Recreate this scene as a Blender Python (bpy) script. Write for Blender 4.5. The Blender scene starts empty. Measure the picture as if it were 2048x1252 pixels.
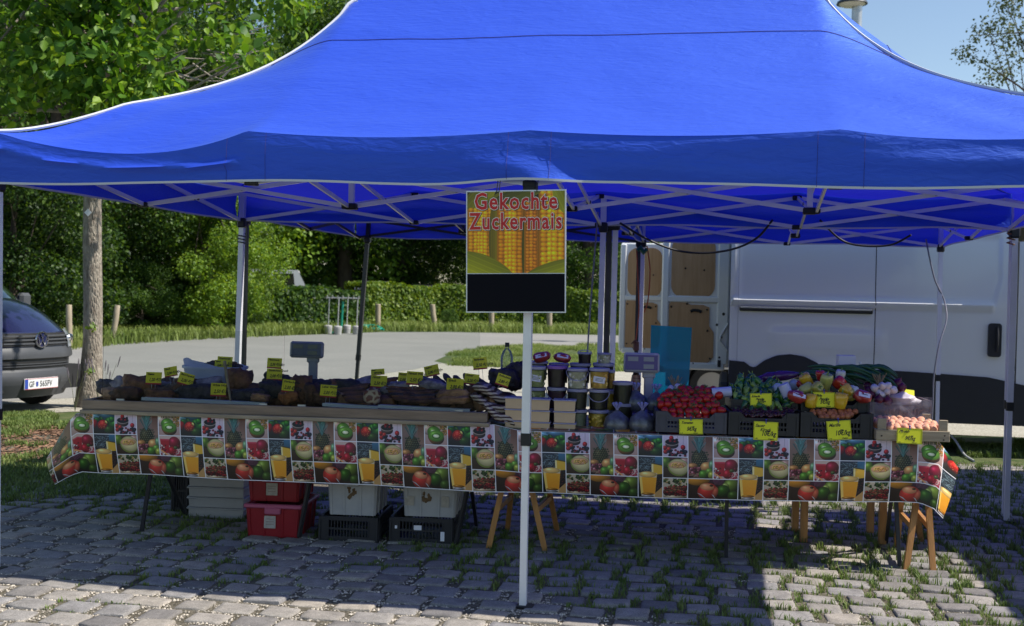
import bpy, bmesh, math, random
import numpy as np
from mathutils import Vector, Matrix, noise

SC = bpy.context.scene
COL = SC.collection
R = math.radians

# ------------------------------------------------------------------ camera
F_PX, HORIZON, ROLL, CAM_Z = 2300.0, 590.0, 0.024, 1.6
PITCH = math.atan((626 - HORIZON) / F_PX)
_fw = Vector((0, math.cos(PITCH), -math.sin(PITCH)))
_up0 = Vector((0, math.sin(PITCH), math.cos(PITCH)))
_rt = Vector((1, 0, 0)) * math.cos(ROLL) + _up0 * math.sin(ROLL)
_up = _up0 * math.cos(ROLL) - Vector((1, 0, 0)) * math.sin(ROLL)
cam_data = bpy.data.cameras.new('camera')
cam = bpy.data.objects.new('camera', cam_data)
COL.objects.link(cam)
cam.matrix_world = Matrix(((_rt.x, _up.x, -_fw.x, 0), (_rt.y, _up.y, -_fw.y, 0), (_rt.z, _up.z, -_fw.z, CAM_Z), (0, 0, 0, 1)))
cam_data.sensor_width = 36
cam_data.lens = F_PX / 2048 * 36
cam_data.clip_start = 0.05
cam_data.clip_end = 2000
cam_data.dof.use_dof = True
cam_data.dof.focus_distance = 6.9
cam_data.dof.aperture_fstop = 4.0
SC.camera = cam
SC.render.resolution_x, SC.render.resolution_y = 1024, 626

# ------------------------------------------------------------------ light
SUN_DIR = Vector((0.64, -0.060, 0.766)).normalized()      # towards the sun: from the right, a touch from the camera's side
world = bpy.data.worlds.new('World')
SC.world = world
world.use_nodes = True
wn = world.node_tree.nodes
sky = wn.new('ShaderNodeTexSky')
sky.sky_type = 'NISHITA'
sky.sun_disc = False
sky.sun_elevation = math.asin(SUN_DIR.z)
sky.sun_rotation = math.atan2(SUN_DIR.x, SUN_DIR.y)
sky.air_density = 1.0
sky.dust_density = 0.4
sky.ozone_density = 1.0
wn['Background'].inputs['Strength'].default_value = 0.108
world.node_tree.links.new(sky.outputs[0], wn['Background'].inputs['Color'])
sun_data = bpy.data.lights.new('sun', 'SUN')
sun_data.energy = 5.0
sun_data.angle = R(0.53)
sun_data.color = (1.0, 0.95, 0.86)
sun = bpy.data.objects.new('sun', sun_data)
COL.objects.link(sun)
sun.rotation_euler = SUN_DIR.to_track_quat('Z', 'Y').to_euler()
SC.view_settings.view_transform = 'Standard'
SC.view_settings.look = 'None'
SC.view_settings.exposure = 0.45
SC.view_settings.gamma = 1.0
SC.view_settings.use_curve_mapping = False
SC.cycles.max_bounces = 8
SC.cycles.transparent_max_bounces = 24
SC.cycles.use_denoising = True
SC.cycles.sample_clamp_indirect = 6.0

# ------------------------------------------------------------------ from a sight line to a point in the place
def ray(px, py):
    return _fw + _rt * ((px - 1024) / F_PX) + _up * ((626 - py) / F_PX)
def at_z(px, py, z=0.0):
    d = ray(px, py)
    return Vector((0, 0, CAM_Z)) + d * ((z - CAM_Z) / d.z)
def at_y(px, py, y):
    d = ray(px, py)
    return Vector((0, 0, CAM_Z)) + d * (y / d.y)
class Frame:
    """a yawed local frame: x along its length, y away from the viewer"""
    def __init__(s, x, y, deg):
        s.o = Vector((x, y, 0)); s.a = -R(deg)
        s.ex = Vector((math.cos(s.a), math.sin(s.a), 0)); s.ey = Vector((-math.sin(s.a), math.cos(s.a), 0))
    def w(s, u, v, z=0):
        return s.o + s.ex * u + s.ey * v + Vector((0, 0, z))
    def loc(s, p):
        d = p - s.o
        return Vector((d.dot(s.ex), d.dot(s.ey), p.z))
    def px(s, px, py, v):                 # sight line meets the plane y = v of this frame -> local point
        d = ray(px, py); c = Vector((0, 0, CAM_Z))
        t = (v - (c - s.o).dot(s.ey)) / d.dot(s.ey)
        return s.loc(c + d * t)
SITE = Frame(0.069, 5.86, 10.6)
TAB = Frame(-2.75, 7.28, 4.7)
TZ = 0.79

# ------------------------------------------------------------------ mesh builder
def rotm(rx=0, ry=0, rz=0):
    return Matrix.Rotation(rz, 4, 'Z') @ Matrix.Rotation(ry, 4, 'Y') @ Matrix.Rotation(rx, 4, 'X')
class MB:
    def __init__(s):
        s.v = []; s.f = []; s.m = []; s.mi = 0; s.uv = None
    def add(s, vs, fs, M=None):
        b = len(s.v)
        s.v += [tuple(M @ Vector(p)) if M is not None else tuple(p) for p in vs]
        s.f += [tuple(b + i for i in q) for q in fs]
        s.m += [s.mi] * len(fs)
        return s
    def box(s, c, d, M=None, taper=(1, 1)):
        x, y, z = d[0] / 2, d[1] / 2, d[2] / 2
        vs = []
        for k, (tx, ty) in ((-1, (1, 1)), (1, taper)):
            vs += [(c[0] + i * x * tx, c[1] + j * y * ty, c[2] + k * z) for i, j in ((-1, -1), (1, -1), (1, 1), (-1, 1))]
        return s.add(vs, [(3, 2, 1, 0), (4, 5, 6, 7), (0, 1, 5, 4), (1, 2, 6, 5), (2, 3, 7, 6), (3, 0, 4, 7)], M)
    def bbox(s, c, d, b=0.01, M=None):    # box with chamfered edges
        x, y, z = d[0] / 2, d[1] / 2, d[2] / 2
        b = min(b, x * .9, y * .9, z * .9)
        vs = []; idx = {}
        for i in (-1, 1):
            for j in (-1, 1):
                for k in (-1, 1):
                    for ax in range(3):
                        p = [i * (x - b), j * (y - b), k * (z - b)]
                        p[ax] = (i * x, j * y, k * z)[ax]
                        idx[i, j, k, ax] = len(vs)
                        vs.append((c[0] + p[0], c[1] + p[1], c[2] + p[2]))
        fs = []
        def q(*k):
            fs.append(tuple(idx[t] for t in k))
        for g in (-1, 1):
            o = lambda l: l if g > 0 else l[::-1]
            q(*o([(g, -1, -1, 0), (g, 1, -1, 0), (g, 1, 1, 0), (g, -1, 1, 0)]))
            q(*o([(-1, g, -1, 1), (-1, g, 1, 1), (1, g, 1, 1), (1, g, -1, 1)]))
            q(*o([(-1, -1, g, 2), (1, -1, g, 2), (1, 1, g, 2), (-1, 1, g, 2)]))
        for i in (-1, 1):
            for j in (-1, 1):
                for (A, B, key) in ((0, 1, lambda t: (i, j, t)), (0, 2, lambda t: (i, t, j)), (1, 2, lambda t: (t, i, j))):
                    l = [key(-1) + (A,), key(1) + (A,), key(1) + (B,), key(-1) + (B,)]
                    sg = i * j * (-1 if (A, B) == (0, 2) else 1)
                    q(*(l if sg < 0 else l[::-1]))
                for k in (-1, 1):
                    l = [(i, j, k, 0), (i, j, k, 1), (i, j, k, 2)]
                    q(*(l if i * j * k > 0 else l[::-1]))
        return s.add(vs, fs, M)
    def bar(s, p, q, w, h=None, up=(0, 0, 1)):
        p, q = Vector(p), Vector(q); h = h or w
        d = (q - p).normalized(); up = Vector(up)
        if abs(d.dot(up)) > .98: up = Vector((1, 0, 0))
        a = d.cross(up).normalized() * (w / 2); b = a.cross(d).normalized() * (h / 2)
        vs = [e + x for e in (p, q) for x in (-a - b, a - b, a + b, -a + b)]
        return s.add(vs, [(0, 1, 2, 3), (7, 6, 5, 4), (1, 0, 4, 5), (2, 1, 5, 6), (3, 2, 6, 7), (0, 3, 7, 4)])
    def tube(s, pts, r, n=8, cap=True):
        pts = [Vector(p) for p in pts]; k = len(pts)
        rs = r if isinstance(r, (list, tuple)) else [r] * k
        b = len(s.v); ref = Vector((0, 0, 1)); fs = []; vs = []
        t0 = (pts[1] - pts[0]).normalized()
        if abs(t0.dot(ref)) > .9: ref = Vector((1, 0, 0))
        for i, p in enumerate(pts):
            t = (pts[min(i + 1, k - 1)] - pts[max(i - 1, 0)]).normalized()
            x = t.cross(ref).normalized(); y = x.cross(t).normalized(); ref = y
            vs += [p + (x * math.cos(6.28318 * j / n) + y * math.sin(6.28318 * j / n)) * rs[i] for j in range(n)]
        for i in range(k - 1):
            fs += [(i * n + j, i * n + (j + 1) % n, (i + 1) * n + (j + 1) % n, (i + 1) * n + j) for j in range(n)]
        if cap:
            fs += [tuple(range(n))[::-1], tuple((k - 1) * n + j for j in range(n))]
        return s.add(vs, fs)
    def lathe(s, prof, n=16, M=None, cap=True):
        vs = [(r * math.cos(6.28318 * j / n), r * math.sin(6.28318 * j / n), z) for r, z in prof for j in range(n)]
        fs = [(i * n + j, i * n + (j + 1) % n, (i + 1) * n + (j + 1) % n, (i + 1) * n + j) for i in range(len(prof) - 1) for j in range(n)]
        if cap:
            if prof[0][0] > 1e-5: fs.append(tuple(range(n))[::-1])
            if prof[-1][0] > 1e-5: fs.append(tuple((len(prof) - 1) * n + j for j in range(n)))
        return s.add(vs, fs, M)
    def ball(s, c, r, n=10, k=7, wob=0, seed=0, M=None):
        r = r if isinstance(r, (list, tuple)) else (r, r, r); vs = []
        for i in range(k + 1):
            a = math.pi * i / k
            for j in range(n):
                b = 6.28318 * j / n
                d = Vector((math.sin(a) * math.cos(b), math.sin(a) * math.sin(b), math.cos(a)))
                w = 1 + wob * noise.noise(d * 1.7 + Vector((seed * 7.1, seed * 3.3, seed))) if wob else 1
                vs.append((c[0] + d.x * r[0] * w, c[1] + d.y * r[1] * w, c[2] + d.z * r[2] * w))
        fs = [(i * n + j, (i + 1) * n + j, (i + 1) * n + (j + 1) % n, i * n + (j + 1) % n) for i in range(k) for j in range(n)]
        return s.add(vs, fs, M)
    def grid(s, fn, nu, nv, uvfn=None, M=None):
        vs = [fn(i / nu, j / nv) for j in range(nv + 1) for i in range(nu + 1)]
        fs = [(j * (nu + 1) + i, j * (nu + 1) + i + 1, (j + 1) * (nu + 1) + i + 1, (j + 1) * (nu + 1) + i) for j in range(nv) for i in range(nu)]
        if uvfn:
            if s.uv is None: s.uv = {}
            b = len(s.v)
            for j in range(nv + 1):
                for i in range(nu + 1):
                    s.uv[b + j * (nu + 1) + i] = uvfn(i / nu, j / nv)
        return s.add(vs, fs, M)
    def prism(s, poly, y0, y1, M=None):   # polygon in x,z extruded along y (counter-clockwise seen from -y)
        n = len(poly)
        vs = [(x, y0, z) for x, z in poly] + [(x, y1, z) for x, z in poly]
        fs = [tuple(range(n)), tuple(range(2 * n - 1, n - 1, -1))] + [(i, i + n, (i + 1) % n + n, (i + 1) % n) for i in range(n)]
        return s.add(vs, fs, M)
    def mesh(s, name, mats=(), smooth=True, ang=35):
        me = bpy.data.meshes.new(name)
        me.from_pydata([tuple(v) for v in s.v], [], s.f)
        mats = mats if isinstance(mats, (list, tuple)) else [mats]
        for m in mats: me.materials.append(m)
        if len(mats) > 1: me.polygons.foreach_set('material_index', s.m)
        if s.uv is not None:
            uvl = me.uv_layers.new(name='UVMap')
            li = np.zeros(len(me.loops), dtype=np.int32); me.loops.foreach_get('vertex_index', li)
            arr = np.zeros((len(s.v), 2)); 
            for k, t in s.uv.items(): arr[k] = t
            uvl.data.foreach_set('uv', arr[li].ravel())
        if smooth:
            me.polygons.foreach_set('use_smooth', [True] * len(me.polygons))
            try: me.set_sharp_from_angle(angle=R(ang))
            except Exception: pass
        me.update()
        return me
    def build(s, name, mats, parent=None, smooth=True, ang=35):
        return link(name, s.mesh(name, mats, smooth, ang), parent)
def link(name, me, parent=None, loc=None, rot=None, scale=None):
    o = bpy.data.objects.new(name, me)
    COL.objects.link(o)
    if parent is not None: o.parent = parent
    if loc is not None: o.location = loc
    if rot is not None: o.rotation_euler = rot
    if scale is not None: o.scale = scale if isinstance(scale, (tuple, list, Vector)) else (scale,) * 3
    return o
def tag(o, label=None, cat=None, group=None, kind=None):
    if label: o['label'] = label
    if cat: o['category'] = cat
    if group: o['group'] = group
    if kind: o['kind'] = kind
    return o
def thing(name, label, cat, loc=(0, 0, 0), rz=0, group=None, rot=None):
    o = link(name, None, None, loc, rot or (0, 0, rz))
    return tag(o, label, cat, group)
def kids(o): return [c for c in bpy.data.objects if c.parent == o]
def copy_tree(o, parent=None, depth=0):
    c = o.copy(); COL.objects.link(c)
    if depth: c.parent = parent
    for ch in list(o.children): copy_tree(ch, c, depth + 1)
    return c

# ------------------------------------------------------------------ materials
_M = {}
def mat(name, col, rough=.6, metal=0, spec=.5, var=0, vscale=6, bump=0, bscale=40, col2=None, emit=None, coat=0, stretch=(1, 1, 1), trans=0, sheen=0, island=0, alpha=None):
    if name in _M: return _M[name]
    m = bpy.data.materials.new(name); m.use_nodes = True
    nt = m.node_tree; N = nt.nodes; L = nt.links; P = N['Principled BSDF']
    P.inputs['Roughness'].default_value = rough; P.inputs['Metallic'].default_value = metal
    P.inputs['Specular IOR Level'].default_value = spec
    P.inputs['Coat Weight'].default_value = coat
    P.inputs['Coat Roughness'].default_value = .1
    if sheen: P.inputs['Sheen Weight'].default_value = sheen
    c = (*col, 1)
    P.inputs['Base Color'].default_value = c
    tc = N.new('ShaderNodeTexCoord'); mp = N.new('ShaderNodeMapping'); mp.inputs['Scale'].default_value = stretch
    L.new(tc.outputs['Object'], mp.inputs['Vector'])
    out = None
    if var or col2:
        nz = N.new('ShaderNodeTexNoise'); nz.inputs['Scale'].default_value = vscale; nz.inputs['Detail'].default_value = 6; nz.inputs['Roughness'].default_value = .65
        L.new(mp.outputs[0], nz.inputs['Vector'])
        cr = N.new('ShaderNodeValToRGB'); L.new(nz.outputs['Fac'], cr.inputs['Fac'])
        c2 = (*(col2 or [min(1, x * (1 + var)) for x in col]), 1); c1 = c if col2 else (*[x * (1 - var) for x in col], 1)
        cr.color_ramp.elements[0].position = .32; cr.color_ramp.elements[1].position = .68
        cr.color_ramp.elements[0].color = c1; cr.color_ramp.elements[1].color = c2
        out = cr.outputs[0]
    if island:
        g = N.new('ShaderNodeNewGeometry'); hs = N.new('ShaderNodeHueSaturation')
        mr = N.new('ShaderNodeMapRange'); mr.inputs[3].default_value = 1 - island; mr.inputs[4].default_value = 1 + island
        L.new(g.outputs['Random Per Island'], mr.inputs[0]); L.new(mr.outputs[0], hs.inputs['Value'])
        if out: L.new(out, hs.inputs['Color'])
        else: hs.inputs['Color'].default_value = c
        out = hs.outputs[0]
    if out: L.new(out, P.inputs['Base Color'])
    if bump:
        nb = N.new('ShaderNodeTexNoise'); nb.inputs['Scale'].default_value = bscale; nb.inputs['Detail'].default_value = 5
        L.new(mp.outputs[0], nb.inputs['Vector'])
        bp = N.new('ShaderNodeBump'); bp.inputs['Strength'].default_value = bump; bp.inputs['Distance'].default_value = .02
        L.new(nb.outputs['Fac'], bp.inputs['Height']); L.new(bp.outputs[0], P.inputs['Normal'])
    if emit:
        P.inputs['Emission Color'].default_value = (*emit[:3], 1); P.inputs['Emission Strength'].default_value = emit[3]
    if trans:
        ts = N.new('ShaderNodeBsdfTranslucent'); mx = N.new('ShaderNodeMixShader'); mx.inputs[0].default_value = trans
        if out: L.new(out, ts.inputs['Color'])
        else: ts.inputs['Color'].default_value = c
        L.new(P.outputs[0], mx.inputs[1]); L.new(ts.outputs[0], mx.inputs[2]); L.new(mx.outputs[0], N['Material Output'].inputs['Surface'])
    if alpha is not None:
        P.inputs['Alpha'].default_value = alpha
    _M[name] = m
    return m
def clear_mat(name, col, opac, rough=.08, ior=1.5):       # thin clear sheet: see-through with a reflecting face
    if name in _M: return _M[name]
    m = bpy.data.materials.new(name); m.use_nodes = True
    nt = m.node_tree; N = nt.nodes; L = nt.links
    P = N['Principled BSDF']; P.inputs['Base Color'].default_value = (*col, 1); P.inputs['Roughness'].default_value = rough
    tr = N.new('ShaderNodeBsdfTransparent'); tr.inputs['Color'].default_value = (*[.35 * 1 + .65 * x for x in (min(1, c * 1.6) for c in col)], 1) if opac > .3 else (.96, .98, .97, 1)
    fr = N.new('ShaderNodeFresnel'); fr.inputs['IOR'].default_value = ior
    mr = N.new('ShaderNodeMapRange'); mr.inputs[1].default_value = 0; mr.inputs[2].default_value = 1; mr.inputs[3].default_value = opac; mr.inputs[4].default_value = 1
    mx = N.new('ShaderNodeMixShader')
    L.new(fr.outputs[0], mr.inputs[0]); L.new(mr.outputs[0], mx.inputs[0]); L.new(tr.outputs[0], mx.inputs[1]); L.new(P.outputs[0], mx.inputs[2])
    L.new(mx.outputs[0], N['Material Output'].inputs['Surface'])
    _M[name] = m
    return m

def lettering(txt, size, material, parent, M, name='lettering', shear=0, offset=0, align='LEFT', space=1.0, sx=1.0, extrude=0, fit=None):
    cu = bpy.data.curves.new('t', 'FONT'); cu.body = txt; cu.size = size; cu.shear = shear; cu.offset = offset
    cu.align_x = align; cu.space_line = .95; cu.space_character = space; cu.resolution_u = 2; cu.extrude = extrude
    o = bpy.data.objects.new('t', cu); COL.objects.link(o)
    dg = bpy.context.evaluated_depsgraph_get()
    me = bpy.data.meshes.new_from_object(o.evaluated_get(dg))
    bpy.data.objects.remove(o); bpy.data.curves.remove(cu)
    if fit:
        xs = [v.co.x for v in me.vertices]; sx = fit / (max(xs) - min(xs))
    me.transform(M @ Matrix.Diagonal((sx, 1, 1, 1)))
    me.materials.clear(); me.materials.append(material)
    return link(name, me, parent)
FACE = Matrix.Rotation(R(90), 4, 'X')         # lettering standing upright, facing -y

# shared plain materials
m_white = mat('white_enamel', (.72, .73, .74), .4, var=.08, vscale=3)
m_black = mat('black_plastic', (.012, .012, .014), .5, var=.2)
m_steel = mat('galvanised_steel', (.5, .5, .5), .4, .8, var=.15)
m_dark = mat('dark_grey_metal', (.035, .035, .04), .45, .3, var=.2)
# ================================================================== ground
rnd = random.Random(7)
def sheet(name, pts, z, material, kind='structure', parent=None, label=None):
    mb = MB(); mb.add([(p[0], p[1], z) for p in pts], [tuple(range(len(pts)))])
    o = mb.build(name, material, parent, smooth=False)
    if parent is None: tag(o, label, None, None, kind)
    return o
def ground_mat(name, cols, scales, bump=.5, bs=60, rough=.95):
    m = bpy.data.materials.new(name); m.use_nodes = True
    N = m.node_tree.nodes; L = m.node_tree.links; P = N['Principled BSDF']; P.inputs['Roughness'].default_value = rough; P.inputs['Specular IOR Level'].default_value = .25
    tc = N.new('ShaderNodeTexCoord'); prev = None
    for i, (c, sc) in enumerate(zip(cols[1:], scales)):
        nz = N.new('ShaderNodeTexNoise'); nz.inputs['Scale'].default_value = sc; nz.inputs['Detail'].default_value = 7; nz.inputs['Roughness'].default_value = .7
        L.new(tc.outputs['Object'], nz.inputs['Vector'])
        cr = N.new('ShaderNodeValToRGB'); cr.color_ramp.elements[0].position = .42; cr.color_ramp.elements[1].position = .6
        L.new(nz.outputs['Fac'], cr.inputs['Fac'])
        mx = N.new('ShaderNodeMix'); mx.data_type = 'RGBA'
        L.new(cr.outputs[0], mx.inputs[0])
        if prev: L.new(prev, mx.inputs[6])
        else: mx.inputs[6].default_value = (*cols[0], 1)
        mx.inputs[7].default_value = (*c, 1)
        prev = mx.outputs[2]
    L.new(prev, P.inputs['Base Color'])
    nb = N.new('ShaderNodeTexNoise'); nb.inputs['Scale'].default_value = bs; nb.inputs['Detail'].default_value = 6
    L.new(tc.outputs['Object'], nb.inputs['Vector'])
    bp = N.new('ShaderNodeBump'); bp.inputs['Strength'].default_value = bump; bp.inputs['Distance'].default_value = .03
    L.new(nb.outputs['Fac'], bp.inputs['Height']); L.new(bp.outputs[0], P.inputs['Normal'])
    return m
m_ground = ground_mat('rough_grass_ground', [(.07, .1, .03), (.13, .13, .06), (.05, .08, .02)], [.8, 5])
m_asphalt = ground_mat('worn_asphalt', [(.25, .24, .225), (.3, .285, .265), (.22, .215, .205)], [.35, 22], .25, 120)
m_gravelp = ground_mat('pale_gravel', [(.44, .41, .35), (.5, .47, .41), (.3, .28, .22)], [3, 30], .6, 60)
m_bed = ground_mat('joint_soil', [(.17, .145, .105), (.3, .265, .2), (.09, .08, .055)], [1.3, 60], .9, 90)
m_mulch = ground_mat('bark_mulch_soil', [(.16, .085, .05), (.24, .14, .085), (.08, .045, .03)], [8, 30], 1.0, 40)
sheet('ground', [(-900, -900), (900, -900), (900, 900), (-900, 900)], -.012, m_ground)
def gpoly(l): return [at_z(x, y)[:2] for x, y in l]
road_far = [(-900, 745), (-400, 722), (0, 707), (136, 695), (225, 685), (380, 677), (560, 671), (660, 668), (760, 664), (900, 664), (1000, 666), (1195, 670), (1500, 676), (2300, 696), (3200, 720)]
road_near = [(3200, 790), (2300, 752), (1800, 716), (1500, 698), (1200, 688), (1050, 698), (950, 711), (830, 738), (700, 756), (520, 778), (300, 787), (150, 795), (0, 803), (-400, 822), (-900, 850)]
sheet('road', gpoly(road_far + road_near), -.004, m_asphalt)
grav_near = [(-900, 880), (-300, 846), (0, 829), (150, 822), (300, 830), (700, 850), (1200, 850), (1900, 868), (3200, 920)]
sheet('gravel_path', gpoly(road_near[::-1] + grav_near[::-1]), -.006, m_gravelp)
sheet('mulch_bed', gpoly([(-300, 872), (0, 852), (110, 846), (150, 872), (140, 905), (60, 925), (-300, 950)]), -.004, m_mulch)

# ---- setts
PU0, PU1, PV0, PV1 = -6.2, 8.2, -2.4, 6.6
bed = sheet('paving', [SITE.w(PU0, PV0)[:2], SITE.w(PU1, PV0)[:2], SITE.w(PU1, PV1)[:2], SITE.w(2.1, PV1)[:2], SITE.w(2.1, 5.3)[:2], SITE.w(PU0, 5.3)[:2]], 0.0, m_bed)
def sett_material():
    m = bpy.data.materials.new('granite_sett'); m.use_nodes = True
    N = m.node_tree.nodes; L = m.node_tree.links; P = N['Principled BSDF']; P.inputs['Roughness'].default_value = .8; P.inputs['Specular IOR Level'].default_value = .3
    tc = N.new('ShaderNodeTexCoord'); oi = N.new('ShaderNodeObjectInfo'); g = N.new('ShaderNodeNewGeometry')
    ad = N.new('ShaderNodeMath'); ad.operation = 'ADD'; L.new(oi.outputs['Random'], ad.inputs[0]); L.new(g.outputs['Random Per Island'], ad.inputs[1])
    fr = N.new('ShaderNodeMath'); fr.operation = 'FRACT'; L.new(ad.outputs[0], fr.inputs[0])
    cr = N.new('ShaderNodeValToRGB'); L.new(fr.outputs[0], cr.inputs['Fac'])
    e = cr.color_ramp.elements
    e[0].color = (.17, .16, .155, 1); e[1].color = (.38, .335, .275, 1); x = e.new(.35); x.color = (.32, .29, .25, 1); x = e.new(.7); x.color = (.25, .24, .235, 1)
    n1 = N.new('ShaderNodeTexNoise'); n1.inputs['Scale'].default_value = 9; n1.inputs['Detail'].default_value = 8; n1.inputs['Roughness'].default_value = .75
    L.new(g.outputs['Position'], n1.inputs['Vector'])
    n2 = N.new('ShaderNodeTexNoise'); n2.inputs['Scale'].default_value = 160; n2.inputs['Detail'].default_value = 3
    L.new(g.outputs['Position'], n2.inputs['Vector'])
    mr = N.new('ShaderNodeMapRange'); mr.inputs[1].default_value = .3; mr.inputs[2].default_value = .7; mr.inputs[3].default_value = .62; mr.inputs[4].default_value = 1.22; L.new(n1.outputs['Fac'], mr.inputs[0])
    mr2 = N.new('ShaderNodeMapRange'); mr2.inputs[1].default_value = .35; mr2.inputs[2].default_value = .65; mr2.inputs[3].default_value = .75; mr2.inputs[4].default_value = 1.2; L.new(n2.outputs['Fac'], mr2.inputs[0])
    mu = N.new('ShaderNodeMath'); mu.operation = 'MULTIPLY'; L.new(mr.outputs[0], mu.inputs[0]); L.new(mr2.outputs[0], mu.inputs[1])
    hs = N.new('ShaderNodeHueSaturation'); L.new(cr.outputs[0], hs.inputs['Color']); L.new(mu.outputs[0], hs.inputs['Value']); L.new(hs.outputs[0], P.inputs['Base Color'])
    bp = N.new('ShaderNodeBump'); bp.inputs['Strength'].default_value = .5; bp.inputs['Distance'].default_value = .012; L.new(n1.outputs['Fac'], bp.inputs['Height']); 
    bp2 = N.new('ShaderNodeBump'); bp2.inputs['Strength'].default_value = .4; bp2.inputs['Distance'].default_value = .004; L.new(n2.outputs['Fac'], bp2.inputs['Height']); L.new(bp.outputs[0], bp2.inputs['Normal']); L.new(bp2.outputs[0], P.inputs['Normal'])
    return m
m_sett = sett_material()
def sett_geo(r):
    """an uneven hewn block with a rounded top, 12 points round, about 48 triangles"""
    w, d, h = .094 * r.uniform(.88, 1.07), .081 * r.uniform(.88, 1.08), r.uniform(.007, .014)
    pts = []
    for k in range(12):
        a = 6.28318 * (k + .5) / 12; c, s_ = math.cos(a), math.sin(a)
        q = max(abs(c), abs(s_)); e = .9 + .1 * q
        pts.append((c / q * w * e * r.uniform(.94, 1.04), s_ / q * d * e * r.uniform(.94, 1.04)))
    tx, ty = r.uniform(-.05, .05), r.uniform(-.05, .05)
    vs = []
    for (sc, z) in ((1.03, -.02), (1.0, h * .5), (.95, h * .92), (.7, h)):
        vs += [(x * sc, y * sc, z + (x * tx + y * ty if z > 0 else 0)) for x, y in pts]
    vs.append((0, 0, h * r.uniform(.9, 1.04)))
    fs = [(i * 12 + k, i * 12 + (k + 1) % 12, (i + 1) * 12 + (k + 1) % 12, (i + 1) * 12 + k) for i in range(3) for k in range(12)]
    fs += [(36 + k, 36 + (k + 1) % 12, 48) for k in range(12)]
    return vs, fs
SETT = [sett_geo(rnd) for _ in range(14)]
sett_me = []
for vs, fs in SETT:
    mb = MB(); mb.add(vs, fs); sett_me.append(mb.mesh('sett', m_sett, True, 60))
spots = []
nv = int((PV1 - PV0) / .192); nu = int((PU1 - PU0) / .232)
for j in range(nv):
    off = rnd.uniform(-.11, .11)
    for i in range(nu):
        u = PU0 + .12 + i * .232 + off + rnd.uniform(-.014, .014); v = PV0 + .1 + j * .192 + rnd.uniform(-.011, .011)
        u += .03 * math.sin(v * 1.3 + 1); v += .03 * math.sin(u * .9)
        if u < -1.6 + .35 * math.sin(v * 2) and v > 2.75 + .25 * math.sin(u * 3) : continue
        if v > 5.3 and u < 2.0 + .4 * math.sin(v * 3): continue
        if v > 3.4 and u < 2.5 and rnd.random() < .12: continue
        spots.append((u, v))
vis = []; rest = []
for u, v in spots:
    w = SITE.w(u, v)
    x = w.x / max(w.y, .1) * F_PX + 1024
    d = w.y
    yy = 590 + 1.6 * F_PX / max(d, .5) + .024 * (x - 1024)
    inside = -60 < x < 2110 and 980 < yy < 1280
    (vis if inside else rest).append((d, u, v))
vis.sort(key=lambda t: t[0])
indiv, rest = vis[:300], rest + vis[300:]
joint_pts = [(u, v) for _, u, v in indiv + rest]
for d, u, v in indiv:
    o = link('sett', sett_me[rnd.randrange(14)], bed, SITE.w(u, v, rnd.uniform(-.003, .004)), (0, 0, SITE.a + rnd.uniform(-.06, .06) + math.pi * rnd.randrange(2)))
mb = MB()
for d, u, v in rest:
    M = Matrix.Translation(SITE.w(u, v, rnd.uniform(-.003, .004))) @ Matrix.Rotation(SITE.a + rnd.uniform(-.06, .06) + math.pi * rnd.randrange(2), 4, 'Z')
    mb.add(*SETT[rnd.randrange(14)], M)
tag(mb.build('sett_field', m_sett, bed, True, 60), kind='stuff')

# ---- grass in the joints, gravel in the joints, mulch chips, meadow grass
m_grass = mat('grass_blades', (.1, .17, .03), .6, col2=(.2, .25, .06), vscale=2.5, trans=.35, island=.35)
m_grass2 = mat('meadow_grass', (.13, .2, .03), .6, col2=(.26, .3, .07), vscale=.6, trans=.4, island=.35)
m_peb = mat('joint_gravel', (.42, .37, .3), .8, island=.5, var=.3, vscale=30)
def blades(mb, p, n, h, r, spread, wid=.004):
    for _ in range(n):
        a = r.uniform(0, 6.283); q = r.uniform(0, spread)
        x, y = p[0] + q * math.cos(a), p[1] + q * math.sin(a)
        b = r.uniform(0, 6.283); hh = h * r.uniform(.45, 1.15); le = hh * r.uniform(.2, .9)
        dx, dy = math.cos(b), math.sin(b); w = wid * r.uniform(.7, 1.3)
        z = p[2] if len(p) > 2 else 0
        mb.add([(x - dy * w, y + dx * w, z), (x + dy * w, y - dx * w, z), (x + dx * le * .35 + dy * w * .8, y + dy * le * .35 - dx * w * .8, z + hh * .65), (x + dx * le * .35 - dy * w * .8, y + dy * le * .35 + dx * w * .8, z + hh * .65), (x + dx * le, y + dy * le, z + hh)],
               [(0, 1, 2, 3), (3, 2, 4)])
gr = MB(); pb = MB()
OCT = [(1, 0, 0), (0, 1, 0), (-1, 0, 0), (0, -1, 0), (0, 0, 1), (0, 0, -.3)]
OCF = [(0, 1, 4), (1, 2, 4), (2, 3, 4), (3, 0, 4)]
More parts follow.
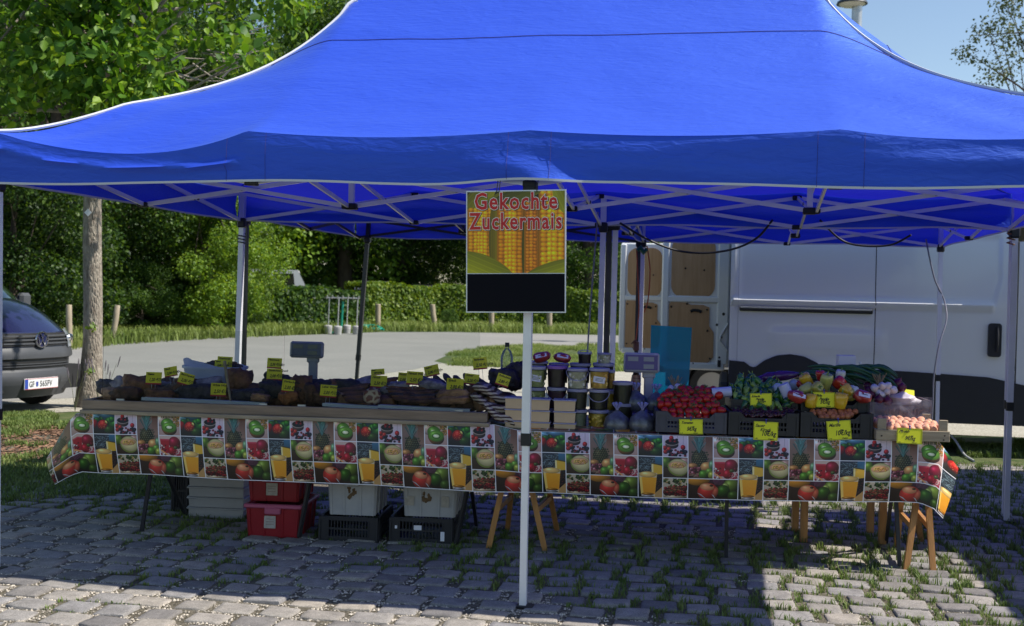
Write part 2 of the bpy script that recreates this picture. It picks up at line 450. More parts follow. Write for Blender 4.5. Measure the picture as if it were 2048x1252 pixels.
for u, v in joint_pts:
    w0 = SITE.w(u, v); x0 = w0.x / max(w0.y, .1) * F_PX + 1024
    if not (-150 < x0 < 2250 and 4.9 < w0.y < 12): continue
    for side in range(2):
        for _ in range(7):
            if side == 0: uu, vv = u + .116 + rnd.uniform(-.018, .018), v + rnd.uniform(-.1, .1)
            else: uu, vv = u + rnd.uniform(-.11, .11), v + .096 + rnd.uniform(-.01, .01)
            w = SITE.w(uu, vv)
            g = noise.noise(Vector((w.x * .8, w.y * .8, 0))) + .55 * noise.noise(Vector((w.x * 3.1, w.y * 3.1, 4)))
            g += .2 + .12 * (uu + .3) + .3 * (vv - .6) * (1 if uu < .8 else .35)
            g = min(g, .75)
            if g > .12 + rnd.uniform(-.15, .15):
                blades(gr, w, rnd.randrange(3, 8), .022 + .028 * max(0, g) * (1.5 if uu > 1.2 else 1), rnd, .028, .0032)
            elif w.y < 8:
                for _ in range(4):
                    p = SITE.w(uu + rnd.uniform(-.02, .02), vv + rnd.uniform(-.015, .015)); s_ = rnd.uniform(.0035, .0085); a = rnd.uniform(0, 6)
                    pb.add([(p.x + s_ * (c[0] * math.cos(a) - c[1] * math.sin(a)), p.y + s_ * (c[0] * math.sin(a) + c[1] * math.cos(a)), s_ * .8 * (c[2] + .2) + .002) for c in OCT], OCF)
tag(gr.build('joint_grass', m_grass, None, False), 'short grass growing in the joints between the stone setts', 'grass', kind='stuff')
tag(pb.build('joint_gravel', m_peb, None, False), 'pale loose gravel filling the joints between the setts', 'gravel', kind='stuff')
# lawn beside the paving (left) and behind the stall
lw = MB()
def scatter(mb, poly, n, h, spread, nb, wid, seed=1, mask=None):
    r = random.Random(seed); pts = gpoly(poly)
    xs = [p[0] for p in pts]; ys = [p[1] for p in pts]; k = len(pts); c = 0; t = 0
    while c < n and t < n * 30:
        t += 1
        x, y = r.uniform(min(xs), max(xs)), r.uniform(min(ys), max(ys)); ins = False
        for i in range(k):
            (x1, y1), (x2, y2) = pts[i], pts[i - 1]
            if (y1 > y) != (y2 > y) and x < (x2 - x1) * (y - y1) / (y2 - y1) + x1: ins = not ins
        if not ins: continue
        if mask and mask(x, y, r): continue
        blades(mb, (x, y, -.01), nb, h, r, spread, wid); c += 1
scatter(lw, [(-60, 925), (120, 905), (150, 880), (420, 905), (420, 1000), (240, 990), (-60, 1010)], 2600, .07, .05, 6, .005, 3)
scatter(lw, [(-60, 832), (150, 824), (205, 830), (200, 880), (120, 848), (-60, 860)], 2200, .06, .06, 6, .006, 4, lambda x, y, r: noise.noise(Vector((x * 2.2, y * 1.1, 2))) < -.12)
scatter(lw, [(-60, 850), (140, 846), (150, 905), (-60, 940)], 420, .07, .05, 6, .005, 14, lambda x, y, r: noise.noise(Vector((x * 1.6, y * 1.6, 7))) < .1)
scatter(lw, [(1880, 882), (2110, 885), (2110, 915), (1870, 912)], 1500, .07, .05, 6, .005, 15, lambda x, y, r: noise.noise(Vector((x * 1.6, y * 1.6, 3))) < -.1)
tag(lw.build('lawn_grass', m_grass, None, False), 'patchy low grass beside the paving and round the mulch', 'grass', kind='stuff')
gp = MB()
sheet('grass_patch', gpoly([(868, 722), (900, 708), (960, 698), (1060, 692), (1260, 690), (1260, 742), (1100, 740), (1000, 734), (905, 730)]), -.003, m_ground)
scatter(gp, [(862, 724), (900, 708), (960, 697), (1060, 691), (1260, 689), (1260, 743), (1100, 741), (1000, 735), (900, 731)], 5200, .11, .1, 6, .008, 5, lambda x, y, r: noise.noise(Vector((x * .9, y * .5, 5))) < -.22)
tag(gp.build('patch_grass', m_grass2, None, False), 'thin sunlit grass patch on the pale gravel behind the stall', 'grass', kind='stuff')
vg = MB()
verge = [(-60, 712), (136, 700), (225, 690), (380, 680), (560, 672), (660, 667), (760, 664), (900, 663), (1000, 665), (1195, 669), (1500, 675), (1500, 655), (1195, 645), (1000, 643), (760, 642), (560, 650), (225, 655), (-60, 668)]
scatter(vg, verge, 9000, .38, .25, 6, .02, 6, lambda x, y, r: noise.noise(Vector((x * .35, y * .2, 1))) < -.25)
tag(vg.build('verge_grass', m_grass2, None, False), 'tall sunlit grass along the far edge of the road', 'grass', kind='stuff')
ch = MB()
for _ in range(2600):
    p = at_z(rnd.uniform(-40, 150), rnd.uniform(850, 930)); a = rnd.uniform(0, 6); l, w = rnd.uniform(.012, .035), rnd.uniform(.006, .014); z = rnd.uniform(0, .015)
    c, s_ = math.cos(a), math.sin(a); t = rnd.uniform(-.012, .012)
    ch.add([(p.x - c * l - s_ * -w, p.y - s_ * l + c * -w, z), (p.x + c * l + s_ * w, p.y + s_ * l - c * w, z + t), (p.x + c * l - s_ * w, p.y + s_ * l + c * w, z + t + .004), (p.x - c * l - s_ * w, p.y - s_ * l + c * w, z + .004)], [(0, 1, 2, 3)])
tag(ch.build('bark_chips', mat('bark_chip', (.2, .11, .065), .9, island=.5), None, False), 'reddish bark chips strewn over the bed by the tree', 'mulch', kind='stuff')
# ================================================================== market tents
def canopy_material(name='blue_tarpaulin'):
    m = bpy.data.materials.new(name); m.use_nodes = True
    N = m.node_tree.nodes; L = m.node_tree.links; P = N['Principled BSDF']
    P.inputs['Base Color'].default_value = (.022, .07, .72, 1); P.inputs['Roughness'].default_value = .6; P.inputs['IOR'].default_value = 2.0; P.inputs['Specular IOR Level'].default_value = .5; P.inputs['Specular Tint'].default_value = (.36, .8, 1, 1); P.inputs['Sheen Weight'].default_value = .25; P.inputs['Sheen Roughness'].default_value = .35; P.inputs['Sheen Tint'].default_value = (.4, .65, 1, 1)
    tc = N.new('ShaderNodeTexCoord'); mp = N.new('ShaderNodeMapping'); mp.inputs['Scale'].default_value = (1.0, 1.9, 1.9); L.new(tc.outputs['Object'], mp.inputs['Vector'])
    n1 = N.new('ShaderNodeTexNoise'); n1.inputs['Scale'].default_value = 5; n1.inputs['Detail'].default_value = 5; n1.inputs['Distortion'].default_value = .4; L.new(mp.outputs[0], n1.inputs['Vector'])
    mp2 = N.new('ShaderNodeMapping'); mp2.inputs['Scale'].default_value = (1.0, 3.4, 3.4); mp2.inputs['Rotation'].default_value = (0, 0, .12); L.new(tc.outputs['Object'], mp2.inputs['Vector'])
    n2 = N.new('ShaderNodeTexNoise'); n2.inputs['Scale'].default_value = 9; n2.inputs['Detail'].default_value = 4; n2.inputs['Distortion'].default_value = .8; L.new(mp2.outputs[0], n2.inputs['Vector'])
    b1 = N.new('ShaderNodeBump'); b1.inputs['Strength'].default_value = .2; b1.inputs['Distance'].default_value = .03; L.new(n1.outputs['Fac'], b1.inputs['Height'])
    b2 = N.new('ShaderNodeBump'); b2.inputs['Strength'].default_value = .5; b2.inputs['Distance'].default_value = .012; L.new(n2.outputs['Fac'], b2.inputs['Height']); L.new(b1.outputs[0], b2.inputs['Normal'])
    L.new(b2.outputs[0], P.inputs['Normal'])
    P.inputs['Coat Weight'].default_value = .2; P.inputs['Coat IOR'].default_value = 1.5; P.inputs['Coat Roughness'].default_value = .2; L.new(b2.outputs[0], P.inputs['Coat Normal'])
    ts = N.new('ShaderNodeBsdfTranslucent'); ts.inputs['Color'].default_value = (.03, .03, .75, 1)
    mx = N.new('ShaderNodeMixShader'); mx.inputs[0].default_value = .2
    L.new(P.outputs[0], mx.inputs[1]); L.new(ts.outputs[0], mx.inputs[2]); L.new(mx.outputs[0], N['Material Output'].inputs['Surface'])
    return m
m_canopy = canopy_material()
m_piping = mat('white_piping', (.62, .62, .66), .7)
m_seam = mat('dark_seam', (.03, .02, .16), .7)
m_frame = mat('painted_frame_tube', (.78, .78, .8), .35, .1, var=.06)
m_joint = mat('black_joint', (.01, .01, .012), .5)

def make_tent(name, label, o, hw, dp, eave, hem, peak, flat, frame_mat, legs, sags, mid_truss=True, extra=None, cell=1.5, wob=1.0):
    """o: local frame origin in SITE coordinates (centre of the front edge); hw half width; dp depth"""
    root = thing(name, label, 'tent', SITE.w(o[0], o[1], 0), SITE.a)
    H = peak - eave
    nseg = max(1, round(2 * hw / cell)); step = 2 * hw / nseg
    def sag(u):                        # drop of the eave between its supports
        k = min(nseg - 1, max(0, int((u + hw) / step))); t = (u + hw) / step - k
        return -sags[k] * 4 * t * (1 - t) * (1 if k not in (0, nseg - 1) else (.75 + .5 * (t if k == 0 else 1 - t)) )
    def par(u, v):
        b = min(1, abs(v - dp / 2) / (dp / 2)); a = max(0., (abs(u) - flat) / (hw - flat))
        return min(1, a), b
    def roof(u, v, k=1.0):
        a, b = par(u, v)
        s = max(a, b); lo = min(a, b)
        p = 1.28 + max(.1, 1.2 - 1.65 * s) * (lo / max(s, .05)) ** 1.5 * min(1, a / .02)
        z = eave + H * max(0, 1 - s) ** p
        ed = math.exp(-(1 - s) * 5.0)
        w_ = min(1, max(0, (b - a + .12) / .24)); z += ed * (sag(u) * w_ - .03 * (1 - w_) * min(1, (1 - b) * 4))
        w = noise.noise(Vector((u * 1.1, v * 3.0 + 4, 2))) * .012 + noise.noise(Vector((u * 2.4 + v, v * 7.0, 5))) * .007
        # tension folds running into the corners
        c = a * b
        w += wob * .022 * c * math.sin(26 * (b - .62 * a) + 3 * noise.noise(Vector((u, v, 1)))) * (1 - s * .3)
        return z + w * k * min(1, (1 - s) * 10)
    nu, nv_ = int(2 * hw * 28), int(dp * 26)
    mb = MB()
    mb.grid(lambda a, b: ((a * 2 - 1) * hw, b * dp, roof((a * 2 - 1) * hw, b * dp)), nu, nv_)
    can = mb.build('canopy', m_canopy, root, True, 80)
    # valance with white hem on each side
    def edge(u, v): return roof(u, v, 0)
    sides = [('f', lambda t: ((t * 2 - 1) * hw, 0), (0, -1)), ('k', lambda t: ((1 - t * 2) * hw, dp), (0, 1)), ('r', lambda t: (hw, t * dp), (1, 0)), ('l', lambda t: (-hw, (1 - t) * dp), (-1, 0))]
    for kx, fn, nm in sides:
        ln = 2 * hw if kx in 'fk' else dp
        def pos(t, q, fn=fn, nm=nm, kx=kx):
            x, y = fn(t); z0 = edge(x, y)
            hm = hem + .012 * noise.noise(Vector((x * 1.3 + 2, y, 3))) + .008 * math.sin(x * 3.1)
            if kx == 'f' and extra: hm += extra(x)
            z = z0 + (hm - z0) * q
            off = .012 * math.sin(q * 3.14) + .02 * q * noise.noise(Vector((x * 1.8, y * 1.8, 1 + q))) + .01 * noise.noise(Vector((x * .7, y * .7, 7 + 4 * q)))
            if kx == 'f' and extra:
                off += .07 * math.exp(-((x + .05 - .55 * (q - .75)) / .2) ** 2) * max(0, q - .45) * 1.6
                off += .03 * math.exp(-((q - .3 - .22 * (x + hw) ) / .06) ** 2) * (1 if x < -hw + 1.5 else 0)
            return (x + nm[0] * off, y + nm[1] * off, z)
        mb = MB(); mb.grid(pos, int(ln * 24), 10)
        va = mb.build('valance', m_canopy, root, True, 80)
        if kx == 'f':
            for k in range(1, nseg):
                for dx in (-.11, .11):
                    t0 = (k * step + dx) / (2 * hw); mb = MB(); mb.tube([Vector(pos(t0, q / 8)) + Vector((0, -.003, 0)) for q in range(9)], .0009, 4); mb.build('stitching', m_seam, va)
        n = int(ln * 16)
        mb = MB()
        hp = [Vector(pos(i / n, 1.0)) for i in range(n + 1)]
        mb.grid(lambda a, b: tuple(hp[round(a * n)] + Vector((nm[0] * .003, nm[1] * .003, (.007, -.005)[round(b)]))), n, 1)
        mb.grid(lambda a, b: tuple(hp[round(a * n)] + Vector((-nm[0] * .003, -nm[1] * .003, (.007, -.005)[round(b)]))), n, 1)
        mb.build('hem', m_piping, va, True)
    for sx in (-1, 1):                 # piping along the hips
        for sy in (-1, 1):
            mb = MB(); pts = []
            for i in range(41):
                t = i / 40; u = sx * (flat + (hw - flat) * t); v = dp / 2 * (1 + sy * t)
                pts.append((u, v, roof(u, v, 0) + .009))
            mb.tube(pts, .011, 6); mb.build('piping', m_piping, can)
    pts = []                           # sewn seam round the upper roof
    s = .27
    for i in range(121):
        t = i / 120 * 2 - 1; um = flat + (hw - flat) * s; x = t * (um + dp / 2 * s)
        if abs(x) <= um: u, v = x, dp / 2 * (1 - s)
        else: u, v = math.copysign(um, x), dp / 2 * (1 - s) + (abs(x) - um)
        pts.append((u, v, roof(u, v) + .004))
    mb = MB(); mb.tube(pts, .002, 4); mb.build('seam', m_seam, can)
    # scissor trusses
    zb, zt = hem + .0, eave - .045
    def xbar(p, q):
        mb = MB(); mb.bar(p, q, .016, .027); mb.build('truss_bar', frame_mat, root, False)
    jm = MB(); jm.bbox((0, 0, 0), (.07, .05, .035), .006); jme = jm.mesh('joint', m_joint, False)
    def joint(p, big=1): link('joint', jme, root, p, None, big)
    def truss(p, q, n):
        p, q = Vector(p), Vector(q); d = (q - p) / n; nn = Vector((-d.y, d.x, 0)).normalized() * .012
        for i in range(n):
            a, b = p + d * i, p + d * (i + 1)
            xbar(a + Vector((0, 0, zb)) + nn, b + Vector((0, 0, zt)) + nn); xbar(a + Vector((0, 0, zt)) - nn, b + Vector((0, 0, zb)) - nn)
            joint((a + b) / 2 + Vector((0, 0, (zb + zt) / 2)), .7)
            if i: joint(a + Vector((0, 0, zb))); joint(a + Vector((0, 0, zt)))
    e = .035
    nx = max(2, nseg)
    truss((-hw + e, e, 0), (hw - e, e, 0), nx); truss((-hw + e, dp - e, 0), (hw - e, dp - e, 0), nx)
    truss((-hw + e, e, 0), (-hw + e, dp - e, 0), 2); truss((hw - e, e, 0), (hw - e, dp - e, 0), 2)
    if mid_truss: truss((-hw + e, dp / 2, 0), (hw - e, dp / 2, 0), nx)
    for k in range(1, nx):
        truss((-hw + 2 * hw * k / nx, e, 0), (-hw + 2 * hw * k / nx, dp - e, 0), 2)
    for u in ((-flat, flat) if flat > .2 else (0,)):       # posts that hold up the peaks
        mb = MB(); mb.bar((u, dp / 2, zb - .02), (u, dp / 2, roof(u, dp / 2, 0) - .01), .035); mb.build('peak_post', frame_mat, root, False)
        joint((u, dp / 2, zb), 1.2)
    # legs: outer tube, thinner inner tube, collar, foot plate, slider bracket
    for (u, v, du, dv) in legs:
        top = Vector((u, v, eave - .06)); foot = Vector((u + du, v + dv, 0)); d = foot - top
        col_ = top + d * ((top.z - .87) / top.z)
        mb = MB(); mb.bar(top, col_, .042, .042, (0, 1, 0)); mb.bar(col_, foot + Vector((0, 0, .008)), .035, .035, (0, 1, 0)); lg = mb.build('leg', frame_mat, root, False)
        mb = MB(); c2 = top + d * ((top.z - .83) / top.z); mb.bar(col_ + (col_ - c2) * .6, c2, .048, .048, (0, 1, 0)); mb.build('collar', m_joint, lg, False)
        mb = MB(); mb.bbox(tuple(foot + Vector((0.012, 0, .008))), (.085, .075, .012), .004); mb.build('foot', m_joint, lg, False)
        sl = top + d * ((top.z - zb + .02) / top.z)
        mb = MB(); mb.bbox(tuple(sl), (.07, .07, .08), .01); mb.build('bracket', m_joint, lg, False)
    return root
HW, DP = 3.06, 3.32
lf = SITE.loc(at_z(-9, 1139, 0)); lt = SITE.px(-7, 430, .06)
tentA = make_tent('market_tent', 'large blue tent with white hem standing over the whole stall', (0, 0), HW, DP, 2.44, 2.17, 3.56, 1.5, m_frame,
    [(lt.x, .06, lf.x - lt.x, lf.y - .06), (0, .05, .02, -.03), (HW - .04, .05, 0, 0), (-HW + .06, DP - .03, -.03, 0), (0.03, DP - .03, 0, 0), (HW + .025, DP - .03, .005, 0)],
    (.12, .035, .03, .05), extra=lambda x: .02 * math.exp(-((x + .1) / .25) ** 2) - .015 * (abs(x) / 3) ** 2)
m_frame2 = mat('dark_frame_tube', (.05, .05, .05), .4, .4, var=.2)
tentBL = make_tent('market_tent', 'smaller blue tent on a dark frame behind the stall by the road', (-1.5, DP + .12), 1.59, 3.1, 2.46, 2.2, 3.4, 0.02, m_frame2,
    [(-1.55, .03, 0, 0), (1.56, .03, 0, 0), (-1.43, 3.07, -.14, 0), (1.57, 3.07, 0, 0)], (.03, .03), False)
tentBR = make_tent('market_tent', 'smaller blue tent on a pale frame in front of the white van', (1.6, DP + .12), 1.53, 3.1, 2.46, 2.2, 3.4, 0.02, m_frame,
    [(-1.49, .03, 0, 0), (1.515, .03, .0, 0), (-1.49, 3.07, 0, 0), (1.52, 3.07, .02, 0)], (.03, .03), False)
tentN = make_tent('market_tent', 'neighbouring blue market tent just beyond the edge of the stall', (6.1, -2.2), 1.6, 8.4, 2.44, 2.17, 3.3, 0.02, m_frame,
    [(-1.55, .03, 0, 0), (1.55, .03, 0, 0), (-1.55, 8.35, 0, 0), (1.55, 8.35, 0, 0)], (.03, .03), False)
# ================================================================== printed fruit pattern (painted by code, repeats every four columns)
TW, TH = 160, 150
def fruit_print():
    W, Hh = TW * 4, TH * 3
    img = np.zeros((Hh, W, 3)); yy, xx = np.mgrid[0:Hh, 0:W].astype(float); XX, YY = xx, yy
    rs = np.random.RandomState(5)
    def reg(x0, y0, x1, y1): return (xx >= x0) & (xx < x1) & (yy >= y0) & (yy < y1)
    def fill(x0, y0, x1, y1, c, c2=None):
        m = reg(x0, y0, x1, y1)
        t = ((yy - y0) / max(1, y1 - y0))[..., None]
        col = np.array(c) * (1 - t) + np.array(c2 if c2 is not None else c) * t
        img[m] = np.broadcast_to(col, img.shape)[m]
    clip = [None]
    def el(cx, cy, rx, ry, c, rot=0, sh=.45, hi=.25, a=1.0):
        q = max(rx, ry) + 2; w_ = (slice(max(0, int(cy - q)), max(0, int(cy + q) + 1)), slice(max(0, int(cx - q)), max(0, int(cx + q) + 1)))
        xx, yy, im = XX[w_], YY[w_], img[w_]
        if im.size == 0: return
        ca, sa = math.cos(rot), math.sin(rot)
        u = ((xx - cx) * ca + (yy - cy) * sa) / rx; v = (-(xx - cx) * sa + (yy - cy) * ca) / ry
        d = u * u + v * v; m = d < 1
        if clip[0] is not None: m &= clip[0][w_]
        lit = 1 - sh * np.clip((u + v * 1.3 + .4) * .6, 0, 1) - .25 * d + hi * np.exp(-((u + .35) ** 2 + (v + .4) ** 2) * 9)
        col = np.clip(np.array(c)[None, None] * lit[..., None] + (hi * .6 * np.exp(-((u + .35) ** 2 + (v + .4) ** 2) * 14))[..., None], 0, 1)
        al = (np.clip((1 - d) * min(rx, ry) * .7, 0, 1) * a)[..., None]
        im[m] = (im * (1 - al) + col * al)[m]
    def tri(p, c, sh=0):
        (x1, y1), (x2, y2), (x3, y3) = p
        w_ = (slice(max(0, int(min(y1, y2, y3)) - 1), max(0, int(max(y1, y2, y3)) + 2)), slice(max(0, int(min(x1, x2, x3)) - 1), max(0, int(max(x1, x2, x3)) + 2)))
        xx, yy, im = XX[w_], YY[w_], img[w_]
        if im.size == 0: return
        d = (y2 - y3) * (x1 - x3) + (x3 - x2) * (y1 - y3)
        a = ((y2 - y3) * (xx - x3) + (x3 - x2) * (yy - y3)) / d; b = ((y3 - y1) * (xx - x3) + (x1 - x3) * (yy - y3)) / d
        m = (a >= 0) & (b >= 0) & (a + b <= 1)
        if clip[0] is not None: m &= clip[0][w_]
        im[m] = np.array(c) * (1 - sh * rs.rand())
    def quad(p, c): tri((p[0], p[1], p[2]), c); tri((p[0], p[2], p[3]), c)
    def line(x1, y1, x2, y2, w, c):
        l = math.hypot(x2 - x1, y2 - y1); nx, ny = -(y2 - y1) / l * w / 2, (x2 - x1) / l * w / 2
        quad(((x1 + nx, y1 + ny), (x2 + nx, y2 + ny), (x2 - nx, y2 - ny), (x1 - nx, y1 - ny)), c)
    def cell(c, r, w=1, h=1, c1=(0, 0, 0), c2=None):
        x0, y0 = c * TW, r * TH
        clip[0] = reg(x0, y0, x0 + w * TW, y0 + h * TH)
        fill(x0, y0, x0 + w * TW, y0 + h * TH, c1, c2)
        return x0, y0
    # kiwi
    x, y = cell(0, 0, c1=(.74, .66, .62), c2=(.66, .52, .48))
    el(x + 25, y + 40, 45, 45, (.85, .72, .66), sh=.3)
    for i in range(14): line(x + 30 + i * 6, y - 5, x + 25 + i * 7 + rs.randint(-6, 7), y + 24, 4, (.05, .16 + .1 * rs.rand(), .08))
    for _ in range(60): el(x + 108 + rs.rand() * 46, y + 8 + rs.rand() * 72, 7, 5, (.8 * (.6 + .5 * rs.rand()), .5, .2), rs.rand() * 3)
    el(x + 70, y + 88, 48, 55, (.5, .3, .06)); el(x + 65, y + 62, 46, 38, (.35, .58, .12), sh=.2); el(x + 62, y + 60, 20, 11, (.85, .9, .65), sh=0)
    el(x + 82, y + 105, 54, 44, (.62, .38, .08)); el(x + 80, y + 90, 55, 38, (.42, .66, .16), sh=.15)
    for k in range(22):
        a = k * .2856; el(x + 80 + 27 * math.cos(a), y + 90 + 17 * math.sin(a), 3.5, 2.5, (.07, .1, .02))
    el(x + 80, y + 90, 22, 11, (.92, .93, .74), sh=0)
    # strawberry
    x, y = cell(1, 0, c1=(.2, .33, .42), c2=(.12, .09, .08))
    fill(x, y + 95, x + TW, y + TH, (.2, .16, .15), (.09, .07, .06))
    el(x + 20, y + 20, 50, 18, (.4, .62, .72), sh=.2); el(x + 100, y + 12, 70, 16, (.3, .5, .62), sh=.2)
    for (a, b, c, d, g) in ((30, 45, 30, 18, .4), (62, 42, 26, 16, .34), (112, 55, 28, 30, .5), (145, 80, 24, 40, .46), (90, 60, 24, 16, .3), (135, 40, 22, 20, .55)): el(x + a, y + b, c, d, (.2 * g + .1, g, .12), rs.rand())
    el(x + 118, y + 116, 38, 30, (.2, .32, .08)); el(x + 5, y + 75, 28, 34, (.75, .08, .07))
    el(x + 68, y + 82, 35, 38, (.82, .1, .08), .5)
    for _ in range(26): el(x + 46 + rs.rand() * 46, y + 58 + rs.rand() * 50, 1.8, 2.4, (.95, .6, .3), sh=0)
    el(x + 95, y + 62, 14, 8, (.9, .8, .4), 1)
    # berries
    x, y = cell(2, 0, c1=(.8, .74, .8), c2=(.7, .62, .68))
    line(x + 95, y, x + 95, y + 60, 2, (.62, .56, .62)); line(x + 130, y, x + 130, y + 60, 2, (.62, .56, .62))
    el(x + 58, y + 66, 42, 28, (.42, .3, .26)); el(x + 58, y + 48, 46, 24, (.8, .72, .66), sh=.1); el(x + 58, y + 46, 42, 21, (.1, .06, .08))
    for _ in range(16):
        c = (.6, .06, .1) if rs.rand() < .35 else (.1, .07, .12)
        el(x + 26 + rs.rand() * 62, y + 26 + rs.rand() * 30, 10, 9, c)
    el(x + 55, y + 18, 14, 17, (.82, .14, .14)); el(x + 128, y + 82, 16, 18, (.78, .1, .12)); el(x + 12, y + 88, 16, 16, (.78, .14, .12)); el(x + 38, y + 96, 14, 16, (.8, .2, .14)); el(x + 18, y + 116, 16, 16, (.72, .12, .1))
    for _ in range(34):
        c = [(.1, .09, .16), (.14, .12, .22), (.08, .05, .1), (.55, .08, .16)][rs.randint(0, 4)]
        el(x + 34 + rs.rand() * 110, y + 102 + rs.rand() * 46, 9, 8, c)
    el(x + 146, y + 112, 13, 12, (.12, .1, .2))
    # pineapple with fruit at its foot (two rows)
    x, y = cell(3, 0, 1, 2, (.52, .42, .37), (.42, .3, .25))
    fill(x + 112, y, x + TW, y + 150, (.42, .27, .2), (.55, .42, .34)); fill(x, y + 240, x + TW, y + 2 * TH, (.22, .14, .12), (.16, .1, .09))
    el(x + 70, y + 165, 50, 72, (.3, .26, .1))
    for j in range(9):
        for i in range(7):
            el(x + 27 + i * 15 + (j % 2) * 7, y + 112 + j * 15, 6.5, 6.5, (.16, .2, .1)); el(x + 26 + i * 15 + (j % 2) * 7, y + 110 + j * 15, 2.5, 2.5, (.62, .62, .4))
    for k in range(70):
        a = -1.57 + (rs.rand() - .5) * 1.7; l = 40 + rs.rand() * 80; g = .25 + .4 * rs.rand(); b = y + 118 - rs.rand() * 55
        line(x + 70, b, x + 70 + l * .62 * math.cos(a), b + l * math.sin(a), 4, (g * .55, g * .9, g * .85))
    el(x + 28, y + 212, 34, 24, (.75, .5, .25)); el(x + 118, y + 215, 40, 36, (.86, .6, .32)); el(x + 152, y + 200, 22, 34, (.42, .6, .42))
    for _ in range(46): el(x + 2 + rs.rand() * 75, y + 224 + rs.rand() * 58, 10, 10, [(.5, .12, .22), (.62, .3, .36), (.34, .08, .15), (.75, .45, .5)][rs.randint(0, 4)])
    for _ in range(14): line(x + rs.rand() * 80, y + 262 + rs.rand() * 34, x + rs.rand() * 80, y + 262 + rs.rand() * 34, 2, (.55, .45, .35))
    el(x + 98, y + 268, 31, 31, (.32, .55, .14)); el(x + 135, y + 246, 24, 24, (.42, .62, .2)); el(x + 152, y + 272, 26, 28, (.62, .66, .22))
    # pomegranate drink
    x, y = cell(0, 1, c1=(.78, .66, .6), c2=(.72, .6, .58))
    el(x + 112, y + 52, 44, 46, (.62, .06, .2)); el(x + 140, y + 78, 14, 18, (.4, .03, .12))
    quad(((x + 8, y + 32), (x + 74, y + 30), (x + 66, y + 130), (x + 18, y + 128)), (.68, .05, .16)); fill(x + 8, y + 26, x + 74, y + 36, (.78, .22, .3)); el(x + 90, y + 112, 30, 34, (.72, .06, .16)); el(x + 118, y + 88, 16, 13, (.3, .36, .18))
    for _ in range(22): el(x + rs.rand() * 46, y + 70 + rs.rand() * 74, 7, 6, [(.85, .8, .76), (.6, .1, .2), (.4, .06, .14)][rs.randint(0, 3)])
    line(x + 8, y + 108, x + 58, y + 146, 9, (.86, .6, .34))
    for _ in range(46): el(x + 96 + rs.rand() * 60, y + 98 + rs.rand() * 50, 4.5, 4, (.78, .08, .24))
    # juice glass (two rows)
    x, y = cell(1, 1, 1, 2, (.16, .2, .26), (.1, .09, .08))
    for k in range(110):
        a = rs.rand() * 3.1; l = 30; g = .2 + .5 * rs.rand(); p, q = x + rs.rand() * 140, y + 8 + rs.rand() * 90
        line(p, q, p + l * math.cos(a), q + l * math.sin(a) * .6, 3, (g * .7, g * .85, g * .9))
    fill(x + 112, y + 4, x + TW, y + 60, (.2, .42, .55), (.16, .34, .42))
    for k in range(40): el(x + 124 + rs.rand() * 36, y + 140 + rs.rand() * 100, 8, 8, (.1 + .2 * rs.rand(), .14, .14))
    quad(((x + 85, y + 290), (x + 160, y + 215), (x + 160, y + 300), (x + 80, y + 300)), (.72, .55, .32))
    quad(((x + 88, y + 52), (x + 156, y + 62), (x + 160, y + 122), (x + 90, y + 132)), (.85, .66, .18)); quad(((x + 88, y + 52), (x + 100, y + 54), (x + 100, y + 131), (x + 90, y + 132)), (.88, .82, .55)); line(x + 92, y + 50, x + 158, y + 62, 7, (.3, .26, .08))
    quad(((x + 5, y + 120), (x + 124, y + 118), (x + 110, y + 288), (x + 24, y + 288)), (.78, .72, .6))
    for k in range(12):
        t = k / 12; g0, g1 = 150 + 118 * t, 150 + 118 * (t + .1)
        wl, wr = 8 + 12 * t, 121 - 10 * t
        quad(((x + wl, y + g0), (x + wr, y + g0), (x + wr - 1, y + g1 + 2), (x + wl + 1, y + g1 + 2)), (.93 - .05 * t, .62 - .06 * t, .12))
        quad(((x + wl, y + g0), (x + wl + 16, y + g0), (x + wl + 16, y + g1 + 2), (x + wl + 1, y + g1 + 2)), (.96, .76, .35))
    el(x + 64, y + 130, 58, 22, (.95, .76, .42), sh=.1); el(x + 64, y + 270, 42, 10, (.7, .45, .12)); el(x + 66, y + 286, 40, 9, (.62, .6, .6))
    # melon
    x, y = cell(2, 1, c1=(.3, .26, .2), c2=(.2, .13, .1))
    el(x + 75, y + 8, 50, 36, (.3, .14, .15)); el(x + 140, y + 32, 44, 28, (.72, .55, .5)); el(x + 20, y + 40, 30, 40, (.36, .5, .12)); el(x + 60, y + 55, 36, 22, (.42, .56, .14)); el(x + 118, y + 48, 34, 16, (.36, .56, .12))
    tri(((x + 28, y + 68), (x + 158, y + 60), (x + 118, y + 136)), (.6, .65, .25)); el(x + 98, y + 74, 66, 62, (.62, .68, .28), .35, .1, 0); el(x + 100, y + 70, 62, 54, (.88, .82, .56), .35, .1, .05)
    quad(((x, y), (x + 160, y), (x + 160, y + 56), (x + 26, y + 64)), (.3, .26, .2)) if 0 else None
    el(x + 92, y + 56, 58, 26, (.92, .68, .46), -.05, .1, .1)
    for _ in range(30): el(x + 56 + rs.rand() * 74, y + 46 + rs.rand() * 26, 6, 5, (.9, .55 + .2 * rs.rand(), .25))
    # cherries
    x, y = cell(2, 2, c1=(.72, .66, .55), c2=(.68, .6, .5))
    for _ in range(34): el(x + rs.rand() * 160, y + rs.rand() * 66, 13, 7, [(.25, .38, .12), (.35, .44, .16), (.66, .55, .3), (.18, .28, .1)][rs.randint(0, 4)], rs.rand() * 3)
    el(x + 78, y + 104, 76, 40, (.25, .1, .1)); el(x + 80, y + 138, 76, 14, (.72, .62, .48))
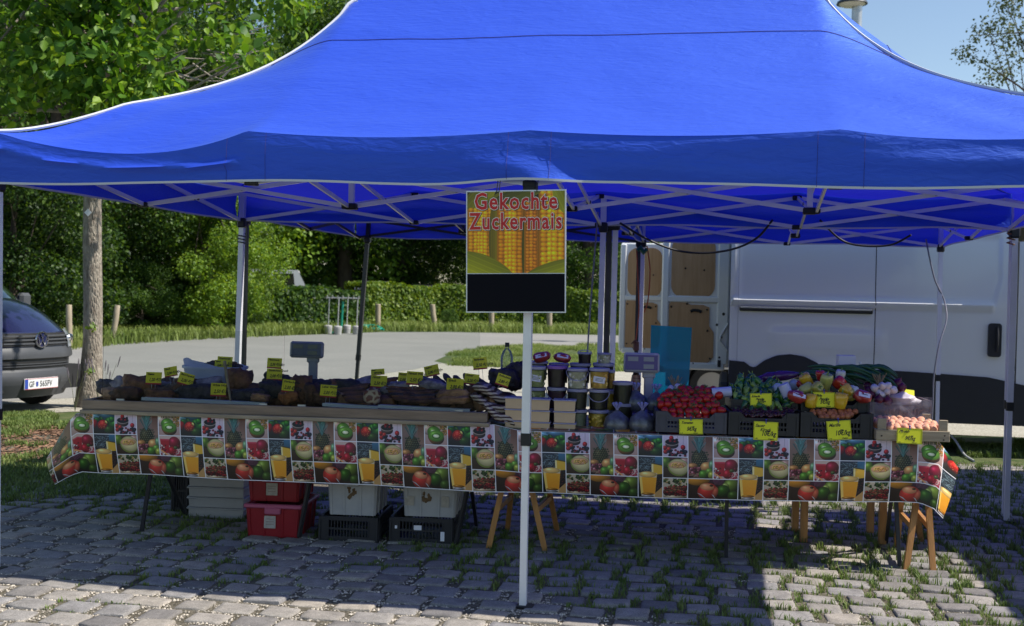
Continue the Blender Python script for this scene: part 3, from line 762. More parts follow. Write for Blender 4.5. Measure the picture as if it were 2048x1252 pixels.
    for _ in range(64): el(x + 8 + rs.rand() * 140, y + 62 + rs.rand() * 62, 11, 11, [(.5, .06, .1), (.36, .04, .07), (.6, .1, .12)][rs.randint(0, 3)])
    for _ in range(12): line(x + rs.rand() * 150, y + 60 + rs.rand() * 40, x + rs.rand() * 150, y + 60 + rs.rand() * 40, 1.6, (.5, .5, .3))
    # apple and limes: spans the pineapple column and the next kiwi column
    def apple(ox):
        x, y = ox, 2 * TH
        clip[0] = reg(max(0, ox), y, min(W, ox + 2 * TW), y + TH)
        fill(max(0, ox), y, min(W, ox + 2 * TW), y + TH, (.24, .17, .13), (.15, .09, .06))
        el(x + 60, y - 6, 84, 56, (.93, .6, .12), sh=.3); el(x + 185, y + 6, 48, 40, (.3, .12, .22))
        for k in range(9): line(x + 160 + k * 8, y, x + 170 + k * 8, y + 40, 2, (.5, .3, .4))
        el(x + 275, y + 46, 48, 52, (.42, .52, .16)); el(x + 240, y + 50, 22, 24, (.6, .68, .3)); el(x + 228, y + 86, 42, 46, (.2, .38, .08)); el(x + 290, y + 116, 36, 34, (.24, .36, .1))
        el(x + 128, y + 92, 66, 64, (.82, .2, .16), sh=.35); el(x + 122, y + 58, 46, 26, (.9, .66, .42), .1, .1, .2, .8); el(x + 176, y + 96, 18, 40, (.86, .45, .3), .2, .3, .1, .7); el(x + 150, y + 48, 12, 8, (.25, .15, .06))
        tri(((x + 58, y + 102), (x + 84, y + 112), (x + 124, y + 152)), (.55, .62, .62)); tri(((x + 150, y + 108), (x + 166, y + 120), (x + 182, y + 152)), (.6, .66, .66))
    apple(3 * TW); apple(-TW)
    clip[0] = None
    img *= 1 + .10 * (rs.rand(Hh, W, 1) - .5)
    img = np.clip(img, 0, 1); img = np.clip((img - .5) * 1.15 + .53, 0.02, 1); img = img * .86 + .14 * (img.mean(2, keepdims=True) * np.array([1.06, .98, 1.0]))
    # white lines between the pictures
    def vl(x, y0, y1): img[int(y0):int(y1), max(0, int(x) - 2):int(x) + 3] = (.95, .94, .95)
    def hl(y, x0, x1): img[max(0, int(y) - 2):int(y) + 3, int(x0):int(x1)] = (.95, .94, .95)
    vl(0, 0, 2 * TH); img[:2 * TH, -3:] = (.95, .94, .95)
    for c in (1, 2, 3): vl(c * TW, 0, 3 * TH)
    hl(TH, 0, 3 * TW); hl(2 * TH, 0, TW); hl(2 * TH, 2 * TW, 4 * TW)
    img[-5:] = (.95, .94, .95); img[:3] = (.8, .8, .82)
    return np.clip(img, 0, 1)
def paint_material(name, arr, rough, repeat=True, bump=0):
    h, w = arr.shape[:2]
    im = bpy.data.images.new(name, w, h)
    px = np.ones((h, w, 4), dtype=np.float32); px[..., :3] = arr[::-1]
    im.pixels.foreach_set(px.ravel()); im.pack()
    m = bpy.data.materials.new(name); m.use_nodes = True
    N = m.node_tree.nodes; L = m.node_tree.links; P = N['Principled BSDF']; P.inputs['Roughness'].default_value = rough
    t = N.new('ShaderNodeTexImage'); t.image = im; t.extension = 'REPEAT' if repeat else 'EXTEND'
    uv = N.new('ShaderNodeUVMap'); uv.uv_map = 'UVMap'; L.new(uv.outputs[0], t.inputs['Vector']); L.new(t.outputs[0], P.inputs['Base Color'])
    if bump:
        tc = N.new('ShaderNodeTexCoord'); nb = N.new('ShaderNodeTexNoise'); nb.inputs['Scale'].default_value = 9; L.new(tc.outputs['Object'], nb.inputs['Vector'])
        bp = N.new('ShaderNodeBump'); bp.inputs['Strength'].default_value = bump; bp.inputs['Distance'].default_value = .03; L.new(nb.outputs['Fac'], bp.inputs['Height']); L.new(bp.outputs[0], P.inputs['Normal'])
    return m
m_fruit = paint_material('fruit_print_oilcloth', fruit_print(), .38, True, .12)

# ================================================================== tables, trestles, oilcloth
TL = 5.22
m_board = mat('raw_table_board', (.35, .26, .17), .8, var=.2, vscale=4, stretch=(.3, 4, 4))
m_pine = mat('varnished_pine', (.42, .2, .06), .5, var=.25, vscale=5, stretch=(4, 4, .5), bump=.1)
for k, (a0, a1, lab) in enumerate(((.02, 2.6, 'long board table carrying the smoked meat, under the fruit cloth'), (2.62, TL - .03, 'long board table carrying the tubs and vegetable crates, under the cloth'))):
    t = thing('table', lab, 'table', TAB.w(0, 0), TAB.a)
    for i in range(4):
        mb = MB(); mb.bbox(((a0 + a1) / 2, .14 + i * .235, TZ - .03), (a1 - a0, .228, .035), .004); mb.build('plank', m_board, t)
    legs = [((300, 955), (283, 1068), .12), ((332, 955), (372, 1033), .42), ((612, 985), (598, 1078), .1), ((932, 985), (912, 1091), .08), ((940, 985), (953, 1055), .4)] if k == 0 else [((1800, 1005), (1772, 1090), .2), ((1792, 1000), (1799, 1136), .16), ((1454, 985), (1452, 1118), .1)]
    for (p, q, b) in legs:
        A = TAB.px(p[0], p[1], b); B = TAB.loc(at_z(q[0], q[1], 0)); B.z = .012
        T = A + (A - B) * ((TZ - .05 - A.z) / (A.z - B.z)); T.y = max(T.y, .07)
        mb = MB(); mb.bar(B, T, .022, .022); mb.build('leg', m_dark, t, False)
def trestle(label, tops, feet, strap):
    """tops/feet: front pair then back pair as sight lines; the horse stands under the table edge"""
    t = thing('trestle', label, 'trestle', TAB.w(0, 0), TAB.a, 'wooden folding trestles under the table')
    P = []
    for (tx, ty, b), (fx, fy) in zip(tops, feet):
        B = TAB.loc(at_z(fx, fy, 0)); B.z = .004
        A = TAB.px(tx, ty, b); A = B + (A - B) * ((TZ - .06 - B.z) / (A.z - B.z))
        A.y = max(A.y, .06)
        mb = MB(); mb.bar(B, A, .034, .026, (0, 1, 0)); mb.build('leg', m_pine, t, False); P.append((A, B))
    for i, j in ((0, 2), (1, 3)):
        z = .35
        a = P[i][1] + (P[i][0] - P[i][1]) * z; b = P[j][1] + (P[j][0] - P[j][1]) * z
        mb = MB(); mb.bar(a, b, .022, .034); mb.build('rung', m_pine, t, False)
        mb = MB(); mb.bar(P[i][0] + Vector((0, 0, -.03)), P[j][0] + Vector((0, 0, -.03)), .03, .05); mb.build('top_rail', m_pine, t, False)
    if strap:
        z = .86; a = P[0][1] + (P[0][0] - P[0][1]) * z; b = P[1][1] + (P[1][0] - P[1][1]) * z
        mb = MB(); mb.bar(a + Vector((-.015, -.02, 0)), b + Vector((.015, -.02, 0)), .004, .016); mb.build('strap', m_steel, t, False)
    else:
        for i in (0, 1):
            a = P[i][1] + (P[i][0] - P[i][1]) * .93; b = P[i][1] + (P[i][0] - P[i][1]) * .84
            mb = MB(); mb.bar(a + Vector((0, -.018, 0)), b + Vector((0, -.018, 0)), .03, .004, (0, 1, 0)); mb.build('hinge', m_steel, t, False)
trestle('wooden folding trestle with a metal strap, behind the white sign pole', [(1001, 990, .12), (1066, 990, .12), (1022, 990, .6), (1100, 990, .6)], [(977, 1098), (1090, 1103), (1015, 1060), (1114, 1062)], True)
trestle('wooden folding trestle with pale hinges at the cloth corner by the peaches', [(1831, 1010, .1), (1857, 1010, .1), (1801, 1010, .5), (1834, 1010, .5)], [(1812, 1141), (1866, 1144), (1793, 1096), (1842, 1084)], False)
t = thing('bench', 'low wooden bench frame under the peach end of the table', 'bench', TAB.w(0, 0), TAB.a)
A0, A1 = TAB.px(1608, 1040, .75), TAB.px(1765, 1045, .75)
for A in (A0, A1):
    for db in (0, .35):
        mb = MB(); mb.box((A.x, .75 + db, .23), (.045, .045, .452)); mb.build('leg', m_pine, t, False)
mb = MB(); mb.box(((A0.x + A1.x) / 2, .726, .38), (A1.x - A0.x - .05, .022, .075)); mb.build('rail', m_pine, t, False)
mb = MB(); mb.bbox(((A0.x + A1.x) / 2, .93, .475), (A1.x - A0.x + .1, .44, .03), .004); mb.build('seat', m_pine, t)

# the cloth: flat on the table edge, hanging in front, its two ends flaring
jx = [218, 390, 565, 740, 922, 1109, 1300, 1500, 1700]
def ucoord(px): return np.interp(px, [46] + jx + [1905], [-1 + .375, .375, 1.375, 2.375, 3.375, 4.375, 5.375, 6.375, 7.375, 8.375, 9.375])
topc = [(150, 826, -.01), (600, 835, -.012), (990, 849, -.012), (1040, 861, -.012), (1450, 874, -.012), (1885, 883, -.012)]
botc = [(165, 944, -.0), (206, 947, -.03), (300, 949, -.035), (470, 960, -.03), (740, 970, -.04), (960, 984, -.03), (1100, 986, -.04), (1300, 996, -.03), (1500, 1001, -.04), (1700, 1004, -.035), (1800, 1004, -.04), (1840, 1006, -.05), (1868, 1018, -.07)]
def lerp_t(l, x):
    xs = [p[0] for p in l]
    return np.interp(x, xs, [p[1] for p in l]), np.interp(x, xs, [p[2] for p in l])
cl = thing('tablecloth', 'oilcloth printed with fruit pictures hanging along the stall front', 'tablecloth', TAB.w(0, 0), TAB.a)
cloth_cols = []     # (u, top point, bottom point, v at top)
cloth_cols.append((ucoord(100), TAB.px(93, 917, .22), TAB.px(110, 969, .16), .36))
cloth_cols.append((ucoord(132), TAB.px(120, 872, .14), TAB.px(131, 957, .08), .14))
cloth_cols.append((ucoord(150), TAB.px(138, 843, .05), TAB.px(148, 949, .03), .04))
n = 150
for i in range(n + 1):
    f = i / n
    xb = 165 + (1868 - 165) * f; xt = xb + np.interp(xb, [165, 206, 1000, 1776, 1868], [-12, -10, -4, 6, 10])
    ty, tb = lerp_t(topc, xt); by, bb = lerp_t(botc, xb)
    wv = .008 * math.sin(f * 61) + .012 * math.sin(f * 23 + 1)
    cloth_cols.append((ucoord(xb), TAB.px(xt, ty, tb), TAB.px(xb, by, bb + wv * min(1, i / 6)), 0.))
cloth_cols.append((ucoord(1890), TAB.px(1897, 908, .05), TAB.px(1876, 1027, -.05), .06))
cloth_cols.append((ucoord(1915), TAB.px(1917, 937, .12), TAB.px(1886, 1037, -.02), .16))
cloth_cols.sort(key=lambda c: c[0])
mb = MB(); nc = len(cloth_cols) - 1
def cpos(a, b):
    u, T, B, v0 = cloth_cols[round(a * nc)]
    p = T.lerp(B, b)
    return (p.x, p.y - .02 * math.sin(b * 3.14) + .006 * noise.noise(Vector((p.x * 2.2, p.z * 5, 3))), p.z)
def cuv(a, b):
    u, T, B, v0 = cloth_cols[round(a * nc)]
    return (u, 1 - (v0 + (1 - v0) * b))
mb.grid(cpos, nc, 14, cuv)
mb.build('front_drop', m_fruit, cl, True, 80)
mb = MB()
mb.grid(lambda a, b: (.0 + a * TL, -.01 + b * .93, TZ - .005 if b > .02 else TZ - .012), 60, 10, lambda a, b: (a * 9.6, b * 2.5))
mb.build('top_sheet', m_fruit, cl, True, 80)

# wooden tray kerb with the glass guard
m_grey_wood = mat('weathered_plank', (.25, .185, .125), .85, var=.3, vscale=5, stretch=(.6, 6, 6), bump=.2)
m_pale_wood = mat('pale_plank', (.36, .29, .19), .8, var=.25, vscale=6, stretch=(.5, 6, 6), bump=.2)
tr = thing('display_tray', 'long wooden tray rail in front of the smoked meat', 'tray', TAB.w(0, 0), TAB.a)
a0, a1 = TAB.px(163, 815, -.03).x, TAB.px(974, 830, -.03).x
mb = MB(); mb.bbox(((a0 + a1) / 2 + .006, .0, TZ + .011), (a1 - a0 + .02, .10, .024), .003); mb.build('base_plank', m_pale_wood, tr)
mb = MB(); mb.bbox(((a0 + a1) / 2, -.01, TZ + .054), (a1 - a0, .03, .06), .003); mb.build('front_board', m_grey_wood, tr)
for x in (a0 + .015, a1 - .015):
    mb = MB(); mb.bbox((x, .34, TZ + .054), (.026, .66, .06), .003); mb.build('end_board', m_grey_wood, tr)
mb = MB(); mb.bbox(((a0 + a1) / 2, .36, TZ + .012), (a1 - a0 - .06, .62, .02), .003); mb.build('tray_floor', m_pale_wood, tr)
m_glass = clear_mat('clear_glass', (.03, .04, .04), .015)
for i, (x0, x1) in enumerate(((198, 560), (562, 955))):
    p, q = TAB.px(x0, 800, -.035), TAB.px(x1, 815, -.035); top = TAB.px(x0, 655, -.035).z
    g = thing('glass_pane', ('clear glass guard pane in front of the white tub and bacon', 'clear glass guard pane in front of the sausages and salami')[i], 'glass pane', TAB.w(0, 0), TAB.a)
    mb = MB(); mb.box(((p.x + q.x) / 2, .012, (TZ + .085 + top) / 2), (q.x - p.x, .005, top - TZ - .085)); mb.build('glass', m_glass, g, False)
    for x in ((p.x + .12), (q.x - .12)):
        mb = MB(); mb.box((x, .012, TZ + .079), (.05, .016, .03)); mb.build('clip', m_steel, g, False)
# ================================================================== goods on the stall
def T(px, py, b): return TAB.px(px, py, b)
def tw(px, py, b):                      # world point of a sight line on the plane b of the table
    p = TAB.px(px, py, b); return TAB.w(p.x, p.y, p.z)
PXM = lambda b: (7.1 + b) / F_PX        # metres in one picture step at depth b
rg = random.Random(21)
# ---- smoked meat
m_meat = [mat('smoked_meat_' + k, c, .62, col2=tuple(1.5 * q for q in c2), vscale=16, bump=.8, bscale=40) for k, c, c2 in (
    ('dark', (.035, .016, .012), (.12, .05, .028)), ('brown', (.075, .028, .014), (.22, .09, .035)), ('amber', (.16, .05, .015), (.33, .13, .04)), ('pale', (.26, .13, .07), (.4, .22, .12)), ('black', (.015, .013, .016), (.06, .045, .05)), ('grey', (.12, .1, .12), (.3, .26, .28)))]
def bacon_mat():
    m = bpy.data.materials.new('bacon_layers'); m.use_nodes = True
    N = m.node_tree.nodes; L = m.node_tree.links; P = N['Principled BSDF']; P.inputs['Roughness'].default_value = .4
    tc = N.new('ShaderNodeTexCoord'); w = N.new('ShaderNodeTexWave'); w.bands_direction = 'Z'; w.inputs['Scale'].default_value = 14; w.inputs['Distortion'].default_value = 3.0; w.inputs['Detail'].default_value = 3; w.inputs['Detail Scale'].default_value = 1.2
    L.new(tc.outputs['Object'], w.inputs['Vector']); cr = N.new('ShaderNodeValToRGB'); L.new(w.outputs['Fac'], cr.inputs['Fac'])
    e = cr.color_ramp.elements; e[0].color = (.05, .02, .02, 1); e[1].color = (.5, .42, .34, 1); e[0].position = .4; e[1].position = .62
    L.new(cr.outputs[0], P.inputs['Base Color']); return m
m_bacon = bacon_mat()
def ham_mat():
    m = bpy.data.materials.new('cut_ham'); m.use_nodes = True
    N = m.node_tree.nodes; L = m.node_tree.links; P = N['Principled BSDF']; P.inputs['Roughness'].default_value = .4
    tc = N.new('ShaderNodeTexCoord'); w = N.new('ShaderNodeTexVoronoi'); w.feature = 'DISTANCE_TO_EDGE'; w.inputs['Scale'].default_value = 16; L.new(tc.outputs['Object'], w.inputs['Vector'])
    cr = N.new('ShaderNodeValToRGB'); L.new(w.outputs['Distance'], cr.inputs['Fac']); e = cr.color_ramp.elements; e[0].color = (.55, .42, .32, 1); e[1].color = (.2, .06, .05, 1); e[0].position = .06; e[1].position = .12
    L.new(cr.outputs[0], P.inputs['Base Color']); return m
m_ham = ham_mat()
def chunk(name, label, px, py, w, h, b, material, seed, deep=.1, tilt=0, cat='meat'):
    """an irregular slab: rounded box pushed about by noise, centred on a sight line"""
    k = PXM(b); hx, hz, hy = w * k / 2, h * k / 2, deep / 2
    mb = MB(); mb.ball((0, 0, 0), (1, 1, 1), 20, 13)
    vs = []
    for v in mb.v:
        d = Vector(v); q = max(abs(d.x), abs(d.y), abs(d.z)); d = d.lerp(d / q, .55)
        n_ = 1 + .3 * noise.noise(d * 1.6 + Vector((seed, 0, seed * 2))) + .16 * noise.noise(d * 4.2 + Vector((seed, 3, 0))) + .06 * noise.noise(d * 9 + Vector((seed, 3, 0)))
        vs.append((d.x * hx * n_, d.y * hy * n_, d.z * hz * n_))
    mb.v = vs
    o = mb.build(name, material, None, True, 70)
    o.location = tw(px, py, b + hy); o.rotation_euler = (rg.uniform(-.15, .15), -tilt, TAB.a + rg.uniform(-.1, .1))
    return tag(o, label, cat, 'smoked meat behind the glass')
CH = [(252, 788, 62, 30, .12, 0, 'knobbly dark smoked knuckle at the outer end of the tray', .05), (283, 777, 84, 44, .22, 1, 'brown smoked joint behind the leftmost price card', -.35), (318, 790, 60, 26, .1, 1, 'low brown smoked piece below the 1,20 price card', 0),
    (352, 782, 78, 36, .22, 0, 'dark smoked slab under the two tilted price cards', .3), (395, 786, 90, 34, .14, 4, 'black shiny smoked slab left of the card reading Wurst', .05), (412, 770, 70, 30, .3, 5, 'grey vacuum packed bacon piece below the white tub', .2),
    (478, 768, 52, 60, .3, 1, 'upright brown ham piece against the white tub', .1), (500, 790, 76, 24, .12, 4, 'long dark sausage piece lying along the glass', .04), (521, 795, 32, 16, .06, 3, 'pale cut sausage end close to the glass joint', 0),
    (548, 780, 60, 36, .2, 4, 'black glossy wrapped roast below the double price card', -.1), (556, 760, 66, 26, .34, 4, 'dark round salami log behind the double price card', -.2), (602, 782, 46, 62, .18, 1, 'tall stacked brown rind pieces beside the scale post', 0),
    (578, 795, 40, 26, .08, 2, 'amber smoked cut below the glass joint', .1), (625, 790, 30, 48, .14, 0, 'dark smoked strip right beside the scale post', 0), (650, 795, 50, 30, .12, 0, 'dark smoked belly under the Wurst card by the scale', .05),
    (745, 792, 34, 32, .05, 6, 'round ham cut showing a white fat pattern', .1), (790, 778, 60, 28, .28, 5, 'pale grey wrapped sausage pack in the tray middle', .15), (905, 788, 66, 20, .1, 3, 'upper pale pork sausage at the tray end', .04), (905, 800, 66, 16, .07, 3, 'lower pale pork sausage at the tray end', .04),
    (868, 772, 60, 26, .26, 5, 'clear wrapped speck pack below the tilted card', -.2), (940, 790, 50, 40, .2, 1, 'brown smoked speck beside the striped bacon', .1), (1010, 757, 60, 40, .42, 4, 'large black cured ham behind the white sign pole', 0), (1035, 752, 50, 54, .5, 4, 'black cured shoulder standing beside the pickle tubs', .1), (760, 768, 70, 20, .42, 1, 'brown dried sausage heap far back in the tray', .2)]
for i, (px, py, w, h, b, mi, lab, tl) in enumerate(CH):
    chunk('smoked_meat', lab, px, py, w, h, b, m_ham if mi == 6 else m_meat[mi], i + 1, .11 if mi != 6 else .05, tl)
for i in range(34):
    x = 232 + i * 22.5 + rg.uniform(-6, 6)
    if 590 < x < 640 and 0: continue
    chunk('smoked_meat', 'dark smoked meat piece in the back row of the tray', x, 776 + .018 * (x - 232) - 10 * math.sin((x - 232) / 60) * .6 + rg.uniform(-5, 5), rg.uniform(46, 78), rg.uniform(28, 42), rg.uniform(.3, .46), m_meat[rg.choice((0, 0, 1, 1, 2, 4, 4, 5))], 100 + i, .12, rg.uniform(-.35, .35))
for i in range(26):
    x = 240 + i * 29 + rg.uniform(-8, 8)
    chunk('smoked_meat', 'dark smoked meat piece filling the tray floor', x, 790 + .022 * (x - 240) + rg.uniform(-3, 3), rg.uniform(40, 66), rg.uniform(22, 32), rg.uniform(.14, .26), m_meat[rg.choice((0, 0, 1, 1, 4, 3))], 200 + i, .1, rg.uniform(-.3, .3))
def sausage(label, p, q, b0, b1, r, mi, group='smoked sausages behind the glass'):
    A, B = tw(*p, b0), tw(*q, b1); mb = MB(); d = B - A; pts = []; n = 9
    for i in range(n + 1):
        t = i / n; c = A + d * t + Vector((0, 0, -.05 * math.sin(t * 3.14) * d.length)); pts.append(c - A)
    rs = [r * (.35 if i in (0, n) else .8 if i in (1, n - 1) else 1) for i in range(n + 1)]
    mb.tube(pts, rs, 10); o = mb.build('sausage', m_meat[mi], None, True, 70); o.location = A
    return tag(o, label, 'sausage', group)
for i in range(7):
    sausage('dark brown smoked sausage in the bundle beside the ham cut', (672 + i * 3, 775 + i * 4), (742 - (i % 3) * 6, 768 + i * 5), .34 - i * .035, .3 - i * .035, .018, i % 2, 'bundle of dark smoked sausages')
for i in range(6):
    sausage('dark red sausage lying lengthwise in the tray middle', (768 + i * 4, 772 + i * 5), (870 + (i % 2) * 10, 776 + i * 4.5), .3 - i * .035, .28 - i * .035, .017, (1, 0, 1, 4, 1, 0)[i], 'dark red sausages laid lengthwise')
for i in range(5):
    sausage('blackish salami in the row behind the tall cards', (868 + i * 20, 752 - (i % 2) * 4), (890 + i * 20, 768), .46, .3, .022, 4, 'row of blackish salamis')
for i in range(4):
    sausage('pale grey packed sausage behind the card pair', (745 + i * 14, 765 + i), (790 + i * 8, 772 + i * 2), .4, .3, .014, 5, 'pale packed sausages')
for i, (x0, y0, x1, y1, b, lab) in enumerate(((944, 775, 1026, 802, .13, 'uppermost wavy striped bacon slab beside the sign pole'), (940, 795, 1024, 826, .08, 'middle wavy striped bacon slab beside the sign pole'), (968, 812, 1030, 852, .04, 'lowest striped bacon slab hanging over the table edge'))):
    A, B = T(x0, y0, b), T(x1, y1, b); mb = MB(); th = .05
    def bp(a, c, sgn):
        x = A.x + (B.x - A.x) * a; z = A.z + (B.z - A.z) * a + .014 * math.sin(a * 7 + i) + .006 * noise.noise(Vector((a * 6, c * 3, i)))
        e = min(1, 8 * a, 8 * (1 - a)) ** .5
        return (x - A.x, (c - .0) * .26, z - A.z + sgn * th / 2 * e)
    mb.grid(lambda a, c: bp(a, c, 1), 24, 6); mb.grid(lambda a, c: bp(1 - a, c, -1), 24, 6)
    mb.grid(lambda a, c: (lambda p, q: (p[0], p[1] - .012 * math.sin(c * 3.14), q[2] + (p[2] - q[2]) * c))(bp(a, 0, 1), bp(a, 0, -1)), 24, 4)
    for s_ in (0, 1): mb.grid(lambda a, c: (lambda p, q: (p[0], p[1], q[2] + (p[2] - q[2]) * c))(bp(s_, a if s_ else 1 - a, 1), bp(s_, a if s_ else 1 - a, -1)), 6, 3)
    o = mb.build('bacon_slab', m_bacon, None, True, 80); o.location = TAB.w(A.x, A.y, A.z); o.rotation_euler.z = TAB.a
    tag(o, lab, 'bacon', 'striped bacon slabs')
m_paper = mat('white_paper', (.6, .64, .72), .8)
for x0, x1, y, lab in ((283, 530, 797, 'white paper sheet lining the tray below the bacon'), (645, 756, 800, 'white paper sheet lining the tray below the sausage bundle'), (756, 940, 806, 'white paper sheet lining the tray below the red sausages')):
    A, B = T(x0, y, .03), T(x1, y + 8, .03); mb = MB()
    mb.grid(lambda a, c: ((B.x - A.x) * a, c * .12, .012 * (1 - a * .8) - .012 * c + (0 if c < .5 else .004)), 12, 3)
    mb.grid(lambda a, c: ((B.x - A.x) * a, -.004 * c, .012 * (1 - a * .8) - .02 * c), 12, 1)
    o = mb.build('paper_sheet', m_paper); o.location = TAB.w(A.x, .03, TZ + .095); o.rotation_euler.z = TAB.a; tag(o, lab, 'paper')
# white lined tub
t = thing('plastic_tub', 'white plastic tub with a crumpled bluish liner behind the bacon', 'tub', tw(430, 768, .5), TAB.a)
w, h, k = 128 * PXM(.5), 36 * PXM(.5), PXM(.5)
m_liner = mat('milky_liner', (.5, .56, .78), .35, trans=.35)
mb = MB(); ring = []
for j, (sc, z) in enumerate(((.88, 0), (1.0, h * .95), (1.04, h), (.97, h), (.86, .01))):
    pass
mb.lathe([(.01, .0), (.92, 0), (1.0, h), (1.05, h + .004), (1.05, h - .012), (.97, h - .01), (.89, .012), (.01, .012)], 28, Matrix.Diagonal((w / 2, .16, 1, 1)), False); mb.build('shell', mat('tub_plastic', (.55, .6, .78), .4, trans=.25), t)
mb = MB(); n = 60
mb.grid(lambda a, c: ((w / 2 * (1.0 - .1 * c)) * math.cos(a * 6.2832) * (1 + .03 * math.sin(a * 40)), .16 * (1.0 - .1 * c) * math.sin(a * 6.2832), h + .02 * noise.noise(Vector((math.cos(a * 6.28) * 2, math.sin(a * 6.28) * 2, 1))) + .055 * max(0, -math.cos(a * 6.2832 - .5)) * (1 - c) - .05 * c), n, 5); mb.build('liner', m_liner, t)
for i in range(9):
    chunk('smoked_meat', 'small dark smoked piece heaped in the white tub', 405 + i * 9, 735 - 8 * math.sin(i * .4) + 2, 26, 16, .58 + .03 * (i % 2), m_meat[(1, 0, 4)[i % 3]], 60 + i, .08)
# wooden tongs
mb = MB(); A, B = T(449, 722, .1), T(461, 802, .05)
mb.tube([(0, 0, 0), tuple(B - A)], [.011, .006], 8); o = mb.build('wooden_stick', m_pale_wood); o.location = TAB.w(*A); o.rotation_euler.z = TAB.a; tag(o, 'wooden stick with a black tip leaning between the cards', 'stick')

# ---- price cards
m_card = mat('yellow_card', (.8, .72, .03), .6, var=.05)
m_cardl = mat('lime_card', (.84, .84, .02), .6, var=.05)
m_red = mat('red_strip', (.42, .02, .03), .6)
m_ink = mat('black_ink', (.015, .015, .02), .7)
m_inkb = mat('blue_peg', (.05, .05, .3), .4)
def small_card(px0, py0, px1, py1, b, tilt, lines, lab):
    k = PXM(b); w, h = (px1 - px0) * k, (py1 - py0) * k
    if abs(tilt) > .05: w, h = w * .88, h * .86
    t = thing('price_card', lab, 'price card', tw((px0 + px1) / 2, (py0 + py1) / 2, b), 0, 'yellow price cards stuck in the smoked meat', (R(-8), tilt, TAB.a))
    mb = MB(); mb.box((0, 0, h * .06), (w, .0024, h * .88)); mb.build('card', m_card, t, False)
    mb = MB(); mb.box((0, 0, -h * .44), (w, .0026, h * .12)); mb.build('red_strip', m_red, t, False)
    for s_ in (-.12, .12):
        mb = MB(); mb.tube([(s_ * .1, 0.003, -h * .4), (s_ * .1, .004, -h * .5 - .07)], .0014, 5); mb.build('pin', m_steel, t)
    lettering(lines[0], h * .24, m_ink, t, Matrix.Translation((-w * .42, -.0022, h * .26)) @ FACE, shear=.35, offset=.0006)
    lettering(lines[1], h * .36, m_ink, t, Matrix.Translation((-w * .3, -.0022, -h * .24)) @ FACE, shear=.3, offset=.0008, sx=.8)
SCARDS = [(291, 744, 324, 769, .16, 0, 'Stelze', '1,20 €/100g', 'price card reading 1,20, leftmost in the smoked meat'), (326, 732, 357, 755, .28, -.2, 'Speck', '2,00 €/100g', 'price card tilted left, second from the tray end'), (354, 744, 390, 773, .2, .25, 'Bauchspeck', '2,00 €/100g', 'price card tilted right, third from the tray end'),
    (421, 766, 453, 793, .1, 0, 'Wilde Wurst', '2,50 €/100g', 'price card at the glass below the white tub'), (434, 713, 465, 737, .56, .03, 'Grammeln', '2,20 €/100g', 'price card at the back of the white tub'), (429, 720, 456, 737, .5, 0, 'Speck', '2,00 €/100g', 'smaller price card at the front of the white tub'),
    (534, 716, 564, 737, .42, .02, 'Hauswurst', '2,20 €/100g', 'upper one of the two stacked price cards left of the scale'), (533, 737, 565, 761, .3, 0, 'Geselchtes Speck', '2,00 €/100g', 'lower one of the two stacked price cards left of the scale'), (562, 757, 591, 787, .12, .1, 'Geräucherter', '2,00 €/100g', 'price card on the brown rinds just left of the scale'),
    (640, 770, 674, 795, .12, .05, 'Leber Wurst', '2,00 €/100g', 'price card reading Wurst just right of the scale'), (740, 737, 771, 751, .44, -.1, 'Speck', '2,20 €/100g', 'half hidden price card above the ham cut'), (741, 751, 774, 776, .3, .04, 'Hirsch', '2,50 €/100g', 'price card above the ham cut, in front of another'),
    (796, 745, 813, 768, .36, .05, 'Wurst', '2,00', 'narrow price card peeping out left of the Hirsch Wurst card'), (813, 743, 846, 770, .28, .03, 'Hirsch Wurst', '2,50 €/100g', 'price card reading Hirsch Wurst in the tray middle'), (842, 751, 853, 772, .36, 0, 'W', '2', 'sliver of a price card right of the Hirsch Wurst card'),
    (847, 729, 880, 754, .44, -.25, 'Salami', '2,00 €/100g', 'tilted price card at the left end of the salami row'), (893, 757, 927, 784, .14, .05, 'Speck', '2,00 €/100g', 'price card above the pale pork sausages'), (927, 746, 960, 771, .3, .08, 'Schopf', '2,20 €/100g', 'greenish price card below the highest card'),
    (944, 713, 976, 741, .46, -.12, 'Schinken', '2,50 €/100g', 'highest price card, nearest the corn sign'), (991, 747, 1021, 774, .3, .3, 'Rohschinken', '2,80 €/100g', 'price card on the black ham beside the sign pole')]
for (x0, y0, x1, y1, b, tl, l1, l2, lab) in SCARDS: small_card(x0, y0, x1, y1, b, tl, (l1, l2), lab)
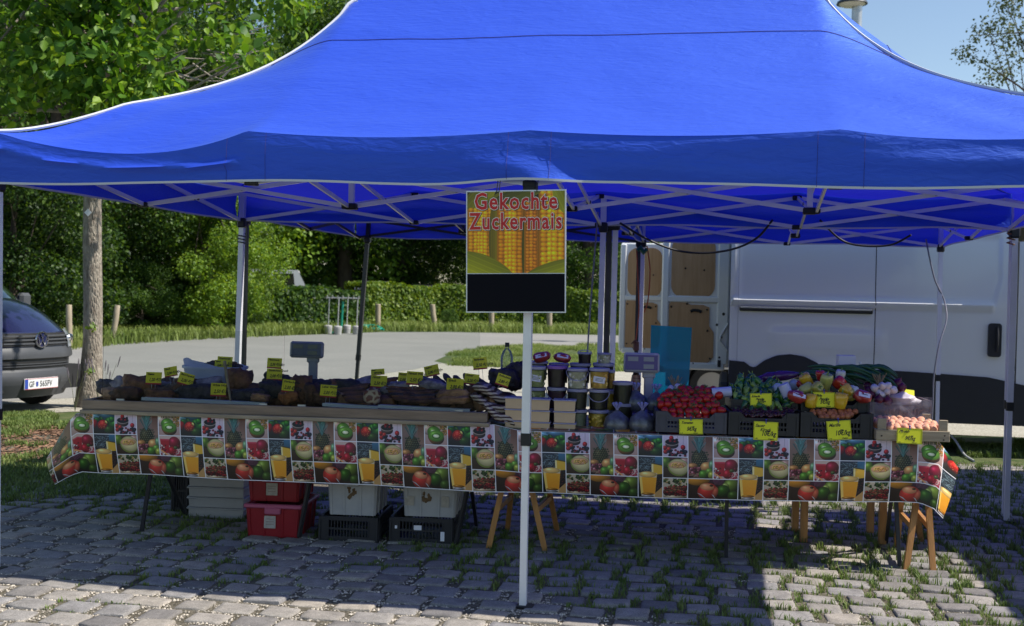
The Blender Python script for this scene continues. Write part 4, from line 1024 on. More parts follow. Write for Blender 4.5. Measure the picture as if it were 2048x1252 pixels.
def big_card(px0, py0, px1, py1, b, tilt, lines, lab, peg=True):
    k = PXM(b); w, h = (px1 - px0) * k, (py1 - py0) * k
    t = thing('price_card', lab, 'price card', tw((px0 + px1) / 2, (py0 + py1) / 2, b), 0, 'large lime price cards on the crates', (R(-5), tilt, TAB.a))
    mb = MB(); mb.box((0, 0, 0), (w, .0024, h)); mb.build('card', m_cardl, t, False)
    for (cx, cz, sx, sz) in ((0, h / 2 - .0035, w * .96, .0012), (0, -h / 2 + .0035, w * .96, .0012), (-w / 2 + .0035, 0, .0012, h * .94), (w / 2 - .0035, 0, .0012, h * .94)):
        mb = MB(); mb.box((cx, -.0016, cz), (sx, .001, sz)); mb.build('printed_border', m_ink, t, False)
    if peg:
        mb = MB(); mb.tube([(0, -.004, h * .4), (0, -.004, h * .5), (0, .01, h * .5 + .012)], .003, 6); mb.ball((0, 0, h * .5 + .012), .006, 8, 5); mb.build('peg', m_inkb, t)
    z = h * .2
    for ln in lines[0]:
        lettering(ln[0], h * .24, m_ink, t, Matrix.Translation((-w * .44 + ln[1] * w, -.0022, z)) @ FACE, shear=.45, offset=.0006, sx=.9); z -= h * .22
    lettering(lines[1], h * .36, m_ink, t, Matrix.Translation((-w * .18, -.0022, -h * .26)) @ FACE, shear=.25, offset=.0009, sx=.75)
    lettering('00', h * .15, m_ink, t, Matrix.Translation((w * .04, -.0022, -h * .06)) @ FACE, shear=.3, offset=.0004)
    lettering('I. Kl', h * .09, m_ink, t, Matrix.Translation((-w * .44, -.0022, -h * .45)) @ FACE, offset=.0003); lettering('Ungarn', h * .1, m_ink, t, Matrix.Translation((w * .1, -.0022, -h * .45)) @ FACE, shear=.4, offset=.0003)
big_card(1359, 839, 1405, 868, -.02, -.03, ((('Tomaten', .02),), '5€/kg'), 'lime price card reading Tomaten on the grey crate')
big_card(1508, 844, 1555, 880, -.03, .02, ((('Sauer', .0), ('Kirsch', .2)), '10€/kg'), 'lime price card reading Sauer Kirsch on the cherry crate')
big_card(1655, 842, 1701, 879, -.03, -.09, ((('Marille', .02),), '10€/kg'), 'tilted lime price card reading Marille on the apricot crate')
big_card(1795, 857, 1843, 887, -.085, .03, ((('Pfirsich', .02),), '9€/kg'), 'sunlit lime price card reading Pfirsich on the peach crate')
big_card(1501, 787, 1543, 812, .12, -.04, ((('Scharfe', .0), ('Paprika', .2)), '6€/kg'), 'lime price card reading Scharfe Paprika among the green peppers')
big_card(1627, 785, 1669, 814, .1, 0, ((('Milde', .0), ('Paprika', .22)), '5€/kg'), 'lime price card reading Milde Paprika among the bell peppers')

# ---- shop scales
def shop_scale(px0, py0, px1, py1, postx, posty, b, lab, colr, screen):
    k = PXM(b); w, h = (px1 - px0) * k, (py1 - py0) * k; c = tw((px0 + px1) / 2, (py0 + py1) / 2, b); pp = T(postx, posty, b); cc = TAB.loc(c)
    t = thing('shop_scale', lab, 'scale', c - Vector((0, 0, c.z - TZ)), TAB.a)
    m_s = mat('scale_body_' + colr[0], colr[1], .4); z = c.z - TZ; dx = pp.x - cc.x
    mb = MB(); mb.bbox((0, 0, z), (w, .05, h), .012, Matrix.Translation((0, 0, z)) @ Matrix.Rotation(-.12, 4, 'X') @ Matrix.Translation((0, 0, -z))); hd = mb.build('display_head', m_s, t)
    MM = Matrix.Translation((0, 0, z)) @ Matrix.Rotation(-.12, 4, 'X')
    mb = MB(); mb.bbox((0, -.026, 0), (w * .9, .004, h * .76), .002, MM); mb.build('face_panel', mat('scale_face_' + colr[0], colr[2], .3), hd)
    for (sx, sz) in ((-.24, .17), (.2, .17), (.2, -.2)):
        mb = MB(); mb.box((sx * w, -.029, sz * h), (w * .29, .003, h * .22), MM); mb.build('readout', mat('lcd_' + colr[0], screen, .2), hd, False)
    mb = MB(); mb.bbox((dx, .015, z / 2 - .02), (.06, .035, z - .04), .008); mb.bbox((dx, .012, z - h * .55), (.085, .035, h * .5), .01); mb.build('post', m_s, t)
    mb = MB(); mb.bbox((dx, .1, .03), (.3, .3, .06), .012); bs = mb.build('base', m_s, t)
    mb = MB(); mb.bbox((dx, .1, .072), (.28, .26, .012), .006); mb.build('pan', m_steel, t)
shop_scale(580, 683, 648, 716, 625, 740, .62, 'grey shop scale with raised display behind the glass by the salami', ('grey', (.26, .27, .29), (.05, .06, .09)), (.12, .12, .06))
shop_scale(1248, 706, 1318, 745, 1297, 770, .55, 'pale shop scale with purple display beside the pickle tubs', ('pale', (.42, .4, .44), (.09, .05, .2)), (.26, .25, .26))

# ---- pickle tubs
m_lid = mat('milky_lid', (.5, .48, .62), .35, trans=.3)
m_tubwall = clear_mat('tub_wall', (.08, .08, .1), .02, .2)
m_label = mat('paper_label', (.75, .74, .78), .7)
CONT = {k: mat('pickle_' + k, c, .4, col2=c2, vscale=s_, coat=.4) for k, c, c2, s_ in (('green', (.2, .23, .06), (.5, .52, .22), 22), ('dark', (.03, .012, .018), (.06, .03, .035), 12), ('white', (.5, .44, .3), (.8, .76, .62), 30), ('orange', (.62, .26, .03), (.85, .6, .12), 18), ('olive', (.035, .032, .02), (.07, .06, .035), 10), ('yellow', (.62, .36, .02), (.85, .62, .1), 20), ('greygreen', (.2, .22, .14), (.36, .38, .28), 18), ('purple', (.05, .012, .03), (.1, .03, .06), 12))}
def pickle_tub(px0, py0, px1, py1, b, cont, lab, handle=0, label=False, lidc=None):
    k = PXM(b); r0 = (px1 - px0) * k / 2; h = (py1 - py0) * k
    c = tw((px0 + px1) / 2, py1, b + r0)
    c = TAB.w(*[(q) for q in TAB.px((px0 + px1) / 2, py1, b + r0)])
    t = thing('pickle_tub', lab, 'tub', c, TAB.a, 'stacked tubs of pickles')
    mb = MB(); mb.lathe([(r0 * .86, .004), (r0 * .96, h * .82), (.001, h * .82)], 20); mb.build('pickles', CONT[cont], t)
    if cont in ('white', 'orange', 'yellow', 'green'):
        rr = random.Random(int(px0)); 
        for _ in range(14):
            a = rr.uniform(3.3, 6.1); z = rr.uniform(.15, .72) * h; q = r0 * (.8 + .1 * z / h)
            mb = MB(); mb.ball((q * math.cos(a), q * math.sin(a), z), r0 * rr.uniform(.16, .24), 8, 6, .3, _); mb.build('pickle_piece', CONT[cont], t)
    mb = MB(); mb.lathe([(r0 * .9, 0), (r0 * 1.0, h * .88)], 24, None, False); mb.build('wall', m_tubwall, t)
    mb = MB(); mb.lathe([(r0 * 1.0, h * .86), (r0 * 1.06, h * .86), (r0 * 1.08, h * .9), (r0 * 1.08, h * .985), (r0 * 1.02, h), (r0 * .94, h * .985), (.001, h * .97)], 28); mb.build('lid', lidc or m_lid, t)
    if handle:
        pts = []
        for i in range(15):
            a = math.pi * i / 14
            if handle == 1: pts.append((r0 * 1.1 * math.cos(a), -r0 * 1.08 * math.sin(a) * .98 - .002, h * .86 - h * .45 * math.sin(a)))
            else: pts.append((r0 * 1.1 * math.cos(a), -r0 * .35 * math.sin(a), h * .92 + h * .3 * math.sin(a)))
        mb = MB(); mb.tube(pts, .0028, 6); mb.build('handle', m_lid, t)
    if label:
        w, hh = r0 * .62, h * .15
        mb = MB(); ct = h * .45; M = Matrix.Translation((0, 0, ct)) @ Matrix.Rotation(.14, 4, 'Y')
        mb.grid(lambda a, c_: (M @ Vector((r0 * 1.01 * math.sin((a - .5) * 1.3), -r0 * 1.01 * math.cos((a - .5) * 1.3), (c_ - .5) * 2 * hh)))[:], 8, 2); lb = mb.build('paper_label', m_label, t)
        for q in (-.4, 0, .4):
            mb = MB(); mb.grid(lambda a, c_: (M @ Vector((r0 * 1.015 * math.sin((a - .5) * .8), -r0 * 1.015 * math.cos((a - .5) * .8), hh * q + (c_ - .5) * hh * .14)))[:], 6, 1); mb.build('print_line', m_ink, lb)
m_plid = mat('violet_lid', (.34, .16, .5), .35, trans=.2)
BK = [(1053, 732, 1090, 774, .24, 'green', 'topmost front tub of green pickles with a paper label', 0, True), (1094, 731, 1132, 774, .26, 'dark', 'topmost front tub with violet lid and dark contents', 0, False), (1134, 736, 1174, 777, .22, 'white', 'topmost front tub of white cauliflower pickles', 1, False), (1179, 736, 1217, 777, .22, 'orange', 'topmost front tub of orange peppers with a paper label', 0, True),
    (1052, 774, 1090, 816, .24, 'green', 'green pickle tub in the middle row, above the beige boxes', 0, False), (1094, 774, 1132, 817, .26, 'purple', 'dark purple pickle tub in the middle row', 1, False), (1134, 777, 1174, 818, .22, 'olive', 'olive dark tub in the middle row under the cauliflower', 0, False), (1177, 778, 1216, 819, .22, 'olive', 'dark tub with hanging handle under the orange peppers', 1, False),
    (1052, 817, 1090, 858, .24, 'green', 'bottom row green tub hidden behind the beige boxes', 0, False), (1094, 818, 1132, 859, .26, 'purple', 'bottom row purple tub hidden behind the beige boxes', 0, False), (1134, 818, 1173, 860, .2, 'greygreen', 'bottom row grey-green tub beside the beige boxes', 0, False), (1176, 819, 1215, 862, .2, 'yellow', 'bottom row tub of yellow peppers with a label', 0, False),
    (1214, 740, 1229, 777, .4, 'orange', 'narrow strip of an orange tub behind the labelled one', 0, False), (1056, 722, 1094, 760, .5, 'green', 'rear top tub behind the green labelled one', 0, False), (1140, 726, 1180, 766, .46, 'dark', 'rear top dark tub behind the cauliflower', 0, False), (1186, 726, 1226, 768, .46, 'dark', 'rear top tub behind the orange peppers', 0, False),
    (1200, 780, 1232, 820, .4, 'yellow', 'yellow tub behind the dark one with hanging handle', 0, False), (1226, 763, 1264, 806, .3, 'olive', 'single dark tub standing right of the tub stack', 0, False), (1226, 806, 1264, 850, .3, 'olive', 'dark tub below the single one right of the stack', 0, False), (1196, 820, 1230, 862, .38, 'yellow', 'bottom yellow tub behind the labelled yellow one', 0, False),
    (1098, 726, 1136, 766, .5, 'dark', 'rear top tub behind the violet lid', 0, False),
    (1156, 705, 1182, 727, .48, 'dark', 'small dark tub with raised handle on top of the stack', 2, False), (1195, 706, 1222, 728, .48, 'white', 'small tub of white pickles on top of the stack', 0, False)]
for i, (x0, y0, x1, y1, b, c, lab, hd, lb) in enumerate(BK): pickle_tub(x0, y0, x1, y1, b, c, lab, hd, lb, m_plid if i == 1 else None)
m_beige = mat('beige_spread', (.6, .43, .26), .5, var=.06)
for ci, (x0, x1, dy) in enumerate(((1010, 1053, 0), (1056, 1101, 3), (1107, 1152, 5))):
    for ri in range(3):
        y1 = 839 + dy - 23 + (1 - ri) * 23 + 23; y0 = y1 - 23; b = .04 + .01 * ci; k = PXM(b); w, h = (x1 - x0) * k, 23 * k
        lab = '%s beige spread box of the %s column' % (('lowest', 'middle', 'topmost')[ri], ('first, sign pole side', 'second', 'third, pickle side')[ci])
        t = thing('spread_box', lab, 'box', TAB.w(*TAB.px((x0 + x1) / 2, y1 , b + .05)), TAB.a, 'rectangular boxes of beige spread')
        mb = MB(); mb.box((0, 0, h * .44), (w * .9, .1, h * .86), None, (1.04, 1.04)); mb.build('filling', m_beige, t)
        mb = MB(); mb.bbox((0, 0, h * .93), (w * 1.02, .118, h * .11), .002); mb.build('lid', m_lid, t)
m_rbag = mat('red_powder_bag', (.3, .03, .03), .3, col2=(.42, .05, .04), vscale=10, coat=.5)
def red_bag(px, py, w, h, b, tilt, lab):
    k = PXM(b)
    t = thing('paprika_bag', lab, 'bag', TAB.w(*TAB.px(px, py + h / 2, b)), 0, 'red powder bags with white labels', (0, tilt, TAB.a))
    mb = MB(); mb.ball((0, 0, h * k / 2), (w * k / 2, .05, h * k / 2), 14, 9, .25, px); mb.build('bag', m_rbag, t)
    mb = MB(); mb.grid(lambda a, c: ((a - .5) * w * k * .62, -.052 - .004 * math.sin(a * 3.14) + .02 * c, h * k * (.52 + .3 * c)), 6, 2); lb = mb.build('paper_label', m_label, t)
    mb = MB(); mb.grid(lambda a, c: ((a - .5) * w * k * .42, -.0535 - .004 * math.sin(a * 3.14) + .011 + .003 * c, h * k * (.68 + .05 * c)), 6, 1); mb.build('print_line', m_ink, lb)
red_bag(1086, 714, 36, 22, .42, -.25, 'red powder bag lying left on top of the tubs'); red_bag(1124, 715, 36, 20, .42, .12, 'red powder bag lying right on top of the tubs')
red_bag(1592, 793, 40, 24, .1, .25, 'red powder bag between green peppers and bell peppers'); red_bag(1722, 793, 36, 26, .1, .2, 'red powder bag right of the bell peppers')
# ---- tied bags
m_bagc = mat('dark_bag_contents', (.03, .03, .035), .3, col2=(.16, .17, .2), vscale=18, coat=.6)
m_film = mat('bag_film', (.55, .55, .8), .25, trans=.5)
for (px, y0, y1, w, b, lab) in ((1233, 822, 866, 52, .1, 'tied clear bag of dark goods in front, next to the tubs'), (1284, 822, 866, 54, .08, 'tied clear bag of dark goods beside the tomato crate'), (1270, 782, 822, 50, .34, 'upper tied bag below the pale scale'), (1312, 785, 824, 40, .34, 'upper tied bag beside the garlic bunch')):
    k = PXM(b); h = (y1 - y0) * k
    t = thing('tied_bag', lab, 'bag', TAB.w(*TAB.px(px, y1, b + .04)), TAB.a, 'tied plastic bags of dark goods')
    mb = MB(); mb.lathe([(.001, 0), (w * k * .42, .006), (w * k * .5, h * .35), (w * k * .44, h * .7), (w * k * .16, h * .95), (.006, h * 1.05)], 16)
    mb.v = [(x * (1 + .12 * noise.noise(Vector((x * 20, y * 20, z * 20)))), y * .8 * (1 + .12 * noise.noise(Vector((y * 20, x * 20, z * 14)))), z) for x, y, z in mb.v]; mb.build('bag', m_bagc, t, True, 80)
    mb = MB()
    for i in range(7):
        a = i * .9; mb.tube([(0, 0, h), (.008 * math.cos(a), .008 * math.sin(a), h + .018), (.03 * math.cos(a), .03 * math.sin(a), h + .05)], [.006, .004, .009], 5)
    mb.build('knot', m_film, t, True, 80)
# ================================================================== crates and produce
m_cgrey = mat('grey_crate_plastic', (.06, .06, .08), .5, var=.15); m_cblack = mat('black_crate_plastic', (.016, .016, .02), .5, var=.15)
def crate(name, label, frame, x0, x1, y0, d, z0, h, material, dip=.0, group=None, slots=True, holes=None):
    """ventilated plastic crate with an optional lowered middle of its front; local x along the table"""
    t = thing(name, label, 'crate', frame.w((x0 + x1) / 2, y0, z0), frame.a, group)
    w = x1 - x0; th = .012
    def wall(nm, ln, M, dp):
        mb = MB(); e = ln * .16
        for s_ in (-1, 1): mb.box((s_ * (ln / 2 - e / 2), 0, h / 2), (e, th, h), M)
        top = h - dp
        mb.box((0, 0, top - .012), (ln - 2 * e, th * 1.3, .024), M); mb.box((0, 0, .015), (ln - 2 * e, th * 1.2, .03), M)
        if slots:
            mb.box((0, 0, top * .5), (ln - 2 * e, th, .012), M)
            n = max(5, int((ln - 2 * e) / .02))
            for i in range(n + 1): mb.box((-ln / 2 + e + (ln - 2 * e) * i / n, 0, top / 2), (.007, th * .9, top - .03), M)
        else: mb.box((0, 0, top / 2), (ln - 2 * e, th * .8, top - .03), M)
        for s_ in (-1, 1):
            mb.box((s_ * (ln / 2 - .006), -.004, h / 2), (.012, th * 1.6, h), M); mb.box((s_ * (ln / 2 - e), -.003, h / 2), (.008, th * 1.4, h), M)
            mb.box((s_ * (ln / 2 - e / 2), -.003, h - .012), (e, th * 1.5, .02), M)
            if dp: mb.prism([(s_ * (ln / 2 - e), top), (s_ * (ln / 2 - e - dp * s_ * s_), top), (s_ * (ln / 2 - e), h)] if s_ < 0 else [(ln / 2 - e - dp, top), (ln / 2 - e, top), (ln / 2 - e, h)], -th / 2, th / 2, M)
        mb.build(nm, material, t, False)
    wall('front_wall', w, Matrix.Translation((0, th / 2, 0)), dip); wall('back_wall', w, Matrix.Translation((0, d - th / 2, 0)), 0)
    for s_ in (-1, 1): wall('side_wall', d - .03, Matrix.Translation((s_ * (w / 2 - th / 2), d / 2, 0)) @ Matrix.Rotation(R(90), 4, 'Z'), 0)
    mb = MB(); mb.box((0, d / 2, .008), (w - .03, d - .03, .012)); mb.build('floor', material, t, False)
    return t
G = 'produce crates on the table'
def tcrate(lab, px0, px1, pyt, b, d, z0, material, dip, pyb):
    A, B = T(px0, pyb, b), T(px1, pyb, b); tp = T((px0 + px1) / 2, pyt, b).z
    return crate('produce_crate', lab, TAB, A.x, B.x, b, d, z0, tp - z0, material, dip, G)
tcrate('grey slotted crate heaped with red tomatoes', 1311, 1452, 824, .0, .42, TZ, m_cgrey, .035, 873)
tcrate('black crate of dark cherries under the green peppers', 1456, 1596, 825, -.005, .42, TZ, m_cblack, .035, 876)
tcrate('black crate of apricots under the bell peppers', 1600, 1744, 826, -.005, .42, TZ, m_cblack, .035, 878)
zt1 = T(1500, 824, 0).z
tcrate('upper black crate of green hot peppers', 1462, 1594, 800, .13, .38, zt1 + .002, m_cblack, .03, 824)
tcrate('upper black crate of yellow and red bell peppers', 1601, 1738, 800, .13, .38, zt1 + .002, m_cblack, .03, 824)

m_tom = mat('tomato_skin', (.36, .01, .006), .3, col2=(.55, .025, .008), vscale=12)
m_stem = mat('green_stem', (.06, .12, .03), .6, var=.3)
def fruit_mesh(name, material, prof, n=14, wob=.05, seed=0, lobes=0):
    mb = MB(); mb.lathe(prof, n, None, False)
    mb.v = [(x * (1 + wob * noise.noise(Vector((x, y, z)) * 20 + Vector((seed, 0, 0))) + (lobes * math.cos(4 * math.atan2(y, x)) if lobes else 0)), y * (1 + wob * noise.noise(Vector((y, x, z)) * 20) + (lobes * math.cos(4 * math.atan2(y, x)) if lobes else 0)), z) for x, y, z in mb.v]
    return mb.mesh(name, material, True, 80)
def round_prof(r, dimple=.12, fl=.85, k=9):
    return [(max(.0005, r * math.sin(math.pi * i / k)), -fl * r * math.cos(math.pi * i / k) - (dimple * r * math.exp(-((k - i) / 1.3) ** 2)) + (0)) for i in range(k + 1)]
tom_me = [fruit_mesh('tomato', m_tom, round_prof(.028 * s_), seed=i) for i, s_ in enumerate((1, 1.08, .93))]
mb = MB()
for i in range(5):
    a = i * 1.2566; mb.tube([(0, 0, .021), (.011 * math.cos(a), .011 * math.sin(a), .0245), (.022 * math.cos(a), .022 * math.sin(a), .021)], [.003, .0028, .0006], 4)
mb.tube([(0, 0, .02), (.002, .0, .036), (.01, .004, .048)], .0022, 5); stem_me = mb.mesh('stem', m_stem)
def put(name, me, label, cat, group, p, rot, sc=1, child=None):
    o = link(name, me, None, p, rot, sc); tag(o, label, cat, group)
    if child: link('stem', child, o)
    return o
rr = random.Random(4)
def heap(rows, fn, dx, jit=3):
    for (y, b, x0, x1) in rows:
        n = max(1, round((x1 - x0) / dx)); off = rr.uniform(0, dx * .5)
        for i in range(n): fn(x0 + off + i * dx + rr.uniform(-jit, jit), y + rr.uniform(-jit, jit) * .7, b + rr.uniform(-.01, .01))
heap([(834, .05, 1346, 1424), (822, .075, 1326, 1446), (811, .11, 1318, 1448), (801, .155, 1318, 1448), (792, .2, 1322, 1446), (784, .25, 1330, 1424), (778, .3, 1356, 1430)],
     lambda x, y, b: put('tomato', tom_me[rr.randrange(3)], 'red vine tomato heaped in the grey crate', 'tomato', 'vine tomatoes in the grey crate', tw(x, y, b), (rr.uniform(-1.3, .6), rr.uniform(-.8, .8), rr.uniform(0, 6)), rr.uniform(.88, 1.08), stem_me), 15.5)
vt = MB()
for _ in range(16):
    x, y = rr.uniform(1325, 1425), rr.uniform(785, 822); b = .3 - (y - 778) / 60 * .25 - .03
    p = [tw(x + i * 6, y - 3 + 5 * math.sin(i * .9 + x), b) for i in range(5)]
    vt = MB(); vt.tube([q - p[0] for q in p], .0022, 5); o = vt.build('tomato_vine', m_stem); o.location = p[0]; tag(o, 'thin green vine stalk lying across the tomatoes', 'vine', 'vine stalks on the tomatoes')
# hot green peppers
m_gp = [mat('green_pepper_' + k, c, .25, var=.15, vscale=8, coat=.4) for k, c in (('deep', (.02, .09, .02)), ('mid', (.06, .19, .025)), ('light', (.19, .3, .04)))]
gp_prof = [(.0005, -.068), (.007, -.058), (.013, -.035), (.018, -.008), (.021, .016), (.019, .03), (.008, .036), (.0005, .033)]
gp_me = [fruit_mesh('hot_pepper', m, gp_prof, 10, .12, i) for i, m in enumerate(m_gp)]
mb = MB(); mb.tube([(0, 0, .033), (.002, 0, .045), (.008, .003, .058)], [.005, .0028, .0024], 6); gst = mb.mesh('stem', m_gp[2])
heap([(812, .13, 1484, 1572), (804, .16, 1472, 1580), (794, .2, 1466, 1582), (784, .25, 1464, 1580), (774, .3, 1466, 1572), (765, .34, 1474, 1560), (759, .38, 1482, 1520)],
     lambda x, y, b: put('hot_pepper', gp_me[rr.choice((0, 0, 1, 1, 2))], 'pointed green hot pepper heaped in the upper crate', 'pepper', 'green hot peppers in the crate', tw(x, y, b), (rr.uniform(-.7, .7), rr.uniform(-.9, .9), rr.uniform(0, 6)), rr.uniform(.85, 1.1), gst), 13.5)
# bell peppers
bp_prof = [(.0005, -.036), (.014, -.042), (.03, -.034), (.036, -.005), (.04, .022), (.034, .038), (.016, .041), (.0005, .03)]
m_bp = {k: mat('bell_pepper_' + k, c, .18, col2=c2, vscale=9, coat=.5) for k, c, c2 in (('yellow', (.62, .33, .01), (.75, .5, .03)), ('pale', (.4, .42, .1), (.58, .55, .16)), ('red', (.5, .02, .015), (.62, .06, .03)), ('orange', (.6, .15, .015), (.7, .32, .03)), ('olive', (.3, .3, .05), (.5, .42, .08)), ('white', (.6, .62, .5), (.72, .72, .62)))}
bp_me = {k: fruit_mesh('bell_pepper', m, bp_prof, 20, .05, 3, .07) for k, m in m_bp.items()}
mb = MB(); mb.lathe([(.012, .032), (.011, .037), (.004, .04), (.004, .058), (.0005, .058)], 8); bst = mb.mesh('stem', mat('pepper_stalk', (.16, .26, .06), .5))
for (x, y, b, k, sx, sz, ry, rx, lab) in ((1622, 802, .1, 'yellow', 1, 1.15, .1, .1, 'bright yellow bell pepper left of the Milde Paprika card'), (1682, 802, .1, 'yellow', 1.12, 1.3, -.1, .1, 'large yellow bell pepper right of the Milde Paprika card'), (1612, 778, .22, 'pale', .9, 1.1, 1.2, 0, 'pale green bell pepper lying above the yellow one'), (1632, 776, .2, 'olive', .95, 1.1, 1.3, .2, 'olive yellow bell pepper lying behind the card'),
    (1613, 760, .32, 'yellow', 1, 1.1, .6, .3, 'yellow bell pepper at the top left of the heap'), (1641, 752, .36, 'red', .75, .9, .2, 0, 'small red bell pepper at the top of the heap'), (1652, 765, .26, 'pale', .95, 1.5, -.45, .1, 'long pale yellow pepper standing in the heap middle'), (1678, 766, .3, 'red', 1.05, .8, 1.2, .2, 'red bell pepper behind the large yellow one'),
    (1693, 782, .2, 'yellow', 1, 1, .8, .2, 'yellow bell pepper resting on the large one'), (1680, 752, .42, 'white', .85, 1, .3, 0, 'white pepper at the back of the heap'), (1700, 790, .2, 'olive', .8, 1, .2, 0, 'olive bell pepper beside the red powder bag'), (1600, 794, .16, 'olive', .7, 1, .2, .2, 'greenish bell pepper beside the white roll'), (1605, 770, .4, 'red', .8, .9, .9, 0, 'dark red bell pepper far left in the heap'), (1655, 795, .2, 'orange', .9, 1, .3, 0, 'orange bell pepper behind the card'), (1640, 785, .26, 'yellow', .9, 1, 1.4, 0, 'yellow bell pepper filling the heap middle')):
    put('bell_pepper', bp_me[k], lab, 'pepper', 'bell peppers in the upper crate', tw(x, y, b), (rx, ry, rr.uniform(0, 6)), (sx, sx, sz * .95), bst)
# apricots, cherries, peaches
m_apr = mat('apricot_skin', (.45, .12, .05), .5, col2=(.58, .22, .07), vscale=14); apr_me = [fruit_mesh('apricot', m_apr, round_prof(.02, .12, .95, 7), 12, .05, i) for i in range(2)]
heap([(834, .04, 1640, 1708), (828, .07, 1628, 1716), (823, .105, 1624, 1716)], lambda x, y, b: put('apricot', apr_me[rr.randrange(2)], 'orange apricot in the front black crate', 'apricot', 'apricots in the black crate', tw(x, y, b), (rr.uniform(-1, 1), rr.uniform(-1, 1), rr.uniform(0, 6)), rr.uniform(.9, 1.1)), 10.5, 2)
cm = MB()
for _ in range(420):
    x, b = rr.uniform(1466, 1588), rr.uniform(.02, .13); p = T(x, 832 - (b - .02) * 110 + rr.uniform(-2, 2), b)
    cm.ball((p.x, p.y, p.z), .0095 * rr.uniform(.85, 1.1), 7, 5)
    if rr.random() < .35: cm.tube([(p.x, p.y, p.z), (p.x + rr.uniform(-.02, .02), p.y - .01, p.z + .02), (p.x + rr.uniform(-.04, .04), p.y - .015, p.z + .028)], .0011, 4)
o = cm.build('cherries', mat('cherry_skin', (.03, .006, .01), .25, col2=(.09, .02, .03), vscale=20, coat=.4, island=.4)); o.location = TAB.w(0, 0); o.rotation_euler.z = TAB.a; tag(o, 'mass of dark sour cherries in the black crate', 'cherries', kind='stuff')
m_pea = mat('peach_skin', (.62, .2, .12), .6, col2=(.75, .42, .2), vscale=9, sheen=.4); pea_me = [fruit_mesh('peach', m_pea, round_prof(.031, .16, .9, 8), 14, .04, i) for i in range(3)]
pc = thing('peach_crate', 'flat wooden crate of peaches at the sunny table end', 'crate', TAB.w(0, 0), TAB.a)
A, B = T(1752, 882, -.06), T(1899, 884, -.06); dd = .4; zb_ = TZ + .003
zt_ = T(1800, 860, -.06).z
for nm, c, s_ in (('slat', ((A.x + B.x) / 2, -.06, (zb_ + zt_) / 2), (B.x - A.x, .01, zt_ - zb_)), ('slat', ((A.x + B.x) / 2, -.06 + dd, (zb_ + zt_) / 2), (B.x - A.x, .01, zt_ - zb_)), ('slat', (A.x + .006, -.06 + dd / 2, (zb_ + zt_) / 2), (.01, dd - .012, zt_ - zb_)), ('slat', (B.x - .006, -.06 + dd / 2, (zb_ + zt_) / 2), (.01, dd - .012, zt_ - zb_)), ('base', ((A.x + B.x) / 2, -.06 + dd / 2, zb_ + .006), (B.x - A.x - .03, dd - .03, .008))):
    mb = MB(); mb.bbox(c, s_, .002); mb.build(nm, m_pale_wood, pc)
for x in (A.x + .035, B.x - .035):
    for y in (-.045, -.075 + dd):
        mb = MB(); mb.bbox((x, y, zb_ + .065), (.05, .018, .125), .002); mb.build('corner_post', m_pale_wood, pc)
m_knot = mat('dark_knot', (.05, .03, .02), .8)
for x, z in ((A.x + .03, .4), (B.x - .03, .6), (B.x - .035, .2)):
    mb = MB(); mb.ball((x, -.0655, zb_ + (zt_ - zb_) * z), (.006, .0015, .005), 8, 5); mb.build('knot', m_knot, pc)
for j in range(6):
    for i in range(9):
        x = A.x + .045 + i * (B.x - A.x - .09) / 8; y = -.02 + j * .062
        if (i in (0, 8)) and j in (0, 5): continue
        put('peach', pea_me[rr.randrange(3)], 'ripe pink peach laid in rows in the wooden crate', 'peach', 'peaches in the wooden crate', TAB.w(x + (j % 2) * .012, y, zt_ + .005 + j * .004 + rr.uniform(-.004, .004)), (rr.uniform(-.8, .8), rr.uniform(-.8, .8), rr.uniform(0, 6)), (.78, .95, .9))
# wrapped crate behind the peaches
wc = tcrate('grey crate wrapped in clear film behind the peaches', 1748, 1862, 800, .36, .3, TZ + .03, mat('brownish_crate', (.12, .09, .09), .5), .03, 860)
m_wrap = clear_mat('cling_film', (.55, .52, .62), .16, .18); A, B = T(1740, 838, .3), T(1866, 838, .3); zt2 = T(1800, 802, .33).z
mb = MB(); mb.grid(lambda a, c: (A.x + (B.x - A.x) * a, .33 + .012 * noise.noise(Vector((a * 9, c * 4, 1))) + .02 * c - .02, A.z - .02 + (zt2 - A.z + .02 + (.03 if a > .75 else -.01)) * c + .01 * noise.noise(Vector((a * 8, 3, 1)))), 30, 10)
o = mb.build('cling_film', m_wrap, None, True, 80); o.location = TAB.w(0, 0); o.rotation_euler.z = TAB.a; tag(o, 'crinkled clear film sheet over the crate behind the peaches', 'film')
# white bag and red onions in it, onions, garlic, aubergines, leeks, cabbage, rolls
t = thing('carrier_bag', 'bright white plastic bag lying in the wrapped crate', 'bag', tw(1806, 800, .42), TAB.a)
mb = MB(); mb.ball((0, 0, .0), (.085, .06, .045), 18, 10, .5, 9); mb.ball((.05, 0, -.012), (.06, .05, .03), 14, 8, .4, 3); mb.build('bag', mat('white_film', (.75, .68, .72), .4, trans=.3), t, True, 80)
m_on = mat('red_onion_skin', (.1, .012, .04), .3, var=.35, vscale=8, stretch=(6, 6, 1)); on_me = fruit_mesh('onion', m_on, [(.0005, -.03), (.018, -.026), (.032, -.004), (.028, .016), (.012, .03), (.004, .04), (.0005, .05)], 14)
for i, (x, y, b) in enumerate(((1735, 772, .5), (1742, 790, .4), (1758, 800, .36), (1775, 803, .36), (1780, 762, .55), (1795, 768, .5), (1803, 775, .48), (1788, 776, .52), (1737, 782, .45), (1769, 760, .58))):
    put('red_onion', on_me, 'dark red onion in the heap around the garlic bunch', 'onion', 'red onions beside the garlic', tw(x, y, b), (rr.uniform(-.6, .6), rr.uniform(-.6, .6), rr.uniform(0, 6)), rr.uniform(.85, 1.1))
